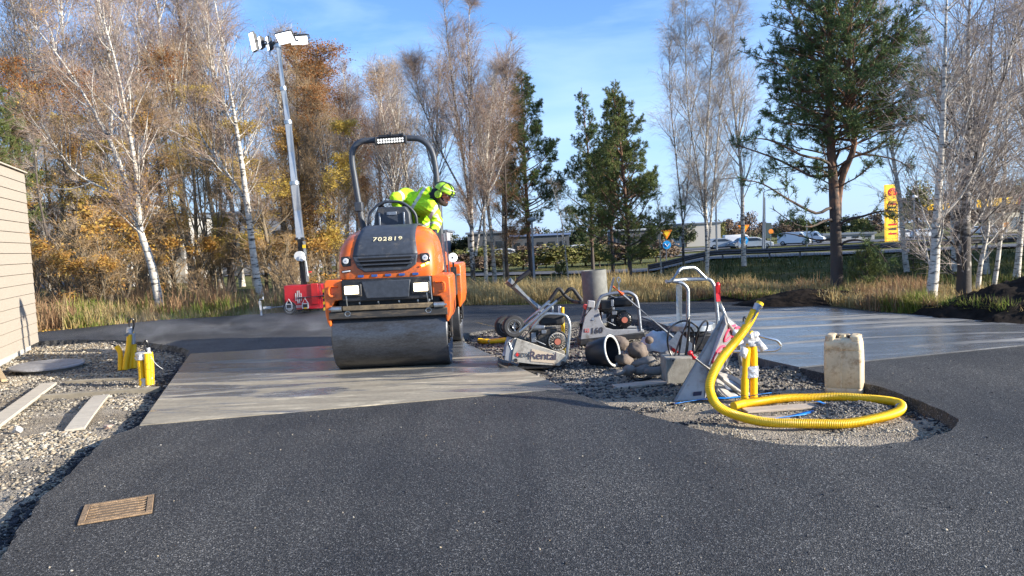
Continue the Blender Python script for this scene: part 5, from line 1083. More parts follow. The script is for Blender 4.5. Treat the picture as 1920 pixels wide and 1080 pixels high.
m_ = MB(); sc_ = L(738, 391, 1.02); tilt = Matrix.Rotation(R(-28), 3, 'X'); ring = [sc_ + tilt @ Vector((.175 * math.cos(i * .2618), .175 * math.sin(i * .2618), 0)) for i in range(24)]; m_.tube(ring, .016, 8, closed=True)
for a_ in (90, 210, 330): m_.tube([sc_ + tilt @ Vector((0, 0, -.02)), sc_ + tilt @ Vector((.17 * math.cos(R(a_)), .17 * math.sin(R(a_)), 0))], .012, 6)
m_.cyl(sc_ + tilt @ Vector((0, 0, -.16)), sc_ + tilt @ Vector((0, 0, 0)), .035, n=12); m_.build('steering_wheel', BLACKP, RO)
# roll bar
yr = 1.45
pts = [L(691, 545, yr), L(683, 440, yr), L(676, 400, yr), L(666, 340, yr), L(660, 292, yr), L(672, 268, yr), L(700, 263, yr), L(765, 259, yr), L(793, 264, yr), L(811, 288, yr), L(820, 345, yr), L(826, 440, yr), L(828, 500, yr)]
pts = [Vector((p.x, yr, p.z)) for p in pts]
m_ = MB(); m_.tube(spline(pts, 6), .038, 16); rops = m_.build('roll_bar', GREYP, RO)
m_ = MB(); p = L(673, 388, yr); m_.box((p.x + .002, yr, p.z), (.10, .11, .12)); m_.build('hinge_bracket', GREYP, rops, bevel=.012)
lb = L(733, 264, yr - .08); Rl = Matrix.Rotation(R(-1.5), 3, 'Y')
m_ = MB(); m_.box(lb, (.36, .06, .075), rot=Rl); lbar = m_.build('light_bar', BLACKM, RO, bevel=.006)
m_ = MB()
for i in range(10):
    for j in range(2): m_.cyl(lb + Rl @ Vector((-.153 + .034 * i, -.028, -.016 + .032 * j)), lb + Rl @ Vector((-.153 + .034 * i, -.036, -.016 + .032 * j)), .0135, n=10)
m_.build('light_bar_lens', mat('led_lens', (.75, .74, .70), .2, emit=(1, .95, .85), estr=.35), lbar)
m_ = MB(); m_.box(lb + Vector((0, .02, .065)), (.32, .05, .03), rot=Rl); m_.box(lb + Vector((.0, 0, .085)), (.025, .03, .05)); m_.box(lb + Vector((.15, 0, .075)), (.03, .03, .035)); m_.box(lb + Vector((-.19, 0, .0)), (.02, .09, .10)); m_.box(lb + Vector((.19, 0, 0)), (.02, .09, .10)); m_.build('light_bar_bracket', BLACKM, rops, bevel=.004)
# seat and side pieces
m_ = MB(); m_.box((.02, 1.35, 1.32), (.48, .46, .12)); m_.build('seat', BLACKP, RO, bevel=.04, bseg=3)
m_ = MB(); m_.box((.02, 1.62, 1.60), (.44, .12, .50), rot=Matrix.Rotation(R(-8), 3, 'X')); m_.build('seat_back', BLACKP, RO, bevel=.05, bseg=3)
x1 = L(822, 480, 1.0).x
m_ = MB(); m_.prism([(.60, 1.02), (1.25, 1.02), (1.25, 1.42), (1.12, 1.55), (.72, 1.50), (.62, 1.3)], 'x', x1 - .05, x1 + .02); m_.build('side_panel', BLACKM, RO, bevel=.02)
m_ = MB(); q1 = L(836, 512, .95); q2 = L(829, 438, .95); m_.tube([q1, q2], .016, 8); m_.tube([q1 + Vector((.035, .1, 0)), q2 + Vector((.035, .1, .05))], .010, 8); m_.build('side_post', SHADEGREY, RO)
m_ = MB(); q = L(849, 483, 1.3); m_.cyl(q, q + Vector((0, -.05, 0)), .060, n=24); m_.build('work_lamp', mat('lamp_face_white', (.8, .8, .78), .25, emit=(1, 1, 1), estr=.3), RO, bevel=.012)
m_ = MB(); m_.cyl(q + Vector((0, -.051, 0)), q + Vector((0, -.056, 0)), .012, n=12); m_.tube([q + Vector((0, .02, -.05)), q + Vector((.0, .02, -.2)), q + Vector((0, .05, -.28))], .012, 8); m_.box(q + Vector((.0, .03, -.17)), (.07, .06, .10)); m_.build('lamp_stalk', BLACKM, RO)
m_ = MB(); q = L(851, 517, 1.4); m_.box(q + Vector((0, .1, .012)), (.17, .35, .02)); m_.build('rear_step', SHADEGREY, RO, bevel=.004)
m_ = MB(); m_.tube([(.46, -.37, 1.0), (.47, -.385, .9), (.475, -.38, .75)], .005, 6); m_.build('cable', GALV, RO)

# ------------------------------------------------------------------ the worker
pb = rb + Vector((.2, 1.35, 1.38))
WK = thing('person', 'worker in hi-vis yellow jacket and green helmet, bent over the side of the roller', 'person', pb)
def Q(px, py, yl): return P(px, py, rb.y + yl) - pb
pelv = Q(783, 450, 1.35); waist = Q(786, 420, 1.30); chest = Q(786, 384, 1.10); nape = Q(800, 366, 1.02); shL = Q(760, 366, 1.12); shR = Q(806, 388, .92)
elL = Q(741, 371, .92); wrL = Q(748, 392, .98); haL = Q(754, 397, .92); elR = Q(819, 414, .98); wrR = Q(813, 432, .86); haR = Q(803, 430, .82); neck = Q(813, 368, 1.0); head = Q(831, 365, .98)
jk = [(waist + Vector((0, 0, -.06)), waist, .15, .15), (waist, chest, .15, .155), (chest, nape, .15, .11), (chest, shL, .135, .092), (chest, shR, .135, .095), (shL, elL, .085, .066), (elL, wrL, .064, .052), (shR, elR, .090, .074), (elR, wrR, .072, .058), (nape, neck, .10, .075)]
bands = []
def band(c, n, w, rad): bands.append((Vector(c), Vector(n).normalized(), w, rad))
band(elL.lerp(shL, .30), elL - shL, .024, .13); band(elR.lerp(wrR, .62), wrR - elR, .018, .13); band(elR.lerp(wrR, .15), wrR - elR, .014, .13)
ax = (chest - waist).normalized()
band(waist + ax * .00, ax, .026, .26); band(waist + ax * .09, ax, .022, .26)
dg1 = (Q(795, 352, .9) - Q(772, 388, .9)).cross(Vector((0, 1, 0))); band(Q(786, 368, .95), dg1, .020, .20)
dg2 = (Q(820, 385, .8) - Q(803, 411, .8)).cross(Vector((0, 1, 0))); band(Q(812, 398, .85), dg2, .020, .13)
def jf(c):
    for cc, n, w, rad in bands:
        if abs((c - cc).dot(n)) < w and (c - cc).length < rad: return 1
    if (c - neck).length < .085: return 2
    return 0
bd = blob('body', [(pelv, waist, .15, .14), (waist, chest, .14, .15), (chest, neck, .13, .06), (neck, head, .058, .062), (pelv, Q(765, 455, .95), .10, .08), (Q(765, 455, .95), Q(762, 500, .93), .075, .055), (pelv, Q(805, 455, 1.0), .10, .08), (Q(805, 455, 1.0), Q(806, 500, .95), .075, .055)] + [(shL, elL, .06, .045), (elL, wrL, .042, .03), (shR, elR, .06, .045), (elR, wrR, .042, .03)],
          [NAVY, SKIN], WK, .014, 4, mfun=lambda c: 1 if (c - head).length < .16 and (c - neck).length > .09 else 0)
blob('jacket', jk, [HIVIS, REFL, NAVY], WK, .008, 5, mfun=jf, fold=.008)
blob('neck_warmer', [(nape.lerp(neck, .6), neck.lerp(head, .55), .088, .082), (neck.lerp(head, .5), neck.lerp(head, .75) + Vector((0, -.02, -.05)), .07, .06)], NAVY, WK, .009, 4)
blob('trousers', [(pelv + Vector((0, 0, .05)), pelv, .16, .165), (pelv, Q(765, 455, .95), .115, .095), (Q(765, 455, .95), Q(762, 500, .93), .09, .07), (pelv, Q(805, 455, 1.0), .115, .095), (Q(805, 455, 1.0), Q(806, 500, .95), .09, .07)], NAVY, WK, .016, 4)
# head with face; crown points up-right, face down-right
cr = Vector((.50, -.10, .86)).normalized(); fc_ = Vector((.74, -.35, -.48)); fc_ = (fc_ - cr * fc_.dot(cr)).normalized(); sdv = cr.cross(fc_).normalized()   # side axis
HM = Matrix((fc_, sdv, cr)).transposed()
if (HM @ Vector((0, 1, 0))).y > 0: pass
hc = head
def hp_(x, y, z): return hc + HM @ Vector((x, y, z))
blob('head', [(hp_(.0, 0, .02), hp_(-.01, 0, .05), .088, .088), (hp_(.03, 0, -.06), hp_(.045, 0, -.085), .058, .04), (hp_(.088, 0, .01), hp_(.108, 0, -.022), .011, .016), (hp_(.07, 0, -.05), hp_(.078, 0, -.056), .024, .022), (hp_(-.02, .08, -.01), hp_(-.025, .085, .01), .018, .02), (hp_(-.02, -.08, -.01), hp_(-.025, -.085, .01), .018, .02)], SKIN, WK, .006, 3)
m_ = MB()
for s in (-1, 1): m_.sphere(hp_(.078, s * .034, .018), .013, 12, 8)
m_.build('eye', WHITE, WK)
m_ = MB(); m_.tube([hp_(.088, -.024, -.055), hp_(.096, 0, -.053), hp_(.088, .024, -.055)], .0045, 6); m_.build('mouth', mat('lips', (.3, .10, .08), .5), WK)
blob('beard', [(hp_(.05, -.03, -.085), hp_(.06, .03, -.085), .04, .04), (hp_(.0, -.062, -.05), hp_(.04, -.045, -.085), .03, .035), (hp_(.0, .062, -.05), hp_(.04, .045, -.085), .03, .035)], mat('dark_hair', (.03, .02, .015), .9), WK, .006, 2)
m_ = MB(); m_.sphere(hp_(-.005, 0, .045), (.132, .112, .105), 28, 12, rot=HM, v0=0, v1=.53); hel = m_.build('helmet', mat('green_helmet', (.36, .66, .03), .35, coat=.4), WK); s_ = hel.modifiers.new('s', 'SOLIDIFY'); s_.thickness = .006
m_ = MB(); m_.prism([(.10, -.07), (.15, -.05), (.165, 0), (.15, .05), (.10, .07)], 'z', 0, .006); br = m_.build('helmet_peak', BLACKP, hel); mm = HM.to_4x4(); mm.translation = hp_(0, 0, .035); br.matrix_local = mm
m_ = MB()
for yy in (-.035, .035): m_.tube([hp_(-.005 + .134 * math.cos(a), yy * 1.0, .045 + .107 * math.sin(a)) for a in np.linspace(.15, 2.7, 12)], .006, 6)
m_.tube([hp_(-.005, .113 * math.cos(a), .045 + .107 * math.sin(a)) for a in np.linspace(.05, 3.1, 14)], .006, 6)
m_.build('helmet_rib', BLACKP, hel)
m_ = MB(); m_.tube([hp_(.03 + .09 * math.cos(a) * 1.0, .105 * math.sin(a), .10 - .0 * a) for a in np.linspace(-1.8, 1.8, 14)], .005, 6); m_.build('reflective_line', REFL, hel)
for s in (-1, 1):
    m_ = MB(); c = hp_(-.005, s * .098, -.015); nrm_ = (HM @ Vector((0, s, 0))); m_.lathe([(.034, 0), (.045, .008), (.047, .022), (.040, .036), (.0, .042)], c, nrm_, 24); m_.build('ear_defender', mat('defender_green', (.34, .60, .03), .45, dirt=(.03, .03, .03), dscale=25, damt=.35), WK)
    m_ = MB(); m_.lathe([(.0, -.012), (.046, -.012), (.052, 0), (.050, .010)], c, nrm_, 24); m_.tube([hp_(-.005, s * .125, -.03), hp_(.02, s * .13, .02), hp_(-.01, s * .12, .07)], .007, 6); m_.tube([hp_(.04, s * .11, -.01), hp_(.10, s * .09, .03)], .006, 6); m_.build('defender_cushion', BLACKP, WK)
m_ = MB(); m_.prism([(-.055, 0), (.055, 0), (.045, .03), (-.045, .03)], 'z', 0, .012); vz = m_.build('visor_mount', BLACKP, WK, bevel=.004); mm = (HM @ Matrix.Rotation(R(90), 3, 'Z')).to_4x4(); mm.translation = hp_(.135, 0, .055); vz.matrix_local = mm
def glove(nm, wr, ha, curl, mt, thumb_side):
    d = (ha - wr).normalized(); s1 = d.cross(curl).normalized(); caps = [(wr, wr + d * .03, .030, .034)]
    for i, (off, ln) in enumerate(((-.030, .070), (-.010, .080), (.010, .076), (.029, .060))):
        k = wr + d * .085 + s1 * off; caps.append((wr + d * .03 + s1 * off * .7, k, .019, .0165)); j1 = k + (d * .75 + curl * .45).normalized() * ln * .5; j2 = j1 + (d * .1 + curl).normalized() * ln * .34; j3 = j2 + (curl * .8 - d * .5).normalized() * ln * .26
        caps += [(k, j1, .0135, .0125), (j1, j2, .0125, .0115), (j2, j3, .0115, .0095)]
    b0 = wr + d * .035 + s1 * .034 * thumb_side; t1_ = b0 + (d * .6 + s1 * .7 * thumb_side + curl * .3).normalized() * .04; t2_ = t1_ + (d * .7 + curl * .7).normalized() * .03; caps += [(wr + d * .03, b0, .022, .018), (b0, t1_, .016, .014), (t1_, t2_, .014, .011)]
    return blob(nm, caps, mt, WK, .0042, 2)
glove('glove', wrL, haL + (haL - wrL), Vector((0.25, -.5, -.8)).normalized(), mat('pale_glove', (.16, .15, .13), .8, var=.5, vscale=30), 1)
glove('glove', wrR, haR + (haR - wrR), Vector((-.1, .1, -1)).normalized(), GLOVE, -1)

# ------------------------------------------------------------------ mobile light tower
tb = G(573, 587)
LT = thing('light_tower', 'red trailer light tower with a tall silver mast and white floodlights, behind the roller', 'light tower', tb)
def T(px, py, yl=0): return P(px, py, tb.y + yl) - tb
lo, hi = T(540, 578), T(603, 533)
m_ = MB(); x0, x1_, z0, z1 = T(541, 577).x, T(608, 577).x, .10, T(575, 533).z; xm = T(585, 550).x
m_.prism([(-.25, z0), (.35, z0), (.35, z1 - .05), (.28, z1), (-.25, z1)], 'x', x0, x1_); body = m_.build('body', RED, LT, bevel=.012)
m_ = MB(); m_.box(((xm + x1_) / 2 + .01, -.265, (z0 + z1) / 2 + .06), ((x1_ - xm) * .62, .03, (z1 - z0) * .85)); m_.build('side_door', mat('bright_red_door', (.85, .02, .03), .3, coat=.4), body, bevel=.008)
m_ = MB(); cx = T(566, 555).x
for dx, h in ((-.055, .16), (-.018, .26), (.018, .26), (.055, .16)): m_.box((cx + dx, -.256, .36), (.017, .006, h))
m_.build('logo_mark', WHITE, body)
m_ = MB(); m_.box((cx, -.255, .175), (.16, .004, .012)); m_.box((cx, -.255, .150), (.14, .004, .010)); m_.build('logo_line', WHITE, body)
for px in (549, 579):
    m_ = MB(); x = T(px, 570).x; m_.box((x, -.275, .17), (.135, .03, .11)); m_.tube([(x - .06, -.275, .22), (x, -.28, .33), (x + .06, -.275, .22)], .012, 6); m_.build('lamp_bracket', WHITE, body, bevel=.004)
for px in (549, 579): m_ = MB(); m_.box((T(px, 570).x, -.292, .175), (.09, .01, .07)); m_.build('tail_lamp', BLACKM, body)
m_ = MB(); m_.box((T(579, 570).x, -.293, .128), (.06, .008, .025)); m_.build('yellow_plate', YELP, body)
m_ = MB(); wx = T(550, 580).x; m_.lathe([(.06, -.045), (.125, -.045), (.14, -.03), (.14, .03), (.125, .045), (.06, .045)], (wx, -.22, .14), (0, -1, 0), 28); wh = m_.build('wheel', BLACKP, LT)
m_ = MB(); m_.lathe([(.0, .03), (.03, .03), (.04, .045), (.09, .04), (.10, .048)], (wx, -.22, .14), (0, -1, 0), 28); m_.build('rim', WHITE, wh)
m_ = MB(); m_.lathe([(.06, -.045), (.125, -.045), (.14, -.03), (.14, .03), (.125, .045), (.06, .045)], (wx, .45, .14), (0, -1, 0), 24); m_.build('wheel', BLACKP, LT)
m_ = MB(); jx = T(493, 588).x; m_.tube([(x0, -.1, .17), (jx + .1, -.1, .15)], .028, 8); m_.build('drawbar', GALV, LT)
m_ = MB(); m_.box((jx + .13, -.1, .155), (.16, .05, .05)); m_.tube([(jx, -.1, 0.0), (jx, -.1, .12)], .022, 10); m_.tube([(jx, -.1, .12), (jx - .02, -.1, .30)], .028, 10); m_.tube([(jx - .02, -.1, .30), (jx - .02, -.1, .34), (jx + .06, -.12, .34)], .010, 6); m_.cyl((jx + .06, -.12, .33), (jx + .06, -.12, .39), .013, n=8); m_.build('jockey_stand', WHITE, LT, bevel=.004)
m_ = MB(); tx = x1_ + .01; m_.tube([(x1_ - .05, -.1, .36), (x1_ + .55, -.1, .42)], .018, 8); m_.tube([(x0 + .28, -.27, .345), (x1_ + .12, -.27, .36)], .02, 8); m_.build('outrigger_arm', GALV, LT)
m_ = MB(); bx = x1_ + .075
for i in range(7): m_.m = i % 2; m_.prism([(bx - .035, .05 + i * .062), (bx + .035, .075 + i * .062), (bx + .035, .135 + i * .062), (bx - .035, .11 + i * .062)], 'y', -.24, -.22)
m_.build('hazard_plate', [YELP, BLACKM], LT, smooth=False)
A = [T(570, 530), T(563, 448), T(552, 342), T(540, 228), T(531, 165), T(521, 84)]
m_ = MB(); m_.tube([A[0] + Vector((0, 0, -.1)), A[1]], .065, 4); m_.box(A[1] + Vector((.0, 0, .0)), (.17, .15, .06)); m_.build('mast_foot', BLACKM, LT)
m_ = MB(); m_.tube([T(577, 528, -.06), T(570, 452, -.06)], .030, 4); m_.build('mast_rail', GALV, LT)
m_ = MB(); m_.box(T(570, 462, -.09), (.06, .02, .07)); m_.build('yellow_tag', YELP, LT)
m_ = MB(); wc = T(563, 480, -.1); m_.cyl(wc, wc + Vector((0, -.10, 0)), .10, n=20); m_.cyl(wc + Vector((.06, -.02, -.05)), wc + Vector((.06, -.12, -.05)), .06, n=16); m_.tube([wc + Vector((.06, -.12, -.05)), wc + Vector((.14, -.13, -.1)), wc + Vector((.17, -.13, -.42))], .014, 6); m_.build('winch', WHITE, LT)
m_ = MB(); q = T(581, 510, -.12); m_.box(q, (.07, .04, .03)); m_.build('winch_handle', REDP, LT, bevel=.008)
rad = [.088, .072, .058, .046, .036]
for i in range(1, 5):
    m_ = MB(); m_.tube([A[i], A[i + 1]], rad[i - 1], 8, cap=True); m_.build('mast_section', ALU, LT, angle=20)
    m_ = MB(); d = (A[i + 1] - A[i]).normalized(); m_.cyl(A[i + 1] - d * .05, A[i + 1] + d * .02, rad[i - 1] + .012, n=12); m_.build('mast_collar', GALV, LT)
top = A[5]
m_ = MB(); m_.tube([T(490, 84), T(560, 76)], .022, 8); m_.tube([T(505, 60, .1), T(506, 104, .1)], .014, 6); m_.build('lamp_crossbar', GALV, LT)
def flood(px, py, yl, w, h, face, roll):
    c = T(px, py, yl); f = Vector(face).normalized(); xa = Vector((0, 0, 1)).cross(f).normalized(); M = Matrix((xa, f.cross(xa), f)).transposed() @ Matrix.Rotation(R(roll), 3, 'Z')
    m_ = MB(); m_.box((0, 0, -.045), (w, h, .05)); 
    for i in range(9): m_.box((-w * .42 + w * .84 * i / 8, 0, -.085), (.008, h * .8, .05))
    mm = M.to_4x4(); mm.translation = c
    o = m_.build('floodlight', BLACKM, LT, bevel=.006); o.matrix_local = mm
    m_ = MB(); m_.box((0, 0, -.016), (w * .93, h * .90, .016)); g = m_.build('floodlight_lens', FLOODON, o, bevel=.012)
    m_ = MB(); m_.tube(fillet([(-w / 2 - .02, 0, -.05), (-w / 2 - .03, 0, -.16), (w / 2 + .03, 0, -.16), (w / 2 + .02, 0, -.05)], .03), .012, 6); m_.build('floodlight_bracket', BLACKM, o)
flood(534, 72, -.12, .40, .25, (-.25, -.75, -.62), 4)
flood(561, 77, .12, .36, .25, (.15, -.45, -.88), 8)
flood(472, 78, -.05, .13, .40, (-.55, -.82, -.08), 8)
flood(485, 80, .0, .10, .26, (-.8, -.60, -.06), 8)
flood(500, 82, .12, .12, .30, (-.85, -.5, -.1), 8)
# ------------------------------------------------------------------ helpers for machines drawn side-on at a depth
def ctx(bx, by, z=GL, Y=None):
    b = G(bx, by, z) if Y is None else P(bx, by, Y)
    return b, (lambda px, py, yl=0.0: P(px, py, b.y + yl) - b)
def engine(par, c, s, mt_body, mt_disc, tank, label=None, disc_off=(0, 0)):
    """small petrol engine: crankcase, cylinder, recoil disc, tank, muffler; c centre, s scale"""
    c = Vector(c)
    m_ = MB(); m_.box(c + Vector((-.02, .05, -.02)) * s, (.20 * s, .22 * s, .20 * s)); m_.box(c + Vector((-.13, .05, .03)) * s, (.13 * s, .18 * s, .14 * s))
    for i in range(6): m_.box(c + Vector((-.13, .05, -.03 + .025 * i)) * s, (.16 * s, .20 * s, .008 * s))
    m_.box(c + Vector((-.08, .02, -.13)) * s, (.24 * s, .2 * s, .03 * s)); e = m_.build('engine', mt_body, par, bevel=.006)
    m_ = MB(); m_.box(c + Vector((.03, .05, .17)) * s, (.27 * s, .20 * s, .11 * s)); m_.build('fuel_tank', tank, e, bevel=.03 * s, bseg=3)
    m_ = MB(); m_.cyl(c + Vector((.06, .05, .225)) * s, c + Vector((.06, .05, .25)) * s, .03 * s, n=14); m_.build('tank_cap', BLACKP, e)
    dc = c + Vector((.05 + disc_off[0], -.07, -.02 + disc_off[1])) * s
    m_ = MB(); m_.lathe([(.0, .045), (.05, .045), (.085, .035), (.105, .01), (.11, -.05)], dc, (0, -1, 0), 28); m_.build('recoil_housing', mt_body, e)
    m_ = MB()
    for i in range(20):
        a = i * math.pi / 10; m_.tube([dc + Vector((math.cos(a) * .05, -.047, math.sin(a) * .05)) * s if False else dc + Vector((math.cos(a) * .048 * s, -.044, math.sin(a) * .048 * s)), dc + Vector((math.cos(a) * .088 * s, -.034, math.sin(a) * .088 * s))], .0045, 5)
    m_.lathe([(.084, .034), (.094, .034), (.096, .024), (.084, .024)], dc, (0, -1, 0), 28); m_.build('fan_grille', mt_disc, e)
    m_ = MB(); m_.cyl(dc + Vector((0, -.044, 0)), dc + Vector((0, -.05, 0)), .033 * s, n=18); m_.build('centre_badge', mat('engine_badge', (.50, .16, .10), .5), e)
    m_ = MB(); m_.cyl(c + Vector((-.17, -.02, .1)) * s, c + Vector((-.05, -.02, .1)) * s, .035 * s, n=12); m_.box(c + Vector((-.17, -.05, .0)) * s, (.05 * s, .05 * s, .10 * s)); m_.tube([c + Vector((-.1, -.08, .05)) * s, c + Vector((-.16, -.1, -.02)) * s, c + Vector((-.05, -.1, -.08)) * s], .006, 6); m_.box(c + Vector((-.06, -.09, .06)) * s, (.05 * s, .04 * s, .035 * s)); m_.build('carburettor', SHADEGREY, e, bevel=.003)
    return e
DIRTYW = mat('worn_cream_sheet', (.46, .43, .37), .55, dirt=(.14, .12, .10), dscale=7, damt=.45, var=.15)
GREYSH = mat('worn_grey_sheet', (.30, .31, .33), .5, dirt=(.12, .11, .10), dscale=9, damt=.4)
# ---- plate compactor, tilted, "Rental"
b, q = ctx(1000, 692, -.03)
CA = thing('plate_compactor', 'worn plate compactor marked Rental, tilted with wheels up at the concrete slab edge', 'plate compactor', b)
def pl2(pts, yl): return [(q(x, y, yl).x, q(x, y, yl).z) for x, y in pts]
sh = [(969, 634), (1063, 666), (1062, 678), (1049, 686), (1000, 683), (959, 678), (961, 660)]
m_ = MB(); m_.prism(pl2(sh, 0), 'y', .31, .335); m_.build('side_cover', DIRTYW, CA, bevel=.006)
m_ = MB(); m_.prism(pl2(sh, 0), 'y', -.012, .012); shr = m_.build('side_cover', DIRTYW, CA, bevel=.006)
m_ = MB(); m_.prism(pl2([(950, 632), (969, 634), (961, 660), (959, 680), (944, 676)], 0), 'y', .0, .32); m_.prism(pl2([(962, 660), (1060, 676), (1048, 684), (960, 678)], 0), 'y', .02, .30); m_.build('gearbox_housing', GREYSH, CA, bevel=.012)
lt = math.radians(0)
Rx = Matrix.Rotation(R(90), 3, 'X'); slp = math.atan2(q(1040, 673).z - q(1000, 667).z, q(1040, 673).x - q(1000, 667).x)
m_ = MB(); m_.prism(pl2([(997, 654), (1041, 664), (1039, 681), (995, 677)], 0), 'y', -.016, -.0125); m_.build('sign_panel', mat('cream_sign', (.62, .50, .36), .6, dirt=(.3, .25, .2), dscale=12, damt=.25), shr)
text('lettering', 'Rental', .118, q(1018, 667, 0) + Vector((0, -.019, 0)), Matrix.Rotation(-slp * 0 - R(-5), 3, 'Y') @ Rx, mat('grey_lettering', (.07, .05, .08), .6), CA, .001, .95, .0006)
text('lettering', 'BDX', .065, q(982, 666, 0) + Vector((0, -.016, 0)), Matrix.Rotation(R(3), 3, 'Y') @ Rx, mat('dark_lettering', (.05, .05, .06), .6), CA, .001)
m_ = MB(); s0 = q(970, 665, 0); m_.prism([(s0.x - .02, s0.z), (s0.x, s0.z + .028), (s0.x + .018, s0.z), (s0.x, s0.z - .02)], 'y', -.018, -.0125); m_.build('red_mark', REDP, CA)
for x, y in ((967, 675), (1055, 680)): m_ = MB(); c = q(x, y); m_.cyl(c + Vector((0, -.03, 0)), c + Vector((0, 0, 0)), .02, n=12); m_.build('bolt', BLACKM, CA)
m_ = MB(); base = pl2([(932, 680), (945, 686), (980, 694), (1020, 697), (1050, 694), (1064, 688), (1060, 693), (1045, 699), (1000, 701), (960, 696), (938, 688)], 0); m_.prism(base, 'y', -.05, .38); m_.box(q(1005, 689) + Vector((0, .16, .0)), (.36, .3, .035)); m_.build('base_plate', mat('worn_black_steel', (.035, .033, .03), .5, metal=.5, dirt=(.16, .14, .12), dscale=9, damt=.45), CA, bevel=.006)
for yl in (0.0, .32):
    m_ = MB(); m_.tube(fillet([q(983, 634, yl), q(1003, 607, yl), q(1020, 588, yl), q(1062, 590, yl), q(1069, 610, yl), q(1063, 672, yl)], .06), .018, 10); m_.build('protection_frame', GALV, CA)
m_ = MB(); m_.tube([q(1022, 588, 0), q(1022, 588, .32)], .014, 8); m_.tube([q(1060, 592, 0), q(1060, 592, .32)], .014, 8); m_.build('frame_crossbar', GALV, CA)
# handle
for yl, dx in ((-.03, 0), (.36, -14)):
    m_ = MB(); m_.tube([q(958 + dx * .6, 642, yl), q(968 + dx * .6, 627, yl), q(1047 + dx, 562, yl)], .016, 10); m_.build('handle_tube', GALV, CA)
m_ = MB(); m_.tube(fillet([q(1045, 563.5, -.03), q(1072, 538, -.03), q(1091, 564, -.03), q(1087, 567, -.03), q(1076, 566, .36), q(1060, 556, .36), q(1048, 538, .36), q(1031, 563.5, .36)], .05), .020, 10); m_.build('handle_grip', BLACKP, CA)
m_ = MB(); m_.tube(fillet([q(1010, 590, .15), q(1012, 580, .15), q(1026, 570, .15), q(1036, 573, .15), q(1036, 592, .15)], .03), .012, 8); m_.build('lifting_bow', GALV, CA)
# steering post
m_ = MB(); m_.tube([q(952, 526, .42), q(1022, 590, .42)], .046, 4); m_.build('steering_post', GALV, CA, bevel=.004)
m_ = MB(); m_.tube([q(961, 538, .36), q(972, 524, .33), q(994, 508, .33)], .026, 12); m_.tube([q(961, 538, .50), q(974, 522, .52), q(992, 508, .50)], .022, 12); m_.build('post_grip', BLACKP, CA)
engine(CA, q(1030, 630, .10), 1.0, mat('worn_black_engine', (.04, .038, .035), .55, metal=.3, dirt=(.2, .17, .14), dscale=16, damt=.45), mat('fan_cream', (.55, .50, .42), .5), BLACKP, disc_off=(.03, -.03))
for i, (px, yl) in enumerate(((963, -.02), (948, .13))):
    c = q(px, 612, yl)
    m_ = MB(); m_.lathe([(.05, -.035), (.105, -.035), (.118, -.02), (.118, .02), (.105, .035), (.05, .035)], c, (.25, -1, 0.05), 30); w_ = m_.build('wheel', BLACKP, CA)
    m_ = MB(); m_.lathe([(.0, .02), (.02, .03), (.022, .02)], c, (.25, -1, .05), 20); m_.lathe([(.06, .028), (.072, .036), (.08, .03)], c, (.25, -1, .05), 30)
    for a in range(5): t_ = a * 1.257; m_.tube([c + Vector((0, -.022, 0)), c + Vector((math.cos(t_) * .07, -.022, math.sin(t_) * .07))], .008, 6)
    m_.build('rim', SHADEGREY, w_)
m_ = MB(); m_.tube([q(963, 612, 0), q(955, 640, .02), q(950, 660, .02)], .014, 8); m_.tube([q(950, 640, .1), q(944, 668, .0)], .016, 8); m_.tube([q(938, 653, 0), q(955, 643, 0), q(960, 655, 0)], .006, 6); m_.build('wheel_bracket', GALV, CA)

# ---- plate compactor marked 160
b, q = ctx(1145, 640, GL + .06)
CB = thing('plate_compactor', 'grey and black plate compactor marked 160, standing upright on the round stones', 'plate compactor', b)
sh = [(1101, 574), (1112, 576), (1122, 580), (1127, 600), (1135, 614), (1150, 618), (1206, 617), (1207, 626), (1150, 631), (1088, 638), (1093, 608)]
m_ = MB(); m_.prism(pl2(sh, 0), 'y', .33, .355); m_.build('side_cover', GREYSH, CB, bevel=.006)
m_ = MB(); m_.prism(pl2(sh, 0), 'y', -.012, .012); shr = m_.build('side_cover', GREYSH, CB, bevel=.006)
m_ = MB(); m_.prism(pl2([(1087, 636), (1150, 629), (1209, 622), (1210, 632), (1204, 634), (1130, 641), (1086, 648)], 0), 'y', -.04, .40); m_.build('base_plate', BLACKM, CB, bevel=.012)
m_ = MB(); m_.prism(pl2([(1093, 608), (1130, 608), (1150, 622), (1200, 620), (1200, 630), (1095, 636)], 0), 'y', .03, .32); m_.build('deck', BLACKM, CB, bevel=.01)
text('lettering', '160', .105, q(1118, 620) + Vector((0, -.016, 0)), Matrix.Rotation(R(-3), 3, 'Y') @ Rx, mat('dark_lettering', (.05, .05, .06), .6), CB, .001, 1.05, .002, .15)
m_ = MB(); c = q(1100, 619.5); m_.box(c + Vector((0, -.013, 0)), (.058, .006, .045)); bd_ = m_.build('badge', REDP, CB)
text('lettering', 'FB', .05, c + Vector((0, -.018, 0)), Matrix.Rotation(R(-3), 3, 'Y') @ Rx, mat('dull_white_letter', (.35, .3, .3), .6), CB, .001, 1, .001)
m_ = MB(); m_.prism(pl2([(1099, 574), (1124, 578), (1122, 584), (1097, 581)], 0), 'y', .015, .33); m_.build('red_cover', REDP, CB, bevel=.006)
m_ = MB(); m_.box(q(1108, 570, .0), (.09, .10, .09), rot=Matrix.Rotation(R(8), 3, 'Y')); m_.build('control_box', mat('box_grey', (.36, .36, .36), .5), CB, bevel=.008)
m_ = MB(); m_.tube([q(1108, 578, 0), q(1096, 593, 0)], .016, 8); m_.tube([q(1092, 618, .1), q(1090, 606, .1)], .03, 6); m_.build('throttle_handle', BLACKP, CB)
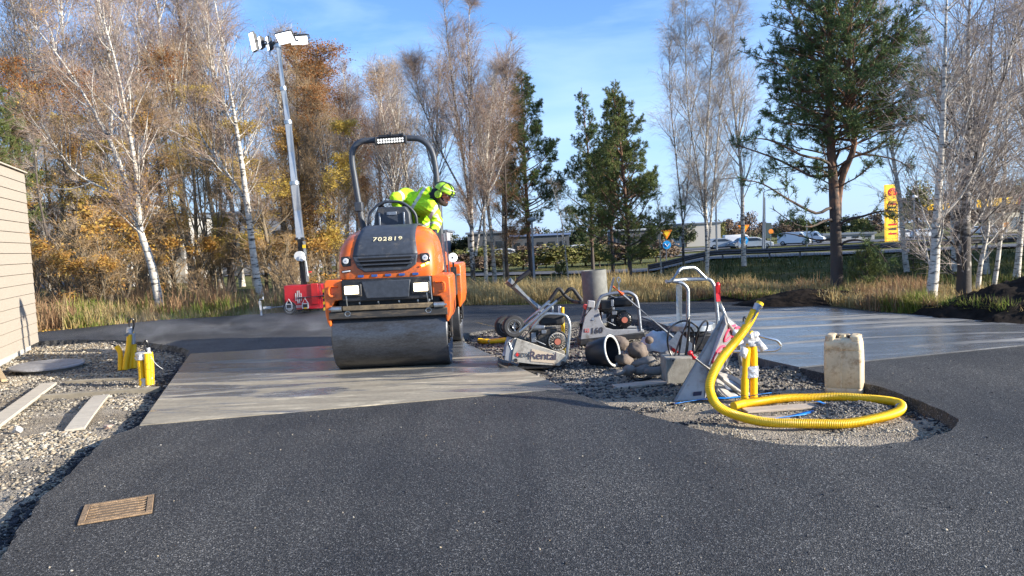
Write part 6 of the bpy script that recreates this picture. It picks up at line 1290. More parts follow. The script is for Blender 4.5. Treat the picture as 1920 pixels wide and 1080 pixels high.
for yl in (0.0, .34):
    m_ = MB(); m_.tube(fillet([q(1111, 600, yl), q(1121, 570, yl), q(1126, 556, yl), q(1142, 551, yl), q(1178, 547, yl), q(1192, 555, yl), q(1197, 575, yl), q(1201, 620, yl)], .07), .022, 10); m_.build('protection_frame', SHADEGREY, CB)
m_ = MB(); m_.tube([q(1126, 556, 0), q(1126, 556, .34)], .016, 8); m_.tube([q(1192, 556, 0), q(1192, 556, .34)], .016, 8); m_.tube([q(1140, 553, .1), q(1160, 560, .1), q(1178, 549, .1)], .02, 8); m_.build('frame_crossbar', SHADEGREY, CB)
BLKE = mat('black_engine', (.012, .012, .013), .35, var=.3, vscale=20)
e = engine(CB, q(1160, 595, .12), 1.18, BLKE, BLACKM, BLKE)
m_ = MB(); m_.box(q(1136, 572, .08), (.16, .18, .13)); m_.build('air_filter', BLKE, e, bevel=.02, bseg=3)
m_ = MB(); m_.box(q(1148, 568, -.02), (.035, .02, .085)); m_.box(q(1148, 601, -.03), (.025, .02, .04)); m_.box(q(1129, 588, -.03), (.02, .02, .03)); m_.build('engine_bracket', SHADEGREY, e, bevel=.003)
m_ = MB(); m_.tube([q(1142, 552, .3), q(1151, 520, .3)], .014, 8); m_.build('handle_rod', SHADEGREY, CB)
m_ = MB(); ce = q(1160, 525, .3); m_.tube([ce + Vector((.022 * math.cos(a), 0, .035 * math.sin(a))) for a in [i * .524 for i in range(12)]], .007, 6, closed=True); m_.tube([q(1160, 530, .3), q(1161, 548, .3)], .010, 6); m_.build('lifting_eye', GALV, CB)

# ---- third compactor: red and silver with tall handle frame
b, q = ctx(1300, 662, GL)
CC = thing('plate_compactor', 'red and silver plate compactor with a tall galvanised handle frame, behind the wheelbarrow', 'plate compactor', b)
m_ = MB(); m_.tube([q(1274, 632, .1), q(1273, 534, .1)], .034, 4); m_.build('handle_post', GALV, CC)
m_ = MB(); m_.tube(fillet([q(1250, 528.5, -.05), q(1279, 530, -.05), q(1290, 541, -.05), q(1290, 640, -.05)], .05), .022, 10); m_.build('handle_side', GALV, CC)
m_ = MB(); m_.tube(fillet([q(1250, 527.5, -.05), q(1262, 526, .1), q(1285, 524, .25), q(1332, 523, .25), q(1341, 540, .25), q(1347, 612, .25)], .05), .022, 10); m_.build('handle_side', GALV, CC)
m_ = MB(); m_.tube(fillet([q(1259, 527, .05), q(1276, 503, .1), q(1303, 501, .2), q(1324, 523, .25)], .05), .020, 10); m_.build('handle_bow', GALV, CC)
m_ = MB(); c = q(1297, 612, .1); m_.lathe([(.0, .04), (.25, .04), (.27, .03), (.27, -.03), (.25, -.035), (.0, -.035)], c, (0, 0, 1), 32); m_.build('top_plate', GALV, CC)
m_ = MB(); m_.box(q(1274, 648, .05), (.19, .22, .17)); m_.build('red_housing', REDP, CC, bevel=.03, bseg=3)
m_ = MB(); m_.tube([q(1260, 651, -.08), q(1274, 645, -.09), q(1284, 636, -.08)], .014, 8); m_.build('grab_handle', SHADEGREY, CC)
m_ = MB(); m_.box(q(1305, 640, .1), (.34, .26, .20)); m_.box(q(1300, 625, .05), (.25, .2, .06)); m_.box(q(1300, 660, .1), (.5, .35, .04)); m_.build('lower_body', BLACKM, CC, bevel=.02)

# ---- cable loops standing on the concrete block
b, q = ctx(1282, 720, GL)
BK = thing('concrete_block', 'square concrete block beside the wheelbarrow with black cables coiled above it', 'concrete block', b)
m_ = MB(); w2 = (q(1313, 700) - q(1249, 700)).x; m_.box((0, .14, .125), (w2, .28, .25)); m_.build('block', CONC, BK, bevel=.012)
CAB = mat('black_cable', (.014, .014, .016), .35, spec=.6)
cb, qq = ctx(1282, 682, Y=b.y + .12)
m_ = MB()
for pts in ([(1266, 680), (1254, 655), (1252, 630), (1260, 612), (1280, 602), (1298, 606), (1310, 620), (1304, 650), (1296, 680)], [(1262, 678), (1274, 640), (1286, 612), (1292, 596), (1290, 640), (1286, 682)], [(1296, 682), (1300, 650), (1310, 618), (1322, 602), (1327, 610), (1318, 636), (1304, 662)], [(1270, 682), (1275, 650), (1279, 628), (1290, 612), (1301, 626), (1300, 660), (1290, 684)], [(1284, 684), (1290, 640), (1293, 600), (1289, 640), (1282, 684)]):
    m_.tube(spline([qq(x, y, .03 * math.sin(i * 2.1)) for i, (x, y) in enumerate(pts)], 8), .0095, 8)
o = m_.build('cable_coil', CAB); o.location = cb; tag(o, 'coil of black cable standing in loops on the concrete block', 'cable')
cb = G(1215, 712, GL); m_ = MB(); m_.tube([p - cb for p in spline([P(1262, 676, 7.0), G(1240, 662, GL + .12), G(1213, 661, GL + .10), G(1190, 682, GL + .04), G(1185, 706, GL + .02), G(1200, 713, GL + .01), G(1225, 704, GL + .02), G(1250, 680, GL + .06)], 10)], .011, 8); o = m_.build('cable', CAB); o.location = cb; tag(o, 'black cable looped on the ground between the bucket and the concrete block', 'cable')

# ---- concrete pipe, bucket, bag, rod
b = P(1121, 600, 10.6); b.z = GL
PP = thing('concrete_pipe', 'grey concrete pipe standing on end behind the compactor marked 160', 'concrete pipe', b)
h = (P(1121, 506, 10.6) - b).z; rr = .5 * (P(1144, 540, 10.6) - P(1097, 540, 10.6)).x
m_ = MB(); m_.lathe([(rr * .80, 0), (rr * .97, 0), (rr, .02), (rr, h - .02), (rr * .97, h), (rr * .82, h), (rr * .78, h - .03), (rr * .78, 0)], (0, 0, 0), (-.035, 0, 1), 40); m_.build('pipe', PIPEC, PP)
BUCKM = mat('black_bucket', (.016, .019, .026), .38, var=.3, vscale=8, dirt=(.08, .07, .06), dscale=6, damt=.2)
b = G(1128, 696, GL)
BU = thing('bucket', 'big black bucket with a pale rim lying on its side below the compactor marked 160', 'bucket', b)
rc = P(1148, 657, b.y - .02) - b; bc = P(1108, 664, b.y + .12) - b; ax_ = rc - bc; hL = ax_.length; ro = .165
m_ = MB(); m_.lathe([(.0, 0), (.125, 0), (.132, .01), (ro - .006, hL - .03), (ro - .012, hL), (ro - .02, hL), (.122, .02), (0, .02)], bc, ax_, 40); m_.build('bucket_shell', BUCKM, BU)
m_ = MB(); m_.lathe([(ro - .012, hL - .012), (ro + .004, hL - .008), (ro + .004, hL + .004), (ro - .014, hL + .006), (ro - .02, hL)], bc, ax_, 40); m_.build('rim', mat('pale_rim', (.5, .5, .46), .5), BU)
a_, b__ = frame_from(ax_); m_ = MB(); axu = ax_.normalized(); m_.tube([bc + ax_ + a_ * (math.cos(t) * (ro + .012)) + b__ * (math.sin(t) * (ro + .012)) + axu * (.0) for t in np.linspace(1.8, 5.0, 14)], .004, 5); m_.build('bail', GALV, BU)
b = P(1238, 640, 9.2); b.z = GL
m_ = MB(); rs = random.Random(3); V = []; nu, nv = 26, 12
for i in range(nv + 1):
    for j in range(nu):
        ph = math.pi * .5 * i / nv; t = 2 * math.pi * j / nu; p = Vector((.24 * math.sin(ph + .02) * math.cos(t), .16 * math.sin(ph + .02) * math.sin(t), .24 * math.cos(ph) ** .8 if i < nv else 0)); k = 1 + .22 * noise.noise(p * 11) + .10 * noise.noise(p * 28); V.append(p * k)
m_.add(V, [(i * nu + j, (i + 1) * nu + j, (i + 1) * nu + (j + 1) % nu, i * nu + (j + 1) % nu) for i in range(nv) for j in range(nu)])
o = m_.build('plastic_sheet', mat('pale_plastic', (.42, .48, .52), .3, var=.15, bump=.8, bscale=14)); o.location = b; tag(o, 'crumpled pale blue-white plastic sheet behind the round stones', 'plastic sheet')
b = G(1252, 640, GL); m_ = MB(); p1 = P(1262, 632, 8.4) - b; p0 = P(1166, 551, 8.5) - b; m_.tube([p0, p1], .015, 10); RDT = thing('shovel', 'long-handled shovel with an orange-red grip leaning across the compactor marked 160', 'shovel', b); m_.build('shaft', SHADEGREY, RDT)
m_ = MB(); p9 = P(1149, 537, 8.5) - b; m_.tube([p9, p0 + (p1 - p0) * .02], [.013, .024], 12); m_.build('grip', mat('orange_red_grip', (.55, .09, .02), .45), RDT)
m_ = MB(); dv = (p1 - p0).normalized(); m_.prism([(-.09, 0), (.09, 0), (.08, -.2), (0, -.27), (-.08, -.2)], 'y', -.004, .004); sb = m_.build('blade', SHADEGREY, RDT); mm = basis(Vector((0, 1, 0)).cross(-dv), -dv).to_4x4(); mm.translation = p1; sb.matrix_local = mm

# ---- round stones
STN = mat('field_stone', (.15, .115, .09), .9, var=.35, vscale=6, bump=.4, bscale=40, dirt=(.10, .09, .08), dscale=9, damt=.3)  # stone colours lowered to carry the shade they lie in
STG = mat('field_stone_grey', (.17, .155, .14), .9, var=.3, vscale=6, bump=.4, bscale=40)
def boulder(px, py, Y, rx, ry, rz, mt, label, seed, nm='stone'):
    b = P(px, py, Y); m_ = MB(); m_.sphere((0, 0, 0), (rx, ry, rz), 30, 18); m_.v = [tuple(Vector(v) * (.92 + .42 * noise.noise(Vector(v) * 8 + Vector((seed * 3.7, 0, 0))) + .12 * noise.noise(Vector(v) * 24 + Vector((0, seed, 0))) + .04 * noise.noise(Vector(v) * 60))) for v in m_.v]
    o = m_.build(nm, mt, angle=80); o.location = (b.x, b.y, max(b.z - .02, GL + rz * .5)); o.rotation_euler = (0, rnd.uniform(-.2, .2), rnd.uniform(-.5, .5)); return tag(o, label, 'stone', 'round field stones by the black bucket')
boulder(1196, 652, 8.3, .125, .11, .095, STN, 'largest brown round stone, under the front of the compactor marked 160', 1)
boulder(1172, 670, 8.1, .10, .09, .07, STN, 'brown stone right against the rim of the black bucket', 2)
boulder(1208, 676, 7.8, .13, .09, .055, STG, 'flat grey stone below the largest brown stone, with a pale end', 3)
boulder(1180, 690, 7.55, .08, .07, .055, STG, 'dark grey stone at the lower edge of the bucket rim', 4)
boulder(1203, 689, 7.6, .09, .07, .06, STG, 'pale grey stone in the middle of the cable loop', 5)
boulder(1228, 692, 7.5, .11, .07, .045, STG, 'long low stone between the cable loop and the concrete block', 6)
boulder(1160, 640, 8.9, .12, .1, .08, STN, 'brown stone under the back of the compactor marked 160', 7)
boulder(1217, 636, 8.9, .05, .045, .045, STN, 'small brown brick-like stone beside the plastic sheet', 8)
boulder(1163, 694, 7.45, .07, .05, .035, STG, 'flat dark stone lowest of the heap in front of the bucket', 9)
boulder(1250, 664, 8.0, .10, .07, .06, STG, 'grey stone behind the concrete block', 10)

# ---- wheelbarrow tipped on its nose
b = G(1300, 752, GL)
WB = thing('wheelbarrow', 'grey steel wheelbarrow with red grips and pink paint marks, tipped up on its nose', 'wheelbarrow', b)
Yn = b.y
def w(px, py, dy): return P(px, py, Yn + dy) - b
TRAY = mat('tray_steel', (.40, .41, .42), .42, metal=.55, dirt=(.20, .16, .12), dscale=4, damt=.45, var=.2)
R1, R2 = w(1264, 753, 0), w(1358, 590, .06); R2f, R1f = w(1378, 606, .62), w(1300, 742, .62)
B2, B1 = w(1361, 607, -.02), w(1329, 684, -.06); B0 = w(1320, 748, -.02)
C2, C1 = w(1387, 614, .34), w(1379, 650, .36); C0 = w(1344, 728, .36)
m_ = MB(); vs = [R1, R2, B2, B1, B0, R1f, R2f, C2, C1, C0]
m_.add(vs, [(0, 1, 2, 3, 4), (1, 6, 7, 2), (2, 7, 8, 3), (3, 8, 9, 4), (0, 4, 9, 5), (5, 9, 8, 7, 6)])
tr_ = m_.build('tray', TRAY, WB, smooth=False); s_ = tr_.modifiers.new('s', 'SOLIDIFY'); s_.thickness = .006; s_.offset = -1
m_ = MB(); m_.tube([R1, R2, R2f, R1f], .012, 8, closed=True); m_.build('tray_rim', SHADEGREY, tr_)
m_ = MB(); m_.tube([B2 + Vector((0, -.008, 0)), B1 + Vector((0, -.008, 0))], .005, 6); m_.build('tray_edge', WHITE, tr_)
PINK = mat('pink_spray_paint', (.75, .06, .13), .6)
nb_ = (C1 - B1).cross(B2 - B1).normalized()
if nb_.y > 0: nb_ = -nb_
def onb(u, v): return B1 + (B2 - B1) * v + (C1 - B1) * u + nb_ * .006
m_ = MB()
for cv in ([(.34, .02), (.12, .0), (.05, .18), (.16, .34), (.36, .30), (.38, .18), (.24, .18)], [(.50, .50), (.28, .46), (.18, .62), (.26, .80), (.46, .78)], [(.62, .40), (.52, .52), (.60, .66), (.74, .60)]):
    m_.tube(spline([onb(u, v) for u, v in cv], 6), .010, 6)
m_.build('paint_mark', PINK, tr_)
m_ = MB(); cst = (R1 + B0 + B1) / 3; dd_ = (B0 - R1).normalized(); uu = (B1 - B0).normalized(); nn_ = dd_.cross(uu).normalized(); nn_ = nn_ if nn_.y < 0 else -nn_; cc = w(1307, 737, -.01) + nn_ * .006
m_.add([cc - dd_ * .035 - uu * .018 + nn_ * .01, cc + dd_ * .035 - uu * .018 + nn_ * .01, cc + dd_ * .035 + uu * .018 + nn_ * .01, cc - dd_ * .035 + uu * .018 + nn_ * .01], [(0, 1, 2, 3)]); m_.build('sticker', mat('navy_sticker', (.02, .03, .07), .4), tr_)
FRM = mat('barrow_frame', (.42, .40, .36), .4, metal=.6, dirt=(.2, .17, .13), dscale=14, damt=.35)
m_ = MB(); m_.tube(fillet([w(1347, 562, .10), w(1358, 588, .10), w(1366, 608, .02), w(1382, 632, .25), w(1392, 700, .40)], .05), .016, 10); m_.build('handle_tube', FRM, WB)
m_ = MB(); m_.tube([w(1347, 565, .10), w(1345.5, 534, .10)], [.019, .022], 12); m_.sphere(w(1345.5, 534, .10), .022, 12, 8); m_.build('grip', mat('red_grip', (.72, .02, .03), .4), WB)
m_ = MB(); m_.tube([w(1300, 670, -.16), w(1330, 693, -.12), w(1345, 704, -.06), w(1392, 738, .12)], .016, 10); m_.build('handle_tube', FRM, WB)
m_ = MB(); m_.tube([w(1302, 672, -.16), w(1294, 662, -.17)], [.019, .022], 12); m_.sphere(w(1294, 662, -.17), .022, 12, 8); m_.build('grip', mat('red_grip', (.72, .02, .03), .4), WB)
m_ = MB(); m_.tube(fillet([w(1380, 628, .3), w(1402, 624, .25), w(1440, 634, .2), w(1458, 638, .2), w(1466, 649, .2), w(1455, 657, .2), w(1420, 659, .2), w(1372, 659, .2)], .05), .013, 8); m_.build('support_leg', CHROME, WB)
m_ = MB(); m_.tube([w(1360, 690, .1), w(1372, 700, .1)], .018, 8); m_.tube([w(1348, 708, .05), w(1388, 742, .1)], .012, 8); m_.build('brace', FRM, WB)
wc_ = w(1372, 732, .14); wax = Vector((.42, -.50, .76))
m_ = MB(); m_.lathe([(.10, -.035), (.14, -.04), (.17, -.034), (.185, -.015), (.187, 0), (.185, .015), (.17, .034), (.14, .04), (.10, .035)], wc_, wax, 36)
for k in (-.022, -.008, .008, .022): m_.tube([wc_ + wax.normalized() * k + frame_from(wax)[0] * (math.cos(t) * .186) + frame_from(wax)[1] * (math.sin(t) * .186) for t in np.linspace(0, 6.1, 36)], .004, 5, closed=True)
wh = m_.build('wheel', mat('dusty_tyre', (.34, .32, .29), .85, var=.2), WB)
m_ = MB(); m_.lathe([(.0, .02), (.03, .03), (.08, .012), (.105, .03), (.105, -.03), (.08, -.012), (.0, -.02)], wc_, wax, 30); m_.build('rim', SHADEGREY, wh)

# ---- yellow conduit
def hose(path, r, name, label, base, cat='conduit', ring=.0075, mt=YEL, amp=.06):
    path = spline(path, 30); path = [p + Vector((noise.noise(p * 2.3), noise.noise(p * 2.3 + Vector((9, 0, 0))), .6 * noise.noise(p * 2.9 + Vector((0, 9, 0))))) * .028 for p in path] if name == 'k' else path; seg = []; acc = 0
    pts = [path[0]]; st = ring / 3
    for i in range(1, len(path)):
        d = (path[i] - path[i - 1]); l_ = d.length
        while acc + l_ >= st:
            t = (st - acc) / l_; q_ = path[i - 1].lerp(path[i], t); pts.append(q_); d = path[i] - q_; l_ = d.length; path[i - 1] = q_; acc = 0
            if l_ < 1e-9: break
        acc += l_
    m_ = MB(); m_.tube([p - base for p in pts], r, 14, rmod=lambda i: 1 + amp * math.cos(2 * math.pi * i / 3.0)); return m_
b = G(1520, 790, GL); zg = GL + .035
path = [P(1413, 583, 6.05), P(1398, 612, 6.0), P(1378, 645, 5.93), P(1352, 682, 5.80), P(1334, 715, 5.72), P(1333, 738, 5.68), P(1345, 760, 5.62), G(1375, 777, zg + .05), G(1425, 792, zg + .01), G(1500, 797, zg), G(1580, 795, zg), G(1645, 786, zg), G(1680, 775, zg), G(1690, 766, zg), G(1678, 755, zg), G(1640, 748, zg), G(1590, 745, zg), G(1530, 744, zg), G(1470, 747, zg), G(1420, 753, zg + .01), G(1372, 762, zg + .02)]
HO = thing('yellow_conduit', 'long ribbed yellow conduit looped on the ground in front of the jerrycan, one end rising', 'conduit', b)
m_ = hose(path, .033, 'k', '', b, ring=.012, amp=.07); m_.build('hose', YEL, HO)
m_ = MB(); t1_, t0_ = P(1393, 622, 6.0) - b, P(1418, 580, 6.04) - b; dv = (t0_ - t1_).normalized(); m_.tube([t0_ - dv * .16, t0_ + dv * .04], [.041, .037], 10); m_.build('tape_wrap', TAPE, HO)
m_ = MB(); m_.cyl(t0_ + dv * .035, t0_ + dv * .065, .030, n=12); m_.build('hose_end', YEL, HO)
m_ = MB(); p = G(1690, 765, zg) - b; m_.tube([p + Vector((-.012, .005, 0)), p + Vector((.012, .02, 0))], .0375, 10); m_.build('tape_ring', TAPE, HO)
b = G(1405, 755, GL)
CU = thing('conduit_bundle', 'pair of yellow conduits taped together standing upright beside the wheelbarrow', 'conduit', b)
Yb_ = b.y; z_ = lambda px, py, dy=0: P(px, py, Yb_ + dy) - b
for i, pa in enumerate(([(1396, 756), (1396, 735), (1397, 700), (1400, 665), (1406, 632), (1404, 622)], [(1413, 752), (1413, 735), (1413, 700), (1413, 665), (1410, 635), (1411, 622)])):
    m_ = hose([P(x, y, Yb_ + i * .02) for x, y in pa], .0305, '', '', b); m_.build('pipe', YEL, CU)
m_ = MB(); m_.sphere(z_(1404.5, 697, .01), (.072, .042, .040), 16, 8); m_.v = [tuple(Vector(v)) for v in m_.v]; m_.v = []; m_.f = []; m_.mi = []
def wrap(par, c0, c1, rx, ry, mt, nm='tape_wrap', jit=.10, n=18):
    m_ = MB(); rings = []; k = 7
    for i in range(k):
        c = Vector(c0).lerp(Vector(c1), i / (k - 1)); ring = []
        for j in range(n):
            a = 2 * math.pi * j / n; q_ = Vector((math.cos(a) * rx, math.sin(a) * ry, 0)); ring.append(c + q_ * (1 + jit * noise.noise(Vector((c.x * 5 + math.cos(a) * 2, math.sin(a) * 2, c.z * 30))) ))
        rings.append(ring)
    m_.slices(rings); return m_.build(nm, mt, par, bevel=0)
wrap(CU, z_(1405, 707, .01), z_(1405, 686, .01), .076, .040, TAPE)
wrap(CU, z_(1409, 648, .01), z_(1407, 622, .01), .062, .045, WTAPE, jit=.5)
m_ = MB()
for (x, y, a_, l_) in ((1392, 636, 200, .10), (1420, 640, -60, .09), (1398, 652, 240, .08), (1388, 628, 150, .07)):
    c = z_(x, y, -.03); u_ = Vector((math.cos(R(a_)), 0, math.sin(R(a_)))); v_ = Vector((-u_.z, .2, u_.x)); m_.add([c - v_ * .03, c + v_ * .03, c + u_ * l_ + v_ * .035 + Vector((0, -.03, 0)), c + u_ * l_ - v_ * .02], [(0, 1, 2, 3)])
tp = m_.build('tape_tail', WTAPE, CU); s_ = tp.modifiers.new('s', 'SOLIDIFY'); s_.thickness = .003
m_ = MB(); m_.tube(spline([z_(1402, 630, 0), z_(1396, 612, 0), z_(1394, 598, 0), z_(1398, 596, 0), z_(1402, 612, 0)], 6), .008, 8); m_.build('cable_loop', CAB, CU)
m_ = MB(); m_.tube([z_(1389, 741, -.05), z_(1405, 743, -.06), z_(1420, 740, -.05)], .004, 6); m_.build('cable_tie', BLACKP, CU)

# ---- jerrycan
b = G(1580, 742, GL)
JC = thing('jerrycan', 'stained cream plastic jerrycan standing at the edge of the asphalt behind the yellow loop', 'jerrycan', b)
JM = mat('stained_plastic', (.70, .57, .37), .45, var=.15, vscale=5, dirt=(.30, .16, .07), dscale=9, damt=.5)
hw = .5 * (P(1614, 700, b.y) - P(1546, 700, b.y)).x; H_ = (P(1583, 630, b.y) - P(1583, 742, b.y)).length
def rr_(w, d, r, z, n=6, cx=0):
    out = []
    for sx, sy, a0 in ((1, -1, -90), (1, 1, 0), (-1, 1, 90), (-1, -1, 180)):
        for i in range(n + 1): a = R(a0 + 90 * i / n); out.append((cx + sx * (w - r) + math.cos(a) * r, sy * (d - r) + math.sin(a) * r + .13, z))
    return out
m_ = MB(); sl = [(0, .93, .118), (.012, .97, .125), (.052, .97, .126), (.056, .955, .122), (.062, .985, .130), (.5 * H_, 1.0, .130), (.74 * H_, .985, .130), (.745 * H_, .965, .126), (.752 * H_, .985, .130), (.86 * H_, .965, .128), (.915 * H_, .93, .122), (.94 * H_, .86, .11)]
m_.slices([rr_(hw * k, d * .78, .035, z) for z, k, d in sl]); jb = m_.build('can', JM, JC, angle=50)
for s in (-1, 1): m_ = MB(); m_.slices([rr_(hw * .26, .10, .03, z, cx=s * hw * .64 * k_) for z, k_ in ((.90 * H_, 1.0), (.955 * H_, 1.0), (.985 * H_, .98))]); m_.slices([rr_(hw * .2, .08, .03, z, cx=s * hw * .62) for z in (.98 * H_, 1.0 * H_)]); m_.build('shoulder', JM, JC, angle=50, bevel=.006)
m_ = MB(); m_.tube(fillet([(-.05, .13, .93 * H_), (-.045, .13, .985 * H_), (.045, .13, .985 * H_), (.05, .13, .93 * H_)], .02), .013, 8); m_.cyl((.0, .10, .94 * H_), (0, .10, 1.0 * H_), .022, n=16); m_.build('handle', JM, JC)
m_ = MB(); m_.cyl((.045, .12, .93 * H_), (.045, .12, .985 * H_), .016, n=16); m_.build('cap', BLACKP, JC)
m_ = MB(); m_.box((-.01, .0, .45 * H_), (.008, .003, .66 * H_)); m_.build('moulding_seam', JM, JC, bevel=.001)
JC.rotation_euler = (0, 0, R(-30))

# ---- straps, boards and bits in the island
def strap(pts, wd, label, mt=BLUE, th=.003, nm='blue_strap', cat='strap'):
    b = pts[0].copy(); P_ = spline(pts, 6); m_ = MB(); V = []
    for i, p in enumerate(P_):
        d = (P_[min(i + 1, len(P_) - 1)] - P_[max(i - 1, 0)]); d.z = 0; d.normalize(); n = Vector((d.y, -d.x, .25 * math.sin(i * .5)))
        for s in (-1, 1): V.append(p + n * s * wd / 2 - b)
    m_.add(V, [(2 * i, 2 * i + 1, 2 * i + 3, 2 * i + 2) for i in range(len(P_) - 1)]); o = m_.build(nm, mt); o.location = b; s_ = o.modifiers.new('s', 'SOLIDIFY'); s_.thickness = th; return tag(o, label, cat)
zz = GL + .022
strap([G(1265, 756, zz), G(1320, 748, zz), G(1380, 744, zz), G(1445, 736, zz)], .035, 'blue strap running from under the wheelbarrow nose past the upright conduits')
strap([G(1432, 788, zz), G(1490, 779, zz), G(1530, 771, zz), G(1566, 765, zz)], .04, 'blue strap lying across the middle of the yellow conduit loop')
strap([G(1530, 753, zz + .01), G(1552, 758, zz + .02), G(1574, 765, zz + .01)], .075, 'short wide piece of blue plastic inside the far side of the yellow loop', nm='blue_plastic', cat='plastic')
def board(p0, p1, wd, th, label, mt, nm='wooden_board', z0=None, cat='board', bend=0.0, group=None, hole=False):
    b = p0.copy(); m_ = MB(); n = 12; V = []
    for i in range(n + 1):
        t = i / n; c = p0.lerp(p1, t); d = (p1 - p0).normalized(); nn = Vector((d.y, -d.x, 0)).normalized(); c = c + Vector((0, 0, 4 * bend * t * (1 - t))) + nn * bend * .6 * math.sin(t * 3)
        for s, h in ((-1, 0), (1, 0), (1, 1), (-1, 1)): V.append(c + nn * s * wd / 2 + Vector((0, 0, h * th)) - b)
    Fq = [(i * 4 + j, i * 4 + (j + 1) % 4, (i + 1) * 4 + (j + 1) % 4, (i + 1) * 4 + j) for i in range(n) for j in range(4)] + [(3, 2, 1, 0), (n * 4, n * 4 + 1, n * 4 + 2, n * 4 + 3)]
    m_.add(V, Fq); o = m_.build(nm, mt, bevel=.003); o.location = b; return tag(o, label, cat, group)
SANDP = mat('sandy_plank', (.42, .35, .28), .85, var=.2, vscale=5, stretch=(1, 9, 9), bump=.2)
board(G(1395, 772, GL + .008), G(1545, 762, GL + .008), .14, .018, 'pale sandy plank lying flat inside the yellow conduit loop', SANDP)
board(G(1380, 790, GL + .002), G(1480, 786, GL + .002), .12, .016, 'pale sandy plank half buried in front of the upright conduits', SANDP)
board(G(1152, 728, GL + .004), G(1245, 718, GL + .010), .16, .022, 'dusty plank lying between the stones and the foreground asphalt', SANDP)
board(G(1395, 672, GL), G(1560, 702, GL), .05, .075, 'dark timber edge along the wet right slab', mat('dark_timber', (.05, .045, .04), .9, var=.3), nm='timber_edging', cat='timber')
# ---- yellow conduits in the gap between the slabs
for (pts, lb) in (([(892, 608), (912, 613), (935, 619), (958, 627)], 'upper short yellow conduit with a grey band lying behind the compactor wheels'), ([(898, 639), (918, 640), (942, 638), (962, 634)], 'lower short yellow conduit with a grey band lying behind the compactor wheels')):
    b = G(*pts[1], GL); C_ = thing('yellow_conduit', lb, 'conduit', b); pt = [G(x, y, GL + .05) for x, y in pts]; hose(pt, .034, '', '', b, ring=.012).build('pipe', YEL, C_)
    p = pt[0].lerp(pt[1], .8) - b; d = (pt[1] - pt[0]).normalized(); m_ = MB(); m_.tube([p - d * .05, p + d * .05], .038, 10); m_.build('tape_band', TAPE, C_)
m_ = MB(); b = G(885, 636, GL); m_.tube([p - b for p in spline([G(900, 640, GL + .05), G(885, 641, GL + .03), G(873, 634, GL + .03), G(876, 629, GL + .04), G(895, 631, GL + .05), G(925, 636, GL + .04)], 8)], .006, 6); o = m_.build('cable', CAB); o.location = b; tag(o, 'thin black cable loop at the end of the lower short yellow conduit', 'cable')
b = P(1055, 600, 9.4); b.z = GL; C_ = thing('conduit_stub', 'short yellow conduit with grey tape standing between the two tilted machine frames', 'conduit', b); p = lambda px, py: P(px, py, 9.4) - b
m_ = hose([b, P(1055, 600, 9.4), P(1054.5, 576, 9.4)], .021, '', '', b, ring=.012); m_.build('pipe', YEL, C_); m_ = MB(); m_.box(p(1049, 583), (.035, .02, .12)); m_.build('tape_wrap', TAPE, C_, bevel=.004)

# ------------------------------------------------------------------ left side
b = G(236, 694, GL); zl = lambda px, py, dy=0: P(px, py, b.y + dy) - b
CL = thing('conduit_bundle', 'farther bundle of yellow conduits with a tall black cable loop on the left gravel', 'conduit', b, group='yellow conduit bundles on the left gravel')
for pa, dy in (([(226, 694), (226, 675), (225, 660), (218, 649)], 0), ([(234, 693), (236, 675), (241, 650), (243, 625)], -.03), ([(243, 692), (246, 670), (247, 645), (246, 622)], .04), ([(252, 690), (252, 670), (251, 645)], .05)):
    m_ = hose([P(x, y, b.y + dy) for x, y in pa], .031, '', '', b, ring=.012); m_.build('pipe', YEL, CL)
wrap(CL, zl(243, 627, -.03), zl(243, 613, -.03), .034, .034, TAPE, jit=.3); wrap(CL, zl(249, 645, .03), zl(249, 625, .03), .028, .028, TAPE, jit=.3)
m_ = MB(); m_.tube(spline([zl(243, 616, -.03), zl(242, 605, -.03), zl(245, 598, -.03), zl(250, 600, -.02), zl(251, 610, 0), zl(248, 622, .02)], 6), .010, 8); m_.tube(spline([zl(218, 650), zl(212, 646), zl(207, 645)], 5), .010, 6); m_.build('cable_loop', CAB, CL)
m_ = MB(); m_.add([zl(243, 622, -.06), zl(235, 626, -.1), zl(232, 629, -.1), zl(240, 631, -.06)], [(0, 1, 2, 3)]); m_.build('tape_tail', TAPE, CL)
b = G(273, 724, GL); zl = lambda px, py, dy=0: P(px, py, b.y + dy) - b
CM = thing('conduit_bundle', 'nearer bundle of yellow conduits capped with pale tape beside the concrete slab', 'conduit', b, group='yellow conduit bundles on the left gravel')
for pa, dy in (([(267, 724), (266, 705), (264, 685), (262, 668)], 0), ([(279, 722), (278, 705), (277, 685), (276, 662)], -.02), ([(283, 721), (283, 700), (282, 675), (280, 660)], .05)):
    m_ = hose([P(x, y, b.y + dy) for x, y in pa], .034, '', '', b, ring=.012); m_.build('pipe', YEL, CM)
wrap(CM, zl(274, 724, .01), zl(274, 708, .01), .058, .048, WTAPE, jit=.2); wrap(CM, zl(268, 674, .0), zl(268, 660, .0), .078, .05, WTAPE, jit=.5); wrap(CM, zl(277, 664, 0), zl(277, 652, 0), .028, .028, TAPE, jit=.2)
m_ = MB(); m_.tube(spline([zl(275, 660, -.03), zl(270, 645, -.03), zl(273, 638, -.03), zl(277, 645, -.02), zl(277, 656, 0)], 6), .010, 8); m_.tube([zl(258, 668, -.02), zl(255, 660, -.02)], .012, 6); m_.build('cable_loop', CAB, CM)
m_ = MB(); m_.tube(spline([zl(283, 668, 0), zl(292, 682, -.1), zl(305, 692, 0)], 8), .003, 5); m_.build('string', WHITE, CM)
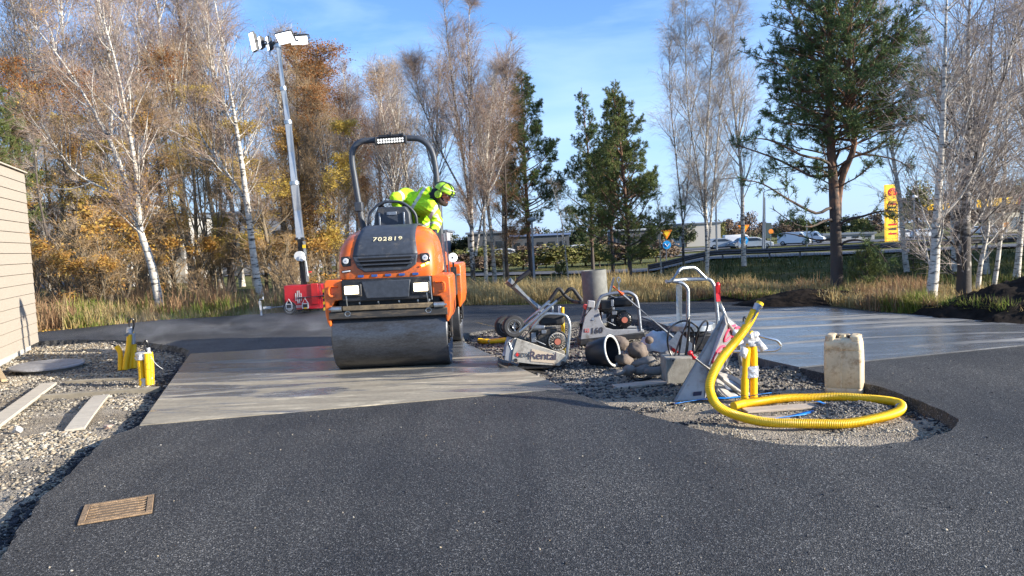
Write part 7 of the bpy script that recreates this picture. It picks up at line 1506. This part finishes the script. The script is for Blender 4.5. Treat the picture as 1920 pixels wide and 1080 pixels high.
# manhole
b = G(90, 694, GL); MH = thing('manhole_cover', 'round grey iron manhole cover raised above the left gravel', 'manhole cover', b); r_m = .5 * 124 / 1450 * b.y
m_ = MB(); m_.lathe([(0, .078), (r_m * .93, .078), (r_m * .95, .074), (r_m * .98, .078), (r_m, .074), (r_m, .058), (r_m * .9, .05), (0, .05)], (0, 0, 0), (.02, -.02, 1), 56)
m_.build('cover', mat('cast_iron', (.30, .30, .31), .55, metal=.3, bump=.9, bscale=50, var=.2, dirt=(.22, .2, .17), dscale=5, damt=.3), MH)
m_ = MB(); m_.lathe([(0, .04), (r_m * .8, .04), (r_m * .78, -.03), (0, -.03)], (0.05, .0, 0), (0, 0, 1), 40); m_.build('shaft_ring', PIPEC, MH)
# boards
board(G(-70, 842, GL + .035), G(92, 722, GL + .03), .155, .028, 'long pale grey board reaching in from the left edge, with a square notch', WOODP)
board(G(140, 808, GL + .012), G(190, 744, GL + .022), .15, .02, 'short curved pale board lying on the white gravel', WOODP, bend=.03)
board(G(-30, 652, GL + .25), G(8, 716, GL + .02), .06, .03, 'brown wooden batten leaning down from the pale building wall', WOODB)
board(G(55, 752, GL - .01), G(300, 735, GL - .01), .09, .055, 'nearer timber edging half buried across the left gravel', mat('weathered_timber', (.24, .21, .16), .9, var=.25, vscale=8), nm='timber_edging', cat='timber', group='timber edgings in the left gravel')
board(G(125, 722, GL - .02), G(292, 713, GL - .02), .08, .05, 'farther timber edging half buried in the left gravel', mat('weathered_timber', (.24, .21, .16), .9), nm='timber_edging', cat='timber', group='timber edgings in the left gravel')
def rock(px, py, s, mt, label, seed):
    b = G(px, py, GL); m_ = MB(); V0, F0 = ico(); rs = np.random.RandomState(seed); m_.add([tuple(v * np.array((s, s * .8, s * .6)) * (1 + .25 * rs.randn())) for v in V0], [tuple(f) for f in F0]); o = m_.build('stone', mt, smooth=False, bevel=s * .12); o.location = (b.x, b.y, GL + s * .35); return tag(o, label, 'stone')
rock(202, 804, .05, mat('pinkish_stone', (.45, .33, .27), .9, var=.3), 'pinkish stone at the tip of the short curved board by the asphalt edge', 1)
rock(33, 812, .055, mat('white_stone', (.55, .54, .50), .9, var=.2), 'largest white stone among the gravel under the long pale board', 2)
rock(56, 836, .035, mat('tan_stone', (.50, .40, .26), .9, var=.2), 'tan stone on the gravel right of the largest white stone', 3)
# grate
c = [G(154, 948, .004), G(283, 932, .004), G(290, 962, .004), G(158, 981, .004)]; b = (c[0] + c[2]) / 2; b.z = 0
GRt = thing('drain_grate', 'rusty rectangular drain grate set in the foreground asphalt', 'drain grate', b, R(23))
lw, lh = (c[1] - c[0]).length / 2, (c[3] - c[0]).length / 2; RUST = mat('rusty_iron', (.30, .20, .115), .85, metal=.15, var=.4, vscale=25, dirt=(.09, .06, .04), dscale=30, damt=.4, bump=.5, bscale=120)
m_ = MB(); m_.box((0, -lh + .012, .004), (2 * lw, .024, .012)); m_.box((0, lh - .012, .004), (2 * lw, .024, .012)); m_.box((-lw + .016, 0, .0045), (.032, 2 * lh - .048, .012)); m_.box((lw - .016, 0, .0045), (.032, 2 * lh - .048, .012)); m_.build('frame', RUST, GRt, bevel=.003)
m_ = MB(); nb = 6
for i in range(nb): y = -lh + .024 + (2 * lh - .048) * (i + .5) / nb; m_.box((0, y, .003), (2 * lw - .066, (2 * lh - .05) / nb * .46, .010))
m_.build('bar', RUST, GRt, bevel=.002)
m_ = MB(); m_.box((0, 0, .0005), (2 * lw + .018, 2 * lh + .018, .003)); m_.build('pit_shade', mat('void_shade_black', (.004, .004, .005), .9), GRt)  # thin black sheet paints the shade below the bars and round the frame
m_ = MB(); m_.box((0, 0, .0022), (2 * lw * .55, 2 * lh - .06, .005)); m_.build('mud', mat('mud_fill', (.13, .09, .055), .95, var=.4, vscale=40), GRt)
# building
ck = G(66, 656, GL); dirn = Vector((.363, -1, 0)).normalized(); inn = Vector((-dirn.y, dirn.x, 0)) * 1.0
if inn.x > 0: inn = -inn
HB = thing('wooden_building', 'pale wooden building with horizontal boards at the left edge on a concrete plinth', 'building', ck)
zt = 1.35 + (490 - 327) * ck.y / 1450 ; zbw = (P(73, 641, ck.y)).z - GL; Ht = zt - GL
CLAD = mat('pale_cladding', (.34, .295, .24), .75, var=.10, vscale=3, stretch=(4, 4, 30), bump=.12, bscale=60, dirt=(.45, .36, .27), dscale=6, damt=.15)
out = -inn
nb = 17; bh = (Ht - zbw) / nb; Lw = 7.0
m_ = MB()
for i in range(nb):
    z0_ = zbw + i * bh
    # shiplap board: lower edge proud of the upper
    A_ = [out * .05, out * .035]
    for sgn in (0,):
        p = lambda s, o, z: dirn * s + out * o + Vector((0, 0, z))
        V = [p(-.02, .058, z0_), p(Lw, .058, z0_), p(Lw, .050, z0_ + bh - .008), p(-.02, .050, z0_ + bh - .008), p(-.02, .0, z0_), p(Lw, .0, z0_), p(Lw, .0, z0_ + bh - .008), p(-.02, .0, z0_ + bh - .008)]
        m_.add(V, [(0, 1, 2, 3), (4, 7, 6, 5), (0, 4, 5, 1), (3, 2, 6, 7), (0, 3, 7, 4), (1, 5, 6, 2)])
m_.build('cladding', CLAD, HB, smooth=False)
m_ = MB(); p = lambda s, o, z: dirn * s + inn * o + Vector((0, 0, z))
V = [p(0.01, .002, zbw), p(Lw, .002, zbw), p(Lw, 5, zbw), p(0.01, 5, zbw)]; V += [v + Vector((0, 0, Ht - zbw)) for v in V]; m_.add(V, [(3, 2, 1, 0), (4, 5, 6, 7), (0, 1, 5, 4), (1, 2, 6, 5), (2, 3, 7, 6), (3, 0, 4, 7)]); m_.build('wall_core', mat('dark_membrane', (.06, .05, .045), .9), HB, smooth=False)
m_ = MB(); V = [p(.12, .03, -.1), p(Lw, .03, -.1), p(Lw, 4.9, -.1), p(.12, 4.9, -.1)]; V += [v + Vector((0, 0, zbw + .095)) for v in V]; m_.add(V, [(3, 2, 1, 0), (4, 5, 6, 7), (0, 1, 5, 4), (1, 2, 6, 5), (2, 3, 7, 6), (3, 0, 4, 7)]); m_.build('plinth', mat('plinth_concrete', (.44, .43, .40), .85, var=.15), HB, smooth=False)
m_ = MB(); V = [p(-.06, -.09, Ht), p(Lw, -.09, Ht), p(Lw, 5.1, Ht + .25), p(-.06, 5.1, Ht + .25)]; V += [v + Vector((0, 0, .02)) for v in V]; m_.add(V, [(3, 2, 1, 0), (4, 5, 6, 7), (0, 1, 5, 4), (1, 2, 6, 5), (2, 3, 7, 6), (3, 0, 4, 7)]); m_.build('roof', mat('felt_roof', (.4, .36, .3), .8), HB, smooth=False)
# survey stake is the jockey stand; grey street lamp in the meadow
b = GT(1003, 546); b = Vector((b.x, b.y, hz(b.x, b.y)))
SLp = thing('street_lamp', 'slim grey street lamp in the dry grass right of the dark centre pine', 'street lamp', b); t_ = P(997, 416, b.y) - b
m_ = MB(); m_.tube([(0, 0, 0), (t_.x, 0, t_.z)], [.055, .04], 10); m_.build('pole', SHADEGREY, SLp)
m_ = MB(); m_.lathe([(.03, 0), (.16, .03), (.20, .10), (.17, .16), (.0, .20)], t_, (0, 0, 1), 20); m_.build('lamp_head', mat('lamp_head_grey', (.22, .26, .28), .4), SLp)
# steam over the hot asphalt
sc0 = G(470, 625); 
m_ = MB(); m_.box((0, 0, .22), (6.4, 2.6, .50)); st = m_.build('steam', mat('tmp_steam', (1, 1, 1)), smooth=False); st.location = (sc0.x, sc0.y + .1, 0.0); tag(st, kind='stuff')
ms = bpy.data.materials.new('steam'); ms.use_nodes = True; N = ms.node_tree.nodes; Lk = ms.node_tree.links; N.remove(N['Principled BSDF']); pv = N.new('ShaderNodeVolumePrincipled'); pv.inputs['Color'].default_value = (.95, .96, 1, 1); pv.inputs['Anisotropy'].default_value = .2
tc = N.new('ShaderNodeTexCoord'); mp = N.new('ShaderNodeMapping'); mp.inputs['Scale'].default_value = (1.1, 1.4, 2.2); Lk.new(tc.outputs['Object'], mp.inputs[0]); nz = N.new('ShaderNodeTexNoise'); nz.inputs['Scale'].default_value = 1.3; nz.inputs['Detail'].default_value = 4; nz.inputs['Distortion'].default_value = 1.0; Lk.new(mp.outputs[0], nz.inputs['Vector'])
rp = N.new('ShaderNodeMapRange'); rp.inputs[1].default_value = .50; rp.inputs[2].default_value = .72; rp.inputs[3].default_value = 0; rp.inputs[4].default_value = .5; Lk.new(nz.outputs['Fac'], rp.inputs[0])
tg = N.new('ShaderNodeTexCoord'); sx = N.new('ShaderNodeSeparateXYZ'); Lk.new(tg.outputs['Generated'], sx.inputs[0])
def tri(o_):
    a = N.new('ShaderNodeMath'); a.operation = 'PINGPONG'; a.inputs[1].default_value = .5; Lk.new(o_, a.inputs[0]); c = N.new('ShaderNodeMapRange'); c.inputs[1].default_value = 0; c.inputs[2].default_value = .3; Lk.new(a.outputs[0], c.inputs[0]); return c.outputs[0]
fz_ = N.new('ShaderNodeMapRange'); fz_.inputs[1].default_value = 0.1; fz_.inputs[2].default_value = 1; fz_.inputs[3].default_value = 1; fz_.inputs[4].default_value = 0; Lk.new(sx.outputs[2], fz_.inputs[0])
cur = rp.outputs[0]
for o_ in (tri(sx.outputs[0]), tri(sx.outputs[1]), fz_.outputs[0]):
    a = N.new('ShaderNodeMath'); a.operation = 'MULTIPLY'; Lk.new(cur, a.inputs[0]); Lk.new(o_, a.inputs[1]); cur = a.outputs[0]
Lk.new(cur, pv.inputs['Density']); Lk.new(pv.outputs[0], N['Material Output'].inputs['Volume']); st.data.materials[0] = ms; st.data.materials[0] = ms
scene.cycles.volume_step_rate = 4
# ------------------------------------------------------------------ cars
TYRE = BLACKP
def make_car(kind, paint, label, px, py, Y, rz, group=None):
    b = Vector(((px - 960) / 1450 * Y, Y, 0)); b.z = hz(b.x, b.y) + .08
    c = thing('parked_van' if kind == 'van' else 'parked_car', label, 'van' if kind == 'van' else 'car', b, rz, group)
    if kind == 'van': body = [(-2.2, .35), (-2.2, 1.75), (-2.05, 1.88), (.9, 1.90), (1.25, 1.75), (1.65, 1.15), (2.2, .95), (2.3, .7), (2.3, .35)]; win = [(.75, 1.2), (.85, 1.62), (1.2, 1.62), (1.52, 1.2)]; wsx = (1.27, 1.66, 1.72, 1.16); wheels = (-1.45, 1.5); hw_ = .9; fs = .85
    else: body = [(-2.1, .35), (-2.15, .85), (-2.05, 1.02), (-1.75, 1.38), (-1.2, 1.50), (.1, 1.50), (.55, 1.40), (1.15, 1.00), (1.95, .85), (2.15, .65), (2.15, .35)]; win = [(-1.65, 1.04), (-1.35, 1.38), (.15, 1.40), (.85, 1.04)]; wsx = (.57, 1.14, 1.38, 1.02); wheels = (-1.35, 1.35); hw_ = .88; fs = .8
    m_ = MB(); n = len(body)
    rings = []
    for s in (-1, -.93, .93, 1):
        rings.append([(x * (1 if abs(s) < .95 else .985), s * hw_ * (1 - .14 * max(0, z - .95) / .6), z if abs(s) < .95 else .35 + (z - .35) * .965) for x, z in body])
    m_.slices(rings); bo = m_.build('body', paint, c, angle=40)
    for s in (-1, 1):
        m_ = MB(); k = [(x, s * (hw_ * (1 - .14 * max(0, z - .95) / .6) + .012), z) for x, z in win]; m_.add(k, [(0, 1, 2, 3)]); m_.build('window', GLASSD, bo)
        m_ = MB()
    m_ = MB(); a, b2, z2, z1 = wsx; m_.add([(b2 + .03, -.72, z1 + .02), (b2 + .03, .72, z1 + .02), (a + .03, .66, z2), (a + .03, -.66, z2)], [(0, 1, 2, 3)]); m_.build('windscreen', GLASSD, bo)
    for s in (-1, 1):
        m_ = MB(); m_.box((2.15 if kind != 'van' else 2.26, s * .62, .72), (.12, .28, .14)); m_.build('headlight', LENS, bo, bevel=.03)
        m_ = MB(); m_.box((-2.13 if kind != 'van' else -2.2, s * .68, .85), (.06, .2, .2)); m_.build('tail_light', REDP, bo, bevel=.01)
    for x in wheels:
        for s in (-1, 1):
            m_ = MB(); m_.lathe([(.19, -.1), (.30, -.1), (.33, -.07), (.33, .07), (.30, .1), (.19, .1)], (x, s * (hw_ - .08), .33), (0, s, 0), 20); w_ = m_.build('wheel', TYRE, c)
            m_ = MB(); m_.lathe([(0, .08), (.06, .09), (.17, .06), (.2, .1)], (x, s * (hw_ - .08), .33), (0, s, 0), 16); m_.build('rim', SHADEGREY, w_)
    m_ = MB(); m_.box((0, 0, .33), (3.6, hw_ * 1.7, .25)); m_.build('underbody', BLACKM, c)
    return c
CW = mat('white_car_paint', (.62, .63, .64), .25, coat=.6); CS = mat('silver_car_paint', (.40, .43, .47), .3, metal=.4, coat=.5); CD = mat('dark_car_paint', (.05, .06, .075), .25, coat=.6); CBL = mat('blue_grey_car_paint', (.16, .22, .30), .3, coat=.5)
make_car('car', CW, 'white hatchback driving on the road behind the dark guard rail', 1419, 462, 100, R(-14))
make_car('car', CD, 'dark blue-grey hatchback right behind the white hatchback by the priority sign', 1398, 462, 106, R(-160))
make_car('car', CS, 'silver car parked left of the priority sign pole', 1359, 458, 108, R(-5))
make_car('van', CW, 'white van parked behind the priority sign', 1387, 455, 118, R(0))
make_car('van', CW, 'white van facing right, just right of the dark board', 1492, 450, 112, R(-30))
make_car('van', CW, 'white van half hidden behind the right white van', 1520, 450, 120, R(-30))
make_car('car', CW, 'small white car far off behind the left young pine', 1094, 466, 110, R(5))
make_car('car', CW, 'white car seen between the birch trunks right of the roller', 957, 468, 92, R(3), None)
make_car('car', CS, 'silver car at the far car park behind the street lamp', 1025, 467, 112, R(0))
make_car('car', CW, 'white car behind the birch trunks nearest the roller', 905, 470, 98, R(3))
make_car('car', CW, 'white car at the filling station left of the dark-trunked birch', 1740, 447, 118, R(0))
make_car('car', CS, 'blue-silver car under the yellow canopy at the filling station', 1832, 440, 132, R(0))
make_car('car', CW, 'white car under the right end of the yellow canopy', 1862, 438, 128, R(0))
make_car('car', CW, 'white car parked just right of the yellow price totem', 1700, 450, 125, R(4))

# ------------------------------------------------------------------ guard rail
gp = [Vector((7.2, 40.5, 0)), Vector((9.5, 39.2, 0)), Vector((12.0, 38.5, 0)), Vector((16, 38, 0)), Vector((22, 38, 0)), Vector((30, 38.5, 0))]
gs = spline(gp, 8); GRr = thing('guard_rail', 'long dark steel guard rail along the top of the shaded bank', 'guard rail', (12, 38.5, 0))
o0 = Vector((12, 38.5, 0)); RAILM = mat('dull_rail_steel', (.11, .11, .12), .6, metal=.3, var=.3)
m_ = MB(); V = []
for p in gs:
    z = hz(p.x, p.y)
    for dy, dz in ((-.02, .36), (-.06, .42), (-.02, .48), (-.06, .54), (-.02, .62)): V.append((p.x - o0.x, p.y - o0.y + dy, z + dz))
m_.add(V, [(i * 5 + j, i * 5 + j + 1, (i + 1) * 5 + j + 1, (i + 1) * 5 + j) for i in range(len(gs) - 1) for j in range(4)]); r_ = m_.build('rail', RAILM, GRr); s_ = r_.modifiers.new('s', 'SOLIDIFY'); s_.thickness = .01
for i in range(0, len(gs), 3):
    p = gs[i]; z = hz(p.x, p.y); m_ = MB(); m_.box((p.x - o0.x, p.y - o0.y + .05, z + .25), (.06, .1, .75)); m_.build('post', RAILM, GRr)

# ------------------------------------------------------------------ poles and signs
def pole(px, ptop, pbase, Y, r, label, head=None, nm='lamp_post', cat='lamp post', lean=0):
    b = Vector(((px - 960) / 1450 * Y, Y, 0)); b = P(px, pbase, Y); b.z = hz(b.x, b.y); t = thing(nm, label, cat, b); tp = P(px + lean, ptop, Y) - b
    m_ = MB(); m_.tube([(0, 0, 0), (tp.x, 0, tp.z)], [r, r * .7], 8); m_.build('pole', SHADEGREY, t)
    if head == 'arm': m_ = MB(); m_.tube([tp, tp + Vector((.5, 0, .2)), tp + Vector((1.6, 0, .25))], r * .6, 8); m_.box(tp + Vector((1.9, 0, .25)), (.7, .3, .12)); m_.build('lamp_head', SHADEGREY, t)
    if head == 'cap': m_ = MB(); m_.lathe([(.05, -.1), (.5, 0), (.45, .12), (.15, .35), (0, .38)], tp, (0, 0, 1), 16); m_.build('lamp_head', WHITE, t)
    return t, tp
pole(1344, 340, 466, 80, .11, 'tall grey lamp post right of the airy white birch', 'arm', lean=-3)
pole(1430, 360, 463, 85, .11, 'tall pale lamp post left of the dark board', 'arm', lean=2)
pole(1434, 370, 463, 95, .10, 'second thinner lamp post close beside the tall pale one', None)
pole(1513, 420, 457, 80, .07, 'short pale post in front of the right white van', None, 'post', 'post')
pole(1714, 370, 440, 115, .13, 'capped lamp post right of the yellow price totem', 'cap')
pole(1055, 420, 462, 95, .08, 'white pole behind the left young pine', None, 'flag_pole', 'pole')
pole(1045, 430, 462, 95, .08, 'short white pole left of the white pole behind the young pine', None, 'flag_pole', 'pole')
def sign(px, ptop, pbase, Y, label):
    t, tp = pole(px, ptop, pbase, Y, .045, label, None, 'road_sign', 'road sign')
    m_ = MB(); s = .36; c = tp + Vector((0, -.08, -.15)); m_.prism([(c.x - s, c.z + .24), (c.x + s, c.z + .24), (c.x, c.z - .36)], 'y', c.y - .02, c.y + .02); m_.build('give_way_plate', mat('orange_sign', (.85, .25, .02), .5, emit=None), t, bevel=.05)
    m_ = MB(); m_.prism([(c.x - s * .6, c.z + .17), (c.x + s * .6, c.z + .17), (c.x, c.z - .2)], 'y', c.y - .035, c.y - .022); m_.build('plate_centre', YELP, t)
    m_ = MB(); d = c + Vector((0, -.01, -.68)); m_.cyl(d + Vector((0, .02, 0)), d + Vector((0, -.02, 0)), .26, n=24); m_.build('blue_disc', mat('sign_blue', (.02, .30, .72), .4), t)
    m_ = MB(); m_.tube([d + Vector((-.13, -.03, .07)), d + Vector((0, -.03, -.10)), d + Vector((.13, -.03, .07))], .03, 6); m_.build('arrow_mark', WHITE, t)
sign(1393, 425, 480, 46, 'orange give-way sign with a blue disc beside the white hatchback'); sign(1249, 434, 490, 48, 'orange give-way sign with a blue disc left of the slim bare birch')
b = P(1440, 455, 98); b.z = hz(b.x, b.y); DB = thing('notice_board', 'dark green-grey back of a large road board near the vans', 'sign board', b)
m_ = MB(); x0 = P(1431, 440, 98).x - b.x; x1 = P(1447, 440, 98).x - b.x; z0, z1 = (P(1440, 447, 98) - b).z, (P(1440, 418, 98) - b).z; m_.box(((x0 + x1) / 2, 0, (z0 + z1) / 2), (x1 - x0, .08, z1 - z0)); m_.build('board', mat('dark_board', (.035, .06, .065), .6), DB, bevel=.02)
for x in (x0 + .15, x1 - .15): m_ = MB(); m_.box((x, .08, z1 / 2), (.08, .06, z1)); m_.build('post', SHADEGREY, DB)
t, tp = pole(1445, 434, 462, 70, .04, 'small orange round sign beside the dark board', None, 'road_sign', 'road sign'); m_ = MB(); m_.cyl(tp + Vector((0, -.05, 0)), tp + Vector((0, -.09, 0)), .22, n=20); m_.build('disc', mat('orange_sign', (.85, .25, .02), .5), t)

# ------------------------------------------------------------------ filling station
Yg = 145
def gpnt(px, py, Y=Yg): return P(px, py, Y)
b = gpnt(1840, 437); b.z = hz(b.x, b.y)
FS = thing('filling_station', 'filling station with a yellow canopy edge and pale shop at the right', 'filling station', b)
CY = mat('canopy_yellow', (.90, .55, .03), .4, emit=(.95, .52, .03), estr=.45); CRd = mat('canopy_red', (.75, .03, .03), .4, emit=(.8, .03, .03), estr=.2); CWh = mat('canopy_white', (.74, .73, .70), .5)  # glow added to brighten the fascias and totem in grazing sun
pL, pR = gpnt(1832, 383, 140), gpnt(1990, 370, 138); d = pR - pL
def slab(pA, pB, h, depth, name, mt, dz=0.0, off=0.0):
    a, c = pA - b, pB - b; m_ = MB(); V = []
    for p in (a, c):
        for y_, z_ in ((off, dz), (depth, dz), (depth, dz + h), (off, dz + h)): V.append((p.x, p.y + y_, p.z + z_))
    m_.add(V, [(0, 1, 2, 3), (7, 6, 5, 4), (0, 4, 5, 1), (1, 5, 6, 2), (2, 6, 7, 3), (3, 7, 4, 0)]); return m_.build(name, mt, FS, smooth=False)
slab(pL, pR, 1.7, 12, 'canopy', CWh, -.85)
slab(pL, gpnt(1902, 377, 139.4), 1.3, .1, 'canopy_fascia', CY, -.55, -.9); slab(gpnt(1902, 377, 139.4), pR, 1.6, .1, 'red_fascia', CRd, -.6, -.9)
slab(gpnt(1722, 391, 150), gpnt(1800, 385, 148), 1.4, 9, 'rear_canopy', CWh, -.75); slab(gpnt(1722, 391, 150), gpnt(1775, 387, 149), 1.1, .1, 'rear_canopy_fascia', CY, -.5, -.9); slab(gpnt(1778, 387, 149), gpnt(1792, 386, 148.6), 1.1, .1, 'rear_red_fascia', CRd, -.5, -.9)
for px, Y in ((1798, 146), (1860, 143), (1918, 141), (1748, 152)):
    p = gpnt(px, 415, Y) - b; m_ = MB(); m_.box((p.x, p.y, 2.2), (.45, .45, 4.4)); m_.build('canopy_column', mat('tan_column', (.45, .30, .12), .6) if px == 1798 else CWh, FS)
s0, s1 = gpnt(1875, 420, 152) - b, gpnt(2020, 415, 150) - b
m_ = MB(); m_.box(((s0.x + s1.x) / 2, s0.y + 2.5, 1.9), (s1.x - s0.x, 5, 3.8)); shp = m_.build('shop', mat('shop_cream', (.62, .57, .46), .6), FS, smooth=False)
for i in range(4): m_ = MB(); x = s0.x + 3.2 + i * 3.2; m_.box((x, s0.y - .03, 1.7), (2.2, .06, 2.4)); w_ = m_.build('shop_window', mat('shop_glass', (.12, .17, .22), .1), shp); m_ = MB(); m_.box((x, s0.y - .07, 1.7), (.08, .05, 2.4)); m_.build('window_bar', BLACKM, w_)
m_ = MB(); m_.box((s0.x + 1.1, s0.y - .03, 1.5), (1.4, .06, .8)); m_.build('poster', mat('orange_poster', (.8, .35, .1), .6), shp)
b2 = P(1672, 448, 110); b2.z = hz(b2.x, b2.y)
TT = thing('price_totem', 'tall yellow and red price totem standing left of the filling station', 'sign totem', b2)
h = (P(1672, 346, 110) - b2).z; wd = (P(1684.5, 400, 110) - P(1660, 400, 110)).x
m_ = MB(); m_.box((0, 0, h / 2), (wd, .5, h)); tb_ = m_.build('panel', CY, TT, bevel=.08)
m_ = MB(); m_.box((wd / 2 - .06, -.02, h / 2), (.14, .56, h - .1)); m_.build('panel_edge', CWh, TT)
m_ = MB(); m_.lathe([(0, .03), (.62, .02), (.66, 0)], (.05, -.26, h - 1.15), (0, -1, 0), 24)
m_.v = [(v[0], v[1], (h - 1.15) + max(v[2] - (h - 1.15), -.38)) for v in m_.v]; m_.build('red_emblem', CRd, TT)
m_ = MB()
for i in range(5): a = R(30 + 30 * i); m_.tube([(.05, -.30, h - 1.5), (.05 + .5 * math.cos(a), -.30, h - 1.5 + .8 * math.sin(a))], .03, 4)
m_.build('emblem_rib', CY, TT)
for i, (z, c_) in enumerate(((h * .66, CRd), (h * .60, BLACKM), (h * .30, CRd), (h * .22, BLACKM), (h * .14, CRd))):
    m_ = MB(); m_.box((0, -.27, z), (wd * .62, .04, .26)); m_.build('price_row', c_, TT)
# ------------------------------------------------------------------ far buildings
def bld(px0, px1, ptop, pbase, Y, depth, mt, label, roof=None, nwin=0, wmt=GLASSD, zt=None):
    a, c = P(px0, pbase, Y), P(px1, pbase, Y); cx = (a.x + c.x) / 2; z0 = hz(cx, Y) ; o = Vector((cx, Y, z0)); H = (P((px0 + px1) / 2, ptop, Y) - o).z; w_ = c.x - a.x
    t = thing('building', label, 'building', o); m_ = MB(); m_.box((0, depth / 2, H / 2), (w_, depth, H)); wl_ = m_.build('wall', mt, t, smooth=False)
    m_ = MB(); m_.box((0, depth / 2, H + .15), (w_ + .6, depth + .6, .3)); m_.build('roof', roof or mat('far_roof', (.12, .14, .17), .6), t, smooth=False)
    for i in range(nwin):
        x = -w_ / 2 + w_ * (i + .5) / nwin; m_ = MB(); m_.box((x, -.03, H * .55), (w_ / nwin * .5, .06, H * .28)); m_.build('window', wmt, t, smooth=False)
    return t
PW = mat('far_white_wall', (.46, .44, .41), .8, var=.06); GWm = mat('far_grey_wall', (.30, .31, .34), .8); DW = mat('far_dark_wall', (.07, .075, .085), .8)
bld(140, 232, 378, 480, 62, 8, PW, 'white gabled house seen through the orange leaves at the left', nwin=3)
bld(245, 345, 408, 478, 66, 8, PW, 'low white building with dark windows left of the willow', nwin=4)
bld(60, 130, 385, 480, 70, 8, GWm, 'grey building seen behind the small dark tree at the left', nwin=2)
bld(380, 560, 400, 476, 95, 12, GWm, 'long grey building behind the willow and the light tower', nwin=7)
bld(575, 838, 440, 474, 120, 15, GWm, 'long low grey warehouse behind the road roller', nwin=9)
bld(960, 1068, 442, 470, 125, 12, DW, 'dark flat-roofed building behind the street lamp', roof=mat('blue_roof', (.14, .2, .36), .5), nwin=5)
bld(1280, 1352, 420, 462, 150, 14, mat('far_beige_wall', (.42, .40, .37), .8), 'large pale beige building behind the slim bare birch', nwin=0)
bld(1155, 1240, 432, 464, 125, 10, DW, 'low dark building with a pale roof behind the right young pine', roof=mat('pale_roof', (.4, .42, .45), .5), nwin=4)
bld(1545, 1640, 440, 456, 140, 8, GWm, 'low grey building behind the trunk of the big pine', nwin=4)
bld(878, 950, 438, 472, 118, 10, DW, 'small dark building between the centre birches', nwin=3)
